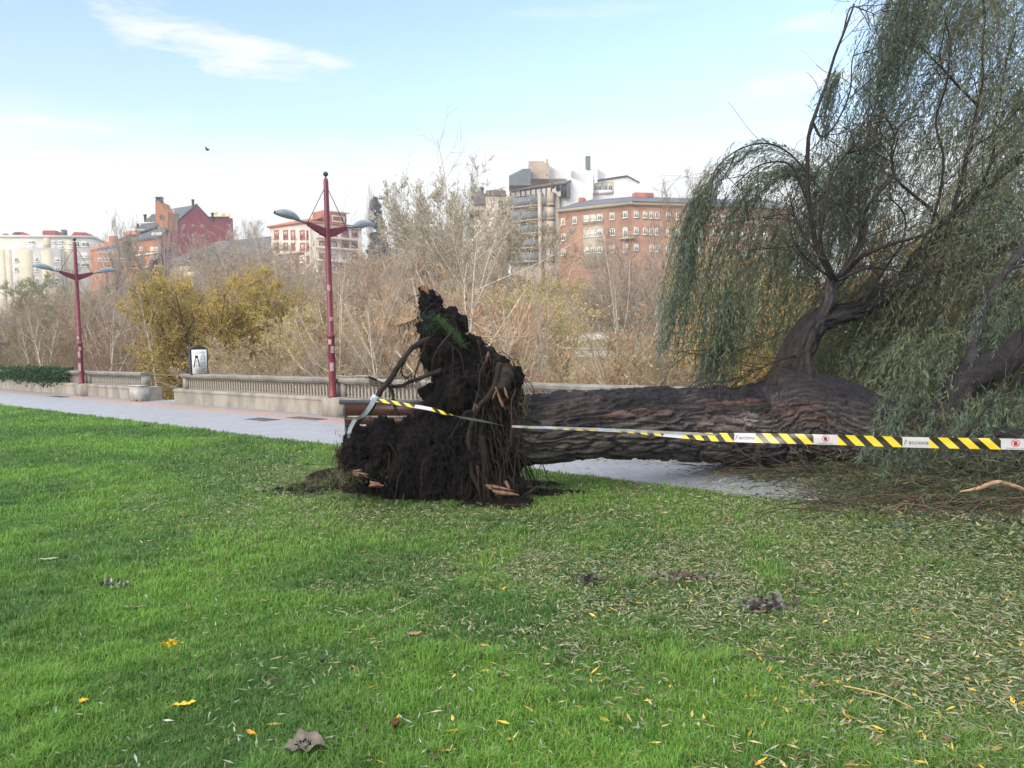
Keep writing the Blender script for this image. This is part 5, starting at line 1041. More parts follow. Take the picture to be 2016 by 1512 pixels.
# crown mass
def fill(x0, x1, y0, y1, d0, d1, n, cols, ln=(.9, 2.0), nleaf=24, sway=.35, lsz=.09, slant=-.36):
    K = 8; x = rg.uniform(x0, x1, n); y = rg.uniform(y0, y1, n); d = rg.uniform(d0, d1, n); p0 = np.array([P(a, b_, c) for a, b_, c in zip(x, y, d)]); a = rg.uniform(0, 6.28, n)
    dr = nrm(np.column_stack([np.cos(a) * .8 - sway, np.sin(a) * .6, rg.uniform(-.5, .5, n)])); ln_ = rg.uniform(*ln, n); pts = np.zeros((n, K, 3)); pts[:, 0] = p0; g_ = np.array([slant, 0, -1.0])
    for k in range(1, K): dr = nrm(dr + g_ * .42 + rg.normal(size=(n, 3)) * .06); pts[:, k] = pts[:, k - 1] + dr * (ln_ / (K - 1))[:, None]
    pts = pts[pts[:, -1, 2] > .1]; strands(pts, nleaf, cols, lsz=lsz)
fill(1820, 1990, -220, 60, 9.6, 12.5, 560, WL[:4] + WLY[:2] + BRN); fill(1920, 2140, -200, 200, 9.5, 13, 640, WL + WLY[:2] + BRN); fill(1800, 1920, 0, 200, 10, 12, 120, WLY + WL)
fill(1780, 1900, 160, 300, 10.2, 12, 130, WL); fill(1930, 2100, 120, 420, 9.4, 12.5, 620, WL + WLY); fill(1850, 2000, 320, 500, 9.6, 12, 330, WL + WLY)
fill(1830, 2120, 420, 640, 9.3, 12.2, 900, WLY + WL[:3]); fill(1600, 1860, 540, 700, 10.4, 12.5, 700, WLY[:3] + WL[:3], (.7, 1.5)); fill(1700, 1860, 470, 620, 10.6, 12, 120, WLY)
fill(1700, 2120, 640, 800, 9.9, 11.8, 1200, WLY[:3] + WL, (.5, 1.2)); fill(1620, 1760, 670, 800, 10.2, 11.5, 300, WLY[:3], (.4, .8)); fill(1940, 2150, 520, 760, 8.9, 9.9, 260, WL + WLB, (.8, 1.6))
fill(1600, 1800, 300, 600, 10.3, 12, 400, WL + WLY, (.8, 1.7)); fill(1430, 1560, 400, 600, 9.8, 11, 110, WLY + WL, (.7, 1.4))
fill(1780, 1900, 640, 800, 8.8, 9.2, 190, WLY[:3] + WL[:3], (.4, .9)); fill(1900, 2100, 760, 860, 8.4, 9.2, 220, WLY[:3] + WL[:3], (.3, .6)); fill(1790, 2100, 800, 900, 8.3, 9.0, 200, WLY[:2] + WL[:3], (.25, .5)); fill(1940, 2150, 560, 680, 8.7, 9.2, 60, WL[:3], (.5, .9))
# torn shoots heaped on the ground under the crown
DK = ((.026, .046, .028), (.036, .062, .034), (.05, .075, .04), (.08, .10, .05), (.14, .15, .07))  # leaf greens darkened to carry the shade under the crown
n = 1150; x = np.concatenate([rg.uniform(1660, 2120, 950), rg.uniform(1500, 1760, 200)]); y = np.concatenate([rg.uniform(905, 1012, 950), rg.uniform(893, 950, 200)]); p0 = np.array([G(a, b_ + max(0, (a - 1800) * .03), 0) for a, b_ in zip(x, y)]); a = rg.uniform(0, 6.28, n); d = np.column_stack([np.cos(a), np.sin(a) * .5, rg.uniform(-.1, .3, n)])
ln = rg.uniform(.35, 1.0, n); K = 7; pts = np.zeros((n, K, 3)); hh = np.clip((x - 1620) / 260, .1, 1) * rg.uniform(.02, .42, n) * np.clip((1030 - y) / 70, .15, 1); pts[:, 0] = p0; pts[:, 0, 2] = hh
for k in range(1, K): d = nrm(d + rg.normal(size=(n, 3)) * .14 + np.array([0, 0, -.09])); pts[:, k] = pts[:, k - 1] + d * (ln / (K - 1))[:, None]
pts[:, :, 2] = np.maximum(pts[:, :, 2], rg.uniform(.01, .05, (n, 1))); strands(pts, 20, DK, lsz=.095)
# pale fronds hanging in front of the trunk, past the tape
fill(1740, 1960, 770, 850, 8.7, 9.4, 150, WLB + WL[:2], (.3, .55), 18, .05, .10); fill(1840, 1940, 780, 850, 8.6, 9.1, 70, ((.15, .24, .10), (.12, .20, .09)), (.25, .45), 20, .1, .09)
def frond(x, y, x2, y2, d, n=3, cols=WLB, lsz=.11, nleaf=20):
    plume([(x, y), ((x + x2) / 2 + 4, (y + y2) / 2), (x2, y2)], d, 8, 7, n, cols, nleaf, .9, .05, lsz)
for a in ((1792, 820, 1765, 1010), (1812, 850, 1800, 930), (1858, 830, 1855, 1010), (1862, 860, 1868, 1000), (1790, 880, 1770, 980), (1836, 830, 1822, 905), (1900, 850, 1898, 912), (1700, 850, 1690, 905), (1722, 870, 1712, 910), (1760, 800, 1735, 900), (1740, 780, 1712, 850)): frond(*a, 8.6)
for k in range(46):
    x_ = rg.uniform(1730, 2090); y_ = rg.uniform(790, 900); frond(x_, y_, x_ - rg.uniform(5, 45), min(y_ + rg.uniform(60, 170), 1015), rg.uniform(7.9, 8.6), 3, WL[:4] + WLB[:2], .095, 18)
for a in ((1925, 880, 1912, 1020), (1950, 850, 1935, 960), (1935, 900, 1905, 1030)): frond(*a, 8.4, 4, ((.30, .27, .08), (.34, .30, .11), (.22, .22, .08)), .10)
part(fol, 'foliage', m_wleaf, tree_root); part(tw_, 'hanging_twigs', m_bark, tree_root)
print('foliage leaves', fol.n // 4)

# ---- root plate: soil mass from blobs, voxel remeshed
blobs = [(833, 572, 8, 0), (842, 590, 14, 0), (852, 608, 19, 0), (862, 630, 28, 0), (868, 655, 38, 0), (876, 690, 46, 0), (893, 725, 44, 0), (912, 765, 56, 0), (880, 800, 42, 0), (945, 722, 28, 0), (980, 732, 24, 0), (1000, 752, 22, -.05), (990, 792, 36, -.05), (960, 800, 50, 0),
         (1000, 850, 32, 0), (992, 900, 34, 0), (985, 940, 34, 0), (930, 900, 72, 0), (880, 880, 76, 0), (820, 895, 52, 0), (790, 862, 20, .05), (760, 868, 40, 0), (720, 878, 36, 0), (704, 900, 30, 0), (738, 925, 40, 0), (800, 940, 48, 0), (860, 945, 42, -.1), (920, 952, 38, -.1),
         (845, 770, 14, 0), (806, 842, 24, 0), (835, 830, 26, 0), (960, 968, 22, -.25), (1000, 965, 26, -.2), (1012, 830, 22, .1), (905, 640, 12, .15), (885, 628, 16, .1), (925, 690, 22, .1), (955, 700, 14, .1), (845, 650, 20, 0), (845, 700, 20, 0), (1012, 742, 12, 0), (1015, 900, 20, .05)]
me = bpy.data.meshes.new('tmp'); import bmesh
bm = bmesh.new()
for x, y, r, dd in blobs:
    d = 8.2 + dd; c = P(x, y, d); rr_ = r * d / F
    bmesh.ops.create_icosphere(bm, subdivisions=3, radius=1, matrix=Matrix.Translation(Vector(c)) @ Matrix.Diagonal((rr_, rr_ * 1.15 + .05, rr_, 1)))
bm.to_mesh(me); bm.free(); to = bpy.data.objects.new('tmp', me); col.objects.link(to); md = to.modifiers.new('r', 'REMESH'); md.mode = 'VOXEL'; md.voxel_size = .016; md.use_smooth_shade = True
dg = bpy.context.evaluated_depsgraph_get(); ev = to.evaluated_get(dg); m2 = bpy.data.meshes.new_from_object(ev); bpy.data.objects.remove(to)
n = len(m2.vertices); v = np.zeros(n * 3); m2.vertices.foreach_get('co', v); v = v.reshape(-1, 3); nr = np.zeros(n * 3); m2.vertex_normals.foreach_get('vector', nr); nr = nr.reshape(-1, 3)
big = fbm(v * np.array([5, 5, 2.6]), 3, 50) - .5; med = 1 - np.abs(fbm(v * np.array([16, 16, 6]), 3, 51) * 2 - 1) * 2; fin = fbm(v * np.array([48, 48, 30]), 3, 52) - .5; clod = fbm(v * 22, 3, 53) - .5
dsp = big * .20 + (med - .5) * .06 + fin * .05 + clod * .11
v2 = v + nr * dsp[:, None] + (np.column_stack([vn(v * 30, 5), vn(v * 30, 6), vn(v * 30, 7)]) - .5) * .02
br_ = np.clip((fbm(v * np.array([7, 7, 2.0]), 3, 61) - .5) * 5, 0, 1)[:, None]; cx = np.clip((v[:, 0] - P(860, 800, 8.2)[0]) / .6, 0, 1)[:, None] * .65 + .35
cc = np.array((.0090, .0085, .0105)) * (1 - br_ * cx) + np.array((.034, .024, .019)) * br_ * cx; cc = cc * (.4 + 1.3 * fbm(v * 40, 2, 62)[:, None])
m2.vertices.foreach_set('co', v2.ravel()); at = m2.color_attributes.new('Col', 'FLOAT_COLOR', 'POINT'); at.data.foreach_set('color', np.column_stack([cc, np.ones(n)]).astype(np.float32).ravel()); m2.polygons.foreach_set('use_smooth', np.ones(len(m2.polygons), bool)); m2.update()
m_soil = mat('root_soil', (1, 1, 1), .97, (.5, .5, .55), 60, attr=True, bump=1.0, bscale=110, spec=.1)
m2.materials.clear(); m2.materials.append(m_soil); m2.name = 'root_plate'; o = bpy.data.objects.new('root_plate', m2); col.objects.link(o); under(o, tree_root)
print('root plate verts', n)
# hanging rootlets all over it
front = np.where((nr[:, 1] < .1))[0]; mb = MB(); idx = front[rg.integers(0, len(front), 4200)]; p0 = v2[idx] - nr[idx] * .01
d0 = nrm(nr[idx] * .9 + rg.normal(size=(len(idx), 3)) * .5 + np.array([0, 0, -.6])); K = 6; ln = rg.gamma(2.0, .035, len(idx)) + .02; pts = np.zeros((len(idx), K, 3)); pts[:, 0] = p0; d = d0
for k in range(1, K): d = nrm(d + rg.normal(size=d.shape) * .25 + np.array([0, 0, -.45])); pts[:, k] = pts[:, k - 1] + d * (ln / (K - 1))[:, None]
pts[:, :, 2] = np.maximum(pts[:, :, 2], .01)
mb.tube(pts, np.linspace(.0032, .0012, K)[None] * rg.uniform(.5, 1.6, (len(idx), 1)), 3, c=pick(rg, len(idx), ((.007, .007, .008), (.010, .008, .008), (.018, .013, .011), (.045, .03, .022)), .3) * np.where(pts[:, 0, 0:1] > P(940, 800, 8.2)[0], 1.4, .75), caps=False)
right = front[(v2[front, 0] > P(935, 800, 8.2)[0])]; idx = np.concatenate([right[rg.integers(0, len(right), 150)], front[rg.integers(0, len(front), 45)]]); K = 12; ln = rg.uniform(.25, .85, len(idx)); pts = np.zeros((len(idx), K, 3)); pts[:, 0] = v2[idx]; d = nrm(nr[idx] + rg.normal(size=(len(idx), 3)) * .3)
for k in range(1, K): d = nrm(d * .8 + rg.normal(size=d.shape) * .22 + np.array([0, -.05, -.55])); pts[:, k] = pts[:, k - 1] + d * (ln / (K - 1))[:, None]
pts[:, :, 2] = np.maximum(pts[:, :, 2], .01)
mb.tube(pts, np.linspace(.007, .002, K)[None] * rg.uniform(.4, 1.3, (len(idx), 1)), 5, c=pick(rg, len(idx), ((.012, .009, .008), (.022, .015, .012), (.045, .029, .022)), .3), caps=False)
o = part(mb, 'rootlets', m_bark, tree_root)
# individual thick roots
m_root = mat('root_bark', (.026, .018, .014), .85, (.011, .009, .009), 16, bump=.6, bscale=50); m_split = mat('split_wood', (.21, .115, .075), .8, (.11, .06, .04), 22, bump=.5, bscale=50, stretch=(1, 1, .3))
ROOTS = []
def root(pts, r0_, r1_, d=8.0, m=None, name='root'):
    q = catmull([P(*(p + (d,) if len(p) == 2 else p)) for p in pts], 30); q += (np.column_stack([vn(q * 6, 1), vn(q * 6, 2), vn(q * 6, 3)]) - .5) * .04 + (np.column_stack([vn(q * 22, 1), vn(q * 22, 2), vn(q * 22, 3)]) - .5) * .012
    rad = np.linspace(r0_, r1_, 30) * d / F * (.65 + .7 * vn(q * 20, 9)); ROOTS.append((q, rad)); return part(MB().tube(q, rad, 9), name, m or m_root, tree_root, True)
root([(868, 668, 8.0), (838, 672, 7.95), (808, 690, 7.9), (785, 718, 7.85), (772, 740, 7.85), (752, 765, 7.8), (738, 790, 7.8), (722, 815, 7.85), (700, 840, 7.9), (682, 838, 7.9)], 6, 4.2)
root([(870, 728), (840, 738), (812, 748), (790, 758), (765, 760), (755, 752)], 5, 2, 7.9); root([(808, 690), (790, 725), (800, 740), (812, 730)], 2, 1, 7.85); root([(765, 762), (775, 790), (785, 815)], 3.5, 1.5, 7.85); root([(838, 672), (830, 700), (815, 735), (822, 750)], 2, .8, 7.9)
root([(755, 752), (735, 744), (722, 742)], 1.6, .8, 7.9); root([(845, 605), (815, 630), (780, 640)], .9, .6, 8.0); root([(890, 655), (860, 690), (848, 712)], 2.5, 1, 7.75)
root([(985, 715), (975, 760), (945, 800), (925, 850), (930, 920), (945, 975)], 7, 4, 7.75); root([(960, 700), (940, 760), (935, 830)], 3, 1.5, 7.8); root([(950, 860), (955, 920), (962, 985)], 6, 3, 7.75); root([(1008, 830), (1005, 880), (985, 940), (990, 985)], 3, 1.5, 7.8)
root([(1010, 800), (1022, 860), (1010, 940), (1000, 985)], 1.2, .8, 7.75); root([(1020, 800), (1030, 880), (1036, 930), (1042, 960)], 1.4, .7, 7.85); root([(1058, 958), (1030, 975), (1000, 992)], 2.4, 1.2, 7.75); root([(935, 810), (915, 812), (895, 850), (870, 880)], 1.6, .9, 7.7)
mb = MB()       # hair roots along the thick ones
for q, rad in ROOTS:
    n = 46; t_ = rg.uniform(0, 1, n); i_ = (t_ * 28).astype(int); p0 = q[i_]; d_ = nrm(rg.normal(size=(n, 3)) * .6 + np.array([0, 0, -.7])); ln = rg.uniform(.03, .16, n); pp = np.zeros((n, 5, 3)); pp[:, 0] = p0
    for k in range(1, 5): d_ = nrm(d_ + rg.normal(size=(n, 3)) * .3 + np.array([0, 0, -.4])); pp[:, k] = pp[:, k - 1] + d_ * (ln / 4)[:, None]
    pp[:, :, 2] = np.maximum(pp[:, :, 2], .01); mb.tube(pp, np.linspace(.0028, .001, 5)[None] * rg.uniform(.5, 1.5, (n, 1)), 3, c=pick(rg, n, ((.012, .009, .008), (.03, .02, .016)), .3), caps=False)
part(mb, 'hair_roots', m_bark, tree_root)
# torn, pale ends
root([(1000, 728, 8.05), (994, 745, 7.92), (988, 760, 7.8), (984, 770, 7.74)], 19, 12, 7.8)
def splint(x, y, ang, ln, w, d=7.65, n=5, m=m_split):
    """a torn end: a handful of pointed slivers fanning from one place"""
    mb = MB(); c = P(x, y, d); sc = d / F; r_ = np.random.default_rng(int(x * 7 + y))
    for k in range(n):
        a = ang + r_.normal(0, .3); dv_ = RT * math.cos(a) - UP * math.sin(a) + fw * r_.normal(0, .3); dv_ = dv_ / np.linalg.norm(dv_); sv = np.cross(dv_, fw); sv /= np.linalg.norm(sv); tv_ = np.cross(dv_, sv)
        L_ = ln * sc * r_.uniform(.3, 1.0); W_ = w * sc * r_.uniform(.3, .9); o = c + sv * r_.normal(0, .4) * w * sc + fw * r_.uniform(-.01, .02); f0, f1, f2 = r_.uniform(.6, 1), r_.uniform(.5, 1), r_.uniform(.02, .3); q = []
        for t_, f_ in ((-.25, f0 * .6), (.15, f0), (.6, f1), (1.0, f2)):
            b_ = o + dv_ * L_ * t_ + sv * r_.normal(0, .12) * W_; q.append([b_ + sv * W_ * f_, b_ + tv_ * W_ * f_ * .5, b_ - sv * W_ * f_, b_ - tv_ * W_ * f_ * .5])
        mb.add(np.array(q).reshape(-1, 3), [[i_ * 4 + j_, i_ * 4 + (j_ + 1) % 4, i_ * 4 + 4 + (j_ + 1) % 4, i_ * 4 + 4 + j_] for i_ in range(3) for j_ in range(4)])
    return part(mb, 'torn_wood', m, tree_root)
splint(977, 772, 1.7, 46, 5, n=3); splint(992, 768, 1.9, 30, 4, n=2); splint(937, 797, 1.5, 20, 4, n=2); splint(832, 566, .9, 22, 6, d=7.95); splint(966, 958, .2, 60, 7, d=7.62, n=5); splint(980, 970, -.1, 44, 6, d=7.58, n=3); splint(996, 950, 1.0, 30, 4, d=7.6, n=2); splint(700, 930, .25, 36, 8, d=7.72, n=4); splint(732, 953, .1, 26, 6, d=7.7, n=3); splint(962, 700, 1.5, 34, 4, d=7.8, n=3)
mb = MB(); c = P(990, 760, 7.8)
pb = [(1890, 968, 7.0), (1925, 962, 7.0), (1960, 950, 7.0), (1990, 955, 7.0), (2040, 972, 7.0)]
q = catmull([P(*p) for p in pb], 24); part(MB().tube(q, np.concatenate([np.linspace(.008, .024, 8), np.linspace(.024, .015, 16)]) * np.linspace(.8, 1.1, 24), 8), 'peeled_branch', mat('peeled_wood', (.40, .27, .17), .65, (.26, .15, .09), 14, bump=.4, bscale=40), tree_root, True)
# grass still growing on the lifted turf
mb = MB()
def tuft(x, y, sx_, sy_, n, dd, c=((.045, .10, .028), (.035, .08, .024), (.065, .13, .04)), ln=(.04, .10), dirv=(0, -.3, .6), dist=7.95):
    xx = rg.normal(x, sx_, n); yy = rg.normal(y, sy_, n) + (xx - x) * dd; p = np.array([P(a, b_, dist + rg.uniform(-.12, .05)) for a, b_ in zip(xx, yy)]); d = nrm(rg.normal(size=(n, 3)) * .6 + np.array(dirv)); leafset(mb, p, d, rg.uniform(*ln, n), .006, rg, pick(rg, n, c))
tuft(884, 650, 12, 3.5, 420, .85, dist=7.88, ln=(.03, .07)); tuft(862, 630, 8, 4, 120, .3, dist=7.9, ln=(.03, .06)); tuft(902, 670, 7, 3, 130, .9, dist=7.9, ln=(.03, .07)); tuft(1036, 850, 5, 18, 220, 0, dist=8.05); tuft(1032, 800, 6, 14, 150, 0, ((.2, .2, .13), (.14, .15, .09)), dist=8.0); tuft(668, 905, 9, 20, 420, 0, ((.14, .15, .07), (.22, .21, .11), (.08, .12, .05), (.12, .09, .06)), ln=(.04, .1), dist=8.15); tuft(700, 940, 34, 7, 520, 0, ((.14, .15, .07), (.20, .19, .10), (.07, .10, .045), (.12, .09, .06)), ln=(.04, .1), dist=8.0); tuft(610, 955, 40, 6, 500, 0, ((.14, .15, .07), (.22, .21, .11), (.09, .15, .05), (.12, .09, .06)), ln=(.05, .12), dist=8.45); tuft(845, 645, 8, 10, 260, 0, ((.025, .05, .03),), dist=7.95)
part(mb, 'turf', m_wleaf, tree_root)

# ================================================================== SOIL, DEBRIS
def mound(pts, name, label, cat, cols, seed, rough=.03, vox=.02, mt=None):
    bm = bmesh.new()
    for x, y, w, h, dp in pts:
        c = G(x, y); bmesh.ops.create_icosphere(bm, subdivisions=3, radius=1, matrix=Matrix.Translation((c[0], c[1], 0)) @ Matrix.Diagonal((w, dp, h, 1)))
    me = bpy.data.meshes.new('tmp'); bm.to_mesh(me); bm.free(); to = bpy.data.objects.new('tmp', me); col.objects.link(to); md = to.modifiers.new('r', 'REMESH'); md.mode = 'VOXEL'; md.voxel_size = vox
    ev = to.evaluated_get(bpy.context.evaluated_depsgraph_get()); m2 = bpy.data.meshes.new_from_object(ev); bpy.data.objects.remove(to)
    n = len(m2.vertices); v = np.zeros(n * 3); m2.vertices.foreach_get('co', v); v = v.reshape(-1, 3); nr = np.zeros(n * 3); m2.vertex_normals.foreach_get('vector', nr); nr = nr.reshape(-1, 3)
    v = v + nr * ((fbm(v * 9, 4, seed) - .5) * rough * 4)[:, None] + nr * ((fbm(v * 40, 2, seed + 2) - .5) * rough)[:, None]; m2.vertices.foreach_set('co', v.ravel()); cc = pick(np.random.default_rng(seed), n, cols, .3); at = m2.color_attributes.new('Col', 'FLOAT_COLOR', 'POINT'); at.data.foreach_set('color', np.column_stack([cc, np.ones(n)]).astype(np.float32).ravel())
    m2.materials.clear(); m2.materials.append(mt or m_soil); m2.polygons.foreach_set('use_smooth', np.ones(len(m2.polygons), bool)); m2.update(); o = bpy.data.objects.new(name, m2); col.objects.link(o); return tag(o, label, cat)
SOILC = ((.016, .013, .012), (.024, .018, .015), (.010, .009, .009))
o = mound([(560, 968, .28, .05, .18), (620, 962, .32, .08, .22), (680, 960, .32, .16, .25), (730, 968, .3, .10, .22), (650, 945, .3, .12, .3), (600, 975, .2, .03, .12), (800, 972, .5, .06, .2), (900, 985, .4, .07, .2)], 'loose_soil', 'dark crumbled soil heaped at the foot of the root plate on the side of the bench', 'soil', SOILC, 71); o['kind'] = 'stuff'
o = mound([(1000, 992, .3, .07, .15), (1060, 975, .3, .07, .14), (1110, 972, .26, .04, .10), (1060, 958, .3, .05, .12), (1020, 1000, .2, .03, .08), (940, 998, .24, .04, .1)], 'loose_soil', 'low ridge of dark soil under the near end of the trunk', 'soil', SOILC, 72); o['kind'] = 'stuff'
for x, y, w, lab in ((272, 907, .16, 'small dark bare patch of soil in the green lawn'), (462, 920, .08, 'tiny dark clod of soil in the lawn between the bench and the bare patch')):
    mound([(x, y, w, .014, .05), (x - 14, y + 1, w * .6, .012, .04), (x + 12, y - 1, w * .5, .012, .03)], 'soil_patch', lab, 'soil patch', SOILC, x, .008, .012)

# ================================================================== BARRIER TAPE
m_tape = bpy.data.materials.new('barrier_tape'); m_tape.use_nodes = True; t = m_tape.node_tree; b = t.nodes['Principled BSDF']; b.inputs['Roughness'].default_value = .28
a = N(t, 'ShaderNodeAttribute', attribute_name='Col'); s3 = N(t, 'ShaderNodeSeparateColor'); L(t, a.outputs['Color'], s3.inputs[0])
U, Vv_ = math_(t, 'MULTIPLY', s3.outputs[0], 10.0), s3.outputs[1]       # length along the tape in metres, 0..1 across
per, lab_w, pit = .62, .175, .1271
w_ = math_(t, 'MODULO', U, per); inlab = math_(t, 'LESS_THAN', w_, lab_w)
st_ = math_(t, 'FRACT', math_(t, 'DIVIDE', math_(t, 'ADD', math_(t, 'SUBTRACT', w_, lab_w), math_(t, 'MULTIPLY', Vv_, .075)), pit)); yel = math_(t, 'LESS_THAN', st_, .52)
c = mixc(t, yel, (.014, .010, .009), (.62, .46, .03)); c = mixc(t, inlab, c, (.42, .42, .45)); L(t, c, b.inputs['Base Color'])
m_tback = mat('tape_back', (.38, .42, .48), .3, (.30, .34, .40), 20, spec=.5); m_print = mat('tape_print', (.015, .015, .03), .5); m_printr = mat('tape_print_red', (.55, .03, .05), .5)
tape = empty('barrier_tape', tuple(P(738, 790, 7.75))); tag(tape, 'yellow and black striped barrier tape stretched from the root plate across the fallen trunk', 'barrier tape')
TW = .078
def ribbon(ctrl, u_off, name='tape_strip', n=160, wf=1.0):
    """ctrl px,py,d,angle deg (0 = upright facing the viewer side, 90 = flat)"""
    pos = catmull([P(c_[0], c_[1], c_[2]) for c_ in ctrl], n); an = np.radians(catmull([[c_[3], c_[4] if len(c_) > 4 else 1, 0] for c_ in ctrl], n)); wd = np.degrees(an[:, 1]); an = an[:, 0]
    tg = nrm(np.gradient(pos, axis=0)); upv = np.array([0, 0, 1.0]) - tg * tg[:, 2:3]; upv = nrm(upv); sd = np.cross(upv, tg); sd = sd * np.where(sd[:, 1:2] > 0, 1, -1)
    W = nrm(upv * np.cos(an)[:, None] + sd * np.sin(an)[:, None]); Nn = nrm(np.cross(W, tg)); s_ = np.concatenate([[0], np.cumsum(np.linalg.norm(np.diff(pos, axis=0), axis=1))]) + u_off
    flip = np.sign(np.sum(Nn * (CAM - pos), axis=1).mean() * (1 if abs(np.degrees(an).mean()) < 90 else -1)) or 1; Nn = Nn * flip
    hw = (TW / 2 * wf * wd)[:, None]; rip = (vn(pos * 6, 3) - .5)[:, None] * .006
    k = 5; vs = np.linspace(-1, 1, k); V = (pos[:, None] + W[:, None] * (hw[:, None] * vs[None, :, None]) + Nn[:, None] * (rip[:, None] * np.sin(vs * 3 + 1)[None, :, None])).reshape(-1, 3)
    i, j = np.meshgrid(np.arange(n - 1), np.arange(k - 1), indexing='ij'); f = np.stack([i * k + j, (i + 1) * k + j, (i + 1) * k + j + 1, i * k + j + 1], -1).reshape(-1, 4)
    cc = np.zeros((n, k, 3)); cc[:, :, 0] = s_[:, None] / 10; cc[:, :, 1] = (vs[None] + 1) / 2; NN = Nn[:, None].repeat(k, 1).reshape(-1, 3)
    mb = MB(); mb.add(V + NN * .0006, f, 0, cc.reshape(-1, 3)); mb.add(V - NN * .0006, f[:, ::-1], 1, cc.reshape(-1, 3)); o = part(mb, name, [m_tape, m_tback], tape, True)
    return o, pos, W, Nn, s_, wd
ribbon([(742, 788, 7.72, 50, .8), (770, 792, 7.70, 60), (805, 798, 7.66, 62), (850, 806, 7.60, 64), (880, 815, 7.55, 80), (905, 821, 7.5, 115), (950, 829, 7.48, 118), (975, 834, 7.48, 105, .8), (992, 838, 7.5, 95, .6)], .22, wf=.74)
ribbon([(738, 784, 7.72, 160), (728, 802, 7.74, 150), (715, 818, 7.76, 135), (700, 824, 7.78, 120), (682, 824, 7.85, 120), (671, 822, 7.95, 110)], .1, n=50, wf=.6)
ribbon([(700, 824, 7.8, 160), (692, 838, 7.82, 150), (688, 850, 7.85, 150), (686, 862, 7.85, 160)], .35, n=30, wf=.5)
q = P(739, 785, 7.80); ax_ = nrm(P(752, 765, 7.8) - P(727, 803, 7.8)); part(MB().rev([(.040, -.035), (.046, -.02), (.046, .02), (.040, .035)], q, 14, ax=ax_), 'wrap', m_tback, tape, True)
main, pos, W, Nn, s_, wd = ribbon([(1008, 841, 7.35, 89, .8), (1060, 843, 7.28, 88), (1140, 846, 7.1, 88), (1230, 850, 6.9, 85), (1310, 855, 6.7, 66), (1400, 860, 6.48, 38), (1500, 862.5, 6.22, 12), (1645, 866, 5.95, 2), (1803, 871, 5.7, 0), (1972, 874, 5.45, 0), (2150, 878, 5.2, 0), (2500, 884, 4.9, 0), (3000, 888, 4.7, 0)], 0.0, n=420)
# folded over white upper half
fold, *_ = ribbon([(1008, 840, 7.34, 150, .36), (1100, 843, 7.18, 150, .46), (1200, 847, 6.96, 148, .52), (1300, 851.5, 6.72, 146, .5), (1390, 855, 6.5, 146, .3), (1430, 856, 6.42, 146, .05)], .1, name='tape_fold', n=90)
# printing on the white panels: find u of given px
def at_s(sv): return [np.array([np.interp(sv, s_, A_[:, i]) for i in range(3)]) for A_ in (pos, W, Nn)]
proj = lambda p: CX + F * (p - CAM).dot(RT) / (p - CAM).dot(fw)
pxs = np.array([proj(p) for p in pos]); s1500 = np.interp(1803, pxs, s_); shift = (s1500 - lab_w / 2) % per
attr = main.data.color_attributes['Col']; cbuf = np.zeros(len(attr.data) * 4, np.float32); attr.data.foreach_get('color', cbuf); cbuf = cbuf.reshape(-1, 4); cbuf[:, 0] += (per - shift) / 10; attr.data.foreach_set('color', cbuf.ravel())
def text_mesh(txt, size):
    cu = bpy.data.curves.new('txt', 'FONT'); cu.body = txt; cu.size = size; cu.align_x = 'CENTER'; cu.align_y = 'CENTER'; o = bpy.data.objects.new('txt', cu); col.objects.link(o)
    me = bpy.data.meshes.new_from_object(o.evaluated_get(bpy.context.evaluated_depsgraph_get())); v = np.array([q.co[:] for q in me.vertices]); f = [list(p.vertices) for p in me.polygons]; bpy.data.objects.remove(o); bpy.data.meshes.remove(me); return v, f
def on_tape(mb, v, f, s0, m=0):
    out = [];
    for x, y, _ in v:
        p, w, n_ = at_s(s0 + x); p = p + w / np.linalg.norm(w) * y + n_ / np.linalg.norm(n_) * .0022; out.append(p)
    n0 = mb.n; mb.v.append(np.array(out)); mb.c.append(np.ones((len(out), 3)) * .5); mb.n += len(out)
    for q_ in f: mb.ng.append(([n0 + i for i in q_], m))
tv, tf = text_mesh('acciona', .044); tv2, tf2 = text_mesh('PROHIBIDO EL PASO', .0125)
def ringm(cx, cy, r0__, r1__, n=24):
    a = np.linspace(0, 2 * math.pi, n, endpoint=False); v = [(cx + r * math.cos(q), cy + r * math.sin(q), 0) for r in (r0__, r1__) for q in a]; return np.array(v), [[i, (i + 1) % n, n + (i + 1) % n, n + i] for i in range(n)]
base = s1500; mb = MB()
for k in range(-3, 4):
    s0 = base + k * per
    if s0 < np.interp(1360, pxs, s_) or s0 > s_[-1] - .2: continue
    if k % 2 == 0:
        on_tape(mb, tv + np.array([.018, 0, 0]), tf, s0)
        on_tape(mb, np.array([(-.078, -.016, 0), (-.073, -.018, 0), (-.060, .014, 0), (-.062, .020, 0), (-.070, .014, 0), (-.066, .012, 0)]), [[0, 1, 2, 3], [3, 4, 5, 2]], s0, 0)
    else:
        v_, f__ = ringm(0, .008, .0215, .0265); on_tape(mb, v_, f__, s0, 1); on_tape(mb, np.array([(-.018, .022, 0), (-.014, .026, 0), (.018, -.006, 0), (.014, -.010, 0)]), [[0, 1, 2, 3]], s0, 1)
        on_tape(mb, np.array([(-.009, -.008, 0), (.008, -.008, 0), (.011, .010, 0), (.004, .022, 0), (-.006, .021, 0), (-.011, .006, 0)]), [[0, 1, 2, 3, 4, 5]], s0, 0); on_tape(mb, tv2 * np.array([.95, 1, 1]) + np.array([0, -.030, 0]), tf2, s0, 0)
part(mb, 'printing', [m_print, m_printr], tape)
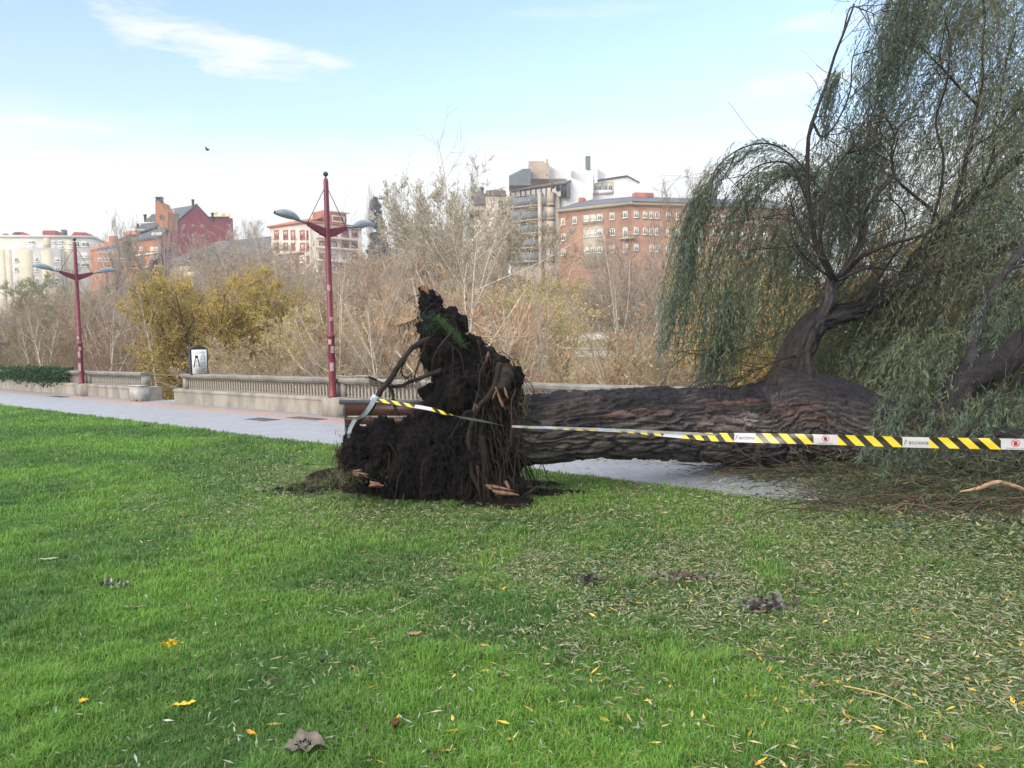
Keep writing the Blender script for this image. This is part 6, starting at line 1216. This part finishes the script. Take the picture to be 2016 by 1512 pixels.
# ================================================================== LAWN GRASS AND LITTER
rg = np.random.default_rng(99)
def scatter(n, dmin, dmax, pw=1.0, margin=1.22, nmax=N_EDGE - .02):
    u = rg.random(n); d = (dmin ** (1 - pw) + u * (dmax ** (1 - pw) - dmin ** (1 - pw))) ** (1 / (1 - pw)) if abs(pw - 1) > 1e-6 else dmin * (dmax / dmin) ** u
    x = rg.uniform(-1, 1, n) * (d * .6632 * 1.08 + 1.5); p = np.column_stack([x, d]); s_, n_, z = lawn_xy(p); k = n_ < nmax; return p[k], s_[k], n_[k], z[k], d[k]
def px_of(p, z):
    q = np.column_stack([p, z]) - CAM; dd = q @ fw; return CX + F * (q @ RT) / dd, CY - F * (q @ UP) / dd
def litter_density(px, py):     # 0..1: how much leaf litter covers the lawn in the photograph
    a = np.clip((px - 500) / 900, 0, 1) * np.exp(-((py - 1080) / 190.) ** 2) * 1.1; b_ = np.clip((px - 1350) / 500, 0, 1) * np.exp(-((py - 1250) / 260.) ** 2) * .75
    a = a * np.clip(.25 + 2.6 * (fbm(np.column_stack([px, py * 2.2, px * 0]) / 95., 3, 44) - .27), .38, 1.3)
    c_ = np.exp(-((py - 1010) / 60.) ** 2) * np.clip((px - 100) / 500, 0, 1) * .6; d_ = np.exp(-((px - 600) / 170) ** 2 - ((py - 950) / 60.) ** 2) * .7
    return np.clip(np.maximum.reduce([a, b_, c_, d_]), .0, 1)
p, s_, n_, z, d = scatter(860000, 2.35, 27, 1.2)
q3 = np.column_stack([p, z * 0]); pat = fbm(q3 * .9, 3, 91); pat2 = fbm(q3 * 3.5, 3, 92); px, py = px_of(p, z); lit = litter_density(px, py)
nb = len(p); h = (.030 + .035 * np.clip((pat2 - .35) * 2.2, 0, 1) + .03 * np.clip((vn(q3 * 9, 77) - .6) * 3, 0, 1)) * (1 - .35 * lit) * rg.uniform(.6, 1.25, nb) * (1 + .18 * np.clip((d - 4) / 8, 0, 1.5)); w = .0018 * np.clip(d / 3.2, 1, 5) ** .85 * rg.uniform(.8, 1.3, nb)
a = rg.uniform(0, 2 * math.pi, nb); lean = rg.uniform(.2, 1.5, nb) + lit * .4; dr = np.column_stack([np.cos(a), np.sin(a), np.zeros(nb)]); sd = np.column_stack([-dr[:, 1], dr[:, 0], np.zeros(nb)])
b0 = np.column_stack([p, z - .004]); m0 = b0 + dr * (h * lean * .22)[:, None] + np.array([0, 0, 1]) * (h * .62)[:, None]; t0_ = b0 + dr * (h * lean * .75)[:, None] + np.array([0, 0, 1]) * (h * (1 - .18 * lean))[:, None]
V = np.stack([b0 - sd * w[:, None], b0 + sd * w[:, None], m0 + sd * w[:, None] * .75, m0 - sd * w[:, None] * .75, t0_], 1).reshape(-1, 3); i5 = np.arange(nb)[:, None] * 5
c1, c2, c3 = np.array((.155, .315, .048)), np.array((.078, .180, .040)), np.array((.29, .30, .12)); mixv = np.clip((pat * .65 + pat2 * .35 - .40) * 4.5, 0, 1)[:, None]; cb = c2 * (1 - mixv) + c1 * mixv
dry = ((rg.random(nb) < .05 + .22 * lit)[:, None]) * 1.0; cb = cb * (1 - lit[:, None] * .30) ; cb = cb * (1 - dry) + c3 * dry; cb = cb * rg.uniform(.65, 1.3, (nb, 1))
mb = MB(); mb.add(V, i5 + np.array([[0, 1, 2, 3]]), 0, np.repeat(cb, 5, 0)); mb.t.append(((i5 + np.array([[3, 2, 4]])), np.zeros(nb, int)))
m_grass = mat('grass_blades', (1, 1, 1), .5, attr=True, trans=.3, spec=.25); tag(mb.build('grass', m_grass), 'short green lawn grass with paler and darker patches', 'grass', kind='stuff')
# fallen leaves
def scatter_leaves(n, dmin, dmax, pw, accept, cols, ln, wr_, lift=.03, onpath=False):
    mk_ = N_EDGE - .02 if not onpath else 10.6; p, s_, n_, z, d = scatter(n, dmin, dmax, pw, nmax=mk_); z = np.where(n_ > N_EDGE - .1, .004, z); px, py = px_of(p, z); k = rg.random(len(p)) < accept(px, py, n_); p, z, d = p[k], z[k], d[k]; n2_ = n_[k]; m = len(p)
    a = rg.uniform(0, 2 * math.pi, m); l_ = rg.uniform(*ln, m) * np.clip(d / 6, 1, 1.5) ** .5; w_ = l_ * rg.uniform(*wr_, m); lf_ = np.where(n2_ > N_EDGE - .05, .006, rg.uniform(.4, 1.1, m) * lift)
    dr = nrm(np.column_stack([np.cos(a), np.sin(a), rg.normal(0, .22, m)])); sd = nrm(np.column_stack([-np.sin(a), np.cos(a), rg.normal(0, .35, m)])); up = np.array([0, 0, 1.0]); c = np.column_stack([p, z + lf_]); cur = rg.uniform(-.12, .22, m) * l_
    V = np.stack([c - dr * l_[:, None] * .5, c - dr * l_[:, None] * .12 + sd * w_[:, None] * .5 + up * cur[:, None] * .4, c + up * (cur * .15)[:, None], c - dr * l_[:, None] * .12 - sd * w_[:, None] * .5 + up * cur[:, None] * .4, c + dr * l_[:, None] * .5 + up * cur[:, None] * .8], 1).reshape(-1, 3)
    V[:, 2] = np.maximum(V[:, 2], .003); i5 = np.arange(m)[:, None] * 5; f = np.concatenate([i5 + np.array([[0, 1, 2]]), i5 + np.array([[0, 2, 3]]), i5 + np.array([[1, 4, 2]]), i5 + np.array([[2, 4, 3]])]); return V, f, np.repeat(pick(rg, m, cols, .25), 5, 0)
LC = ((.17, .20, .09), (.23, .25, .13), (.27, .25, .13), (.14, .18, .09), (.28, .29, .19), (.10, .14, .07), (.20, .16, .09), (.34, .32, .17), (.08, .11, .05)); LG = ((.25, .29, .22), (.32, .36, .31), (.20, .24, .17)); LY = ((.58, .40, .05), (.50, .36, .07), (.62, .33, .04), (.44, .38, .12))
mb = MB()
for args in ((430000, 2.5, 26, 1.1, lambda x, y, n: litter_density(x, y) * .78 + .02 * (x > 300), LC, (.026, .064), (.12, .2)), (70000, 2.5, 16, 1.5, lambda x, y, n: litter_density(x, y) * .10 + .035, LG, (.03, .06), (.14, .22)),
             (26000, 2.45, 12, 1.9, lambda x, y, n: np.clip((x - 600) / 1200, 0.02, 1) * np.clip((y - 1050) / 350, 0.02, 1) * .14, LY, (.035, .07), (.16, .3)), (30000, 2.6, 20, 1.4, lambda x, y, n: litter_density(x, y) * .22 + .006, ((.10, .06, .04), (.15, .09, .05), (.07, .05, .04)), (.03, .07), (.15, .5))):
    V, f, c = scatter_leaves(*args); mb.add(V, f, 0, c)
m_leaf = mat('fallen_leaf', (1, 1, 1), .6, attr=True, trans=.12, spec=.3); o = mb.build('fallen_leaves', m_leaf); tag(o, 'willow leaves scattered thickly over the lawn, yellow green and silvery', 'fallen leaves', kind='stuff'); print('leaves', mb.n // 5)
# leaves and broken fronds on the paving beneath the crown
mb = MB()
def pd(x, y, n): 
    e1 = np.exp(-((x - 1700) / 230.) ** 2 - ((y - 945) / 45.) ** 2); e2 = np.exp(-((x - 1330) / 160) ** 2 - ((y - 903) / 10.) ** 2); return np.where(n > N_EDGE - .1, np.clip(e1 + (x > 1650) * np.clip((x - 1560) / 200, 0, 1) + e2 * .8 + .003, 0, 1), 0)
V, f, c = scatter_leaves(70000, 5, 14, .6, pd, LC + LG[:1] + ((.05, .09, .05), (.20, .24, .12), (.28, .30, .14)), (.05, .11), (.12, .2), onpath=True); mb.add(V, f, 0, c); V[:, 2] += .03; 
V2, f2, c2 = scatter_leaves(36000, 5, 13, .6, lambda x, y, n: np.where((n > N_EDGE - 1.2) & (x > 1620), np.clip((x - 1600) / 250, 0, 1), 0), ((.06, .10, .05), (.10, .14, .07), (.17, .19, .08), (.22, .22, .10), (.04, .06, .04)), (.04, .075), (.13, .2), lift=.08, onpath=True); V2[:, 2] += rg.uniform(0, .16, len(V2)) * np.clip((V2[:, 0] - 3.0) / 3, .15, 1); mb.add(V2, f2, 0, c2)
o = mb.build('willow_debris', m_leaf); tag(o, 'torn willow leaves and fronds heaped on the paving under the crown', 'leaf debris', kind='stuff')
# twigs and sticks among them
mb = MB(); n = 480; x = rg.uniform(1470, 2200, n); y = 905 + rg.random(n) * 110 + np.clip((x - 1500) * .03, 0, 30); y = np.where(x < 1640, 903 + rg.random(n) * 34, y); p0 = np.array([G(a, b_, .02) for a, b_ in zip(x, y)]); a = rg.normal(.1, .6, n) + (rg.random(n) < .5) * math.pi; ln = rg.uniform(.3, 1.3, n); K = 6; d = np.column_stack([np.cos(a), np.sin(a) * .6, np.zeros(n)]); pts = np.zeros((n, K, 3)); pts[:, 0] = p0
for k in range(1, K): d = nrm(d + rg.normal(size=(n, 3)) * np.array([.2, .2, .05])); pts[:, k] = pts[:, k - 1] + d * (ln / (K - 1))[:, None]
hh = rg.uniform(.01, .22, (n, 1)) * np.clip((x[:, None] - 1500) / 400, .1, 1); pts[:, :, 2] = np.abs(pts[:, :, 2] - .02) + hh * np.sin(np.linspace(0, 3.1, K))[None] + .012
mb.tube(pts, np.linspace(.005, .002, K)[None] * rg.uniform(.4, 1.4, (n, 1)), 4, c=pick(rg, n, ((.06, .045, .035), (.11, .08, .055), (.18, .12, .07)), .3), caps=False); o = mb.build('broken_twigs', m_bark); tag(o, 'tangle of thin broken twigs lying under the willow crown', 'twigs', kind='stuff')

# ---- single things lying on the lawn
def leaf_obj(px, py, ln, wd, c, name, label, group, rot=None, curl=.2, seed=0, lobes=False, lift=.028, c2=None):
    r = np.random.default_rng(seed + int(px)); g_ = G(px, py, .03); a = r.uniform(0, 6.28) if rot is None else rot; nu, nv = 14, 5; u = np.linspace(0, 1, nu); v = np.linspace(-1, 1, nv); V = []
    for uu in u:
        w = math.sin(math.pi * min(1, uu * .96 + .02)) ** .8 * (1 + (.35 * math.sin(uu * 17) if lobes else 0))
        for vv in v: V.append(((uu - .5) * ln, vv * w * wd / 2, curl * ln * ((uu - .5) ** 2) * 1.4 + curl * wd * abs(vv) * .7 * w + r.normal(0, .002)))
    V = np.array(V); ca, sa = math.cos(a), math.sin(a); V = np.column_stack([V[:, 0] * ca - V[:, 1] * sa, V[:, 0] * sa + V[:, 1] * ca, V[:, 2]]); i, j = np.meshgrid(np.arange(nu - 1), np.arange(nv - 1), indexing='ij'); f = np.stack([i * nv + j, (i + 1) * nv + j, (i + 1) * nv + j + 1, i * nv + j + 1], -1).reshape(-1, 4)
    mb = MB().add(V, f); mb.tube([(-ln * .75 * ca, -ln * .75 * sa, .0), (-ln * .45 * ca, -ln * .45 * sa, curl * ln * .28)], .0014, 4)
    o = mb.build(name, mat(name + '_surface', c, .6, c2 or tuple(q * .6 for q in c), 30, bump=.5, bscale=70, bdist=.004), smooth=True); o.location = (g_[0], g_[1], lift); return tag(o, label, 'leaf', group)
LG_ = 'single fallen leaves on the lawn'
Y = (.62, .42, .02)
leaf_obj(165, 1382, .045, .04, Y, 'yellow_leaf', 'small rounded bright yellow leaf standing in the grass beside a pale green leaf', LG_, 1.2, .5)
leaf_obj(86, 1388, .05, .045, (.36, .38, .12), 'pale_leaf', 'pale yellow green rounded leaf next to the small yellow one', LG_, 2.0, .3)
leaf_obj(364, 1388, .10, .035, (.60, .44, .04), 'yellow_leaf', 'long crinkled yellow leaf below the golden flower head shaped clump', LG_, .35, .4, lobes=True)
leaf_obj(495, 1442, .06, .02, (.62, .28, .02), 'orange_leaf', 'slim orange leaf pointing down the lawn', LG_, 2.5, .2)
leaf_obj(545, 1425, .06, .016, (.58, .36, .03), 'orange_leaf', 'narrow golden orange leaf lying flat beside the slim orange one', LG_, 0, .1)
leaf_obj(780, 1430, .06, .045, (.16, .06, .025), 'brown_leaf', 'crumpled rust brown leaf standing up in the grass', LG_, 1.3, .9)
leaf_obj(900, 1437, .07, .018, (.56, .32, .03), 'orange_leaf', 'bright orange willow leaf beside the crumpled brown leaf', LG_, .15, .15)
leaf_obj(880, 1476, .07, .018, (.50, .40, .05), 'yellow_leaf', 'long flat yellow leaf below the bright orange willow leaf', LG_, .05, .1)
leaf_obj(703, 1330, .055, .02, (.48, .44, .22), 'straw_leaf', 'straw coloured narrow leaf lying at a slant', LG_, 2.4, .2)
leaf_obj(636, 1303, .045, .03, (.05, .03, .03), 'dark_leaf', 'small dark purple brown leaf sticking up', LG_, 1.0, .8)
leaf_obj(95, 1100, .16, .05, (.32, .36, .24), 'large_pale_leaf', 'large pale grey green leaf lying flat on the lawn, farther of two', LG_, .1, .12)
leaf_obj(262, 1194, .17, .05, (.28, .31, .19), 'large_pale_leaf', 'large pale olive leaf lying flat, nearer of two', LG_, 3.1, .12)
leaf_obj(815, 1252, .09, .045, (.26, .18, .10), 'brown_leaf', 'folded tan brown leaf with dark shadow in the middle of the lawn', LG_, .1, .6)
leaf_obj(524, 1184, .07, .03, (.34, .24, .12), 'brown_leaf', 'small tan leaf with silvery leaves around it', LG_, .2, .5)
leaf_obj(1490, 1370, .07, .022, (.62, .40, .03), 'orange_leaf', 'bright orange yellow leaf near a cluster of straw leaves', LG_, .05, .2)
leaf_obj(1190, 1419, .06, .03, (.60, .44, .05), 'yellow_leaf', 'broad yellow leaf tipped up in the near grass', LG_, 2.2, .4)
# golden crumpled clump
def cluster(px, py, name, label, cat, c, n, sx_, sy_, sz, size, seed, group=None):
    r = np.random.default_rng(seed); g_ = G(px, py, .02); p = np.column_stack([r.normal(0, sx_, n), r.normal(0, sy_, n), np.abs(r.normal(0, sz, n)) + .005]); d = nrm(r.normal(size=(n, 3)) + np.array([0, 0, .3])); mb = MB(); l_ = r.uniform(.6, 1.3, n) * size; s2 = perp(d, r)
    v = np.stack([p, p + d * l_[:, None] * .5 + s2 * l_[:, None] * .3, p + d * l_[:, None], p + d * l_[:, None] * .5 - s2 * l_[:, None] * .3], 1).reshape(-1, 3); mb.add(v, np.arange(4 * n).reshape(-1, 4), 0, np.repeat(pick(r, n, c, .25), 4, 0)); o = mb.build(name, m_leaf); o.location = (g_[0], g_[1], .02); return tag(o, label, cat, group)
cluster(338, 1272, 'golden_leaf', 'crumpled golden yellow leaf like a flower head in the grass', 'leaf', ((.66, .42, .01), (.62, .36, .01), (.70, .5, .03)), 60, .026, .012, .016, .022, 1, LG_)
cluster(1508, 1198, 'dead_leaf_clump', 'grey brown clump of dead leaves and twigs on the lawn, the largest', 'leaf clump', ((.07, .055, .05), (.12, .10, .09), (.05, .04, .04), (.14, .14, .13)), 130, .085, .035, .025, .05, 2, 'clumps of dead leaves on the lawn')
cluster(1160, 1147, 'dead_leaf_clump', 'small dark clump of dead leaves, nearest the root plate', 'leaf clump', ((.05, .045, .05), (.08, .07, .07)), 60, .04, .02, .018, .04, 3, 'clumps of dead leaves on the lawn')
cluster(1350, 1140, 'dead_leaf_clump', 'flat brownish spread of dead leaves between the two clumps', 'leaf clump', ((.10, .075, .06), (.16, .12, .09), (.17, .16, .14)), 110, .14, .03, .01, .045, 4, 'clumps of dead leaves on the lawn')
cluster(228, 1156, 'dead_leaf_clump', 'small grey leaf clump with a thin straw stalk on the green lawn', 'leaf clump', ((.07, .07, .05), (.3, .32, .26)), 36, .06, .02, .01, .04, 6, 'clumps of dead leaves on the lawn')
# big dry grey brown leaf, creased
r = np.random.default_rng(8); g_ = G(600, 1474, .03); a = np.linspace(0, 2 * math.pi, 41)[:-1]; lob = 1 + .16 * np.cos(3 * a + .9) + .10 * np.cos(5 * a + 2) + .05 * np.cos(13 * a) + r.normal(0, .03, 40); V = [(0, 0, .012)]; 
for k, rr_ in enumerate((.35, .7, 1)):
    for q, lo in zip(a, lob): R__ = .072 * rr_ * (1 + (lo - 1) * rr_); V.append((R__ * math.cos(q) * 1.05, R__ * math.sin(q) * .8, .012 + .018 * abs(math.sin(q * 2.5 + .2)) * rr_ + .01 * rr_ * math.sin(q * 7) + .022 * rr_ * max(0, math.cos(q - 1))))
f4 = [[1 + k * 40 + i, 1 + k * 40 + (i + 1) % 40, 1 + (k + 1) * 40 + (i + 1) % 40, 1 + (k + 1) * 40 + i] for k in range(2) for i in range(40)]; mb = MB().add(V, f4); mb.t.append((np.array([[0, 1 + i, 1 + (i + 1) % 40] for i in range(40)]), np.zeros(40, int))); mb.tube([(0, 0, .014), (.1, .02, .02), (.16, .0, .01)], .002, 5)
o = mb.build('large_dry_leaf', mat('dry_leaf', (.15, .13, .11), .8, (.10, .085, .07), 25, bump=.6, bscale=50, bdist=.005), smooth=True); o.location = (g_[0], g_[1], .03); tag(o, 'large creased grey brown maple leaf lying at the near edge of the lawn', 'leaf', LG_)
# sticks
m_stick = mat('stick_bark', (.12, .10, .085), .85, (.07, .06, .05), 20, bump=.4, bscale=60)
def stick(pts, r0_, name, label, m=None):
    q = catmull([G(x, y, .045 + (z_ if True else 0)) for x, y, z_ in pts], 16); o = MB().tube(q, np.linspace(r0_, r0_ * .5, 16), 6).build(name, m or m_stick, smooth=True); return tag(o, label, 'stick', 'sticks on the lawn')
stick([(1442, 1290, 0), (1500, 1291, .005), (1570, 1297, 0)], .006, 'stick', 'thick short grey stick lying flat in the near grass'); stick([(1560, 1296, 0), (1640, 1305, .01), (1720, 1320, 0)], .0025, 'stick', 'thin stick continuing from the thick short one')
stick([(1565, 1170, -.02), (1566, 1150, .02), (1569, 1128, .07)], .003, 'stick', 'short dark twig standing upright above the leaf clumps', mat('dark_stick', (.03, .025, .02), .8)); stick([(1600, 1222, 0), (1650, 1240, 0), (1680, 1250, 0)], .003, 'stick', 'thin dark stick beside the largest leaf clump')
stick([(1660, 1350, .01), (1740, 1368, .02), (1800, 1395, .01)], .0035, 'straw_frond', 'long straw yellow frond lying on the litter near the bottom of the lawn', mat('straw', (.36, .30, .12), .7, (.42, .27, .06), 20)); stick([(770, 1205, 0), (810, 1185, .01), (842, 1165, 0)], .0025, 'stick', 'thin straw stalk lying at a slant on the green lawn', mat('straw_pale', (.36, .33, .18), .7))
# bird
root = empty('flying_bird', tuple(P(408, 295, 60))); tag(root, 'small dark bird flying high over the lamps', 'bird')
mb = MB().rev([(0, -.16), (.05, -.1), (.075, 0), (.06, .1), (.03, .16), (0, .2)], P(408, 295, 60), 10, ax=(1, .1, .1)); m_bird = mat('bird_dark', (.02, .02, .025), .6); c = P(408, 295, 60)
mb.add([c + np.array(q) for q in ((.1, 0, .02), (-.06, 0, .02), (-.12, .30, .16), (.02, .32, .18))], [[0, 1, 2, 3]]); mb.add([c + np.array(q) for q in ((.1, 0, .02), (-.06, 0, .02), (-.10, -.30, .14), (.02, -.32, .16))], [[0, 3, 2, 1]]); part(mb, 'body', m_bird, root)

# ------------------------------------------------------------------ air
mh = bpy.data.materials.new('haze_air'); mh.use_nodes = True; t = mh.node_tree; t.nodes.clear(); o_ = N(t, 'ShaderNodeOutputMaterial'); pv = N(t, 'ShaderNodeVolumePrincipled'); pv.inputs['Color'].default_value = (.93, .95, 1, 1); pv.inputs['Density'].default_value = .0007; pv.inputs['Anisotropy'].default_value = .2; L(t, pv.outputs[0], o_.inputs['Volume'])
tag(MB().box(-420, 420, -30, 420, -7, 60).build('haze', mh), 'thin pale air over the river', 'haze', kind='stuff')
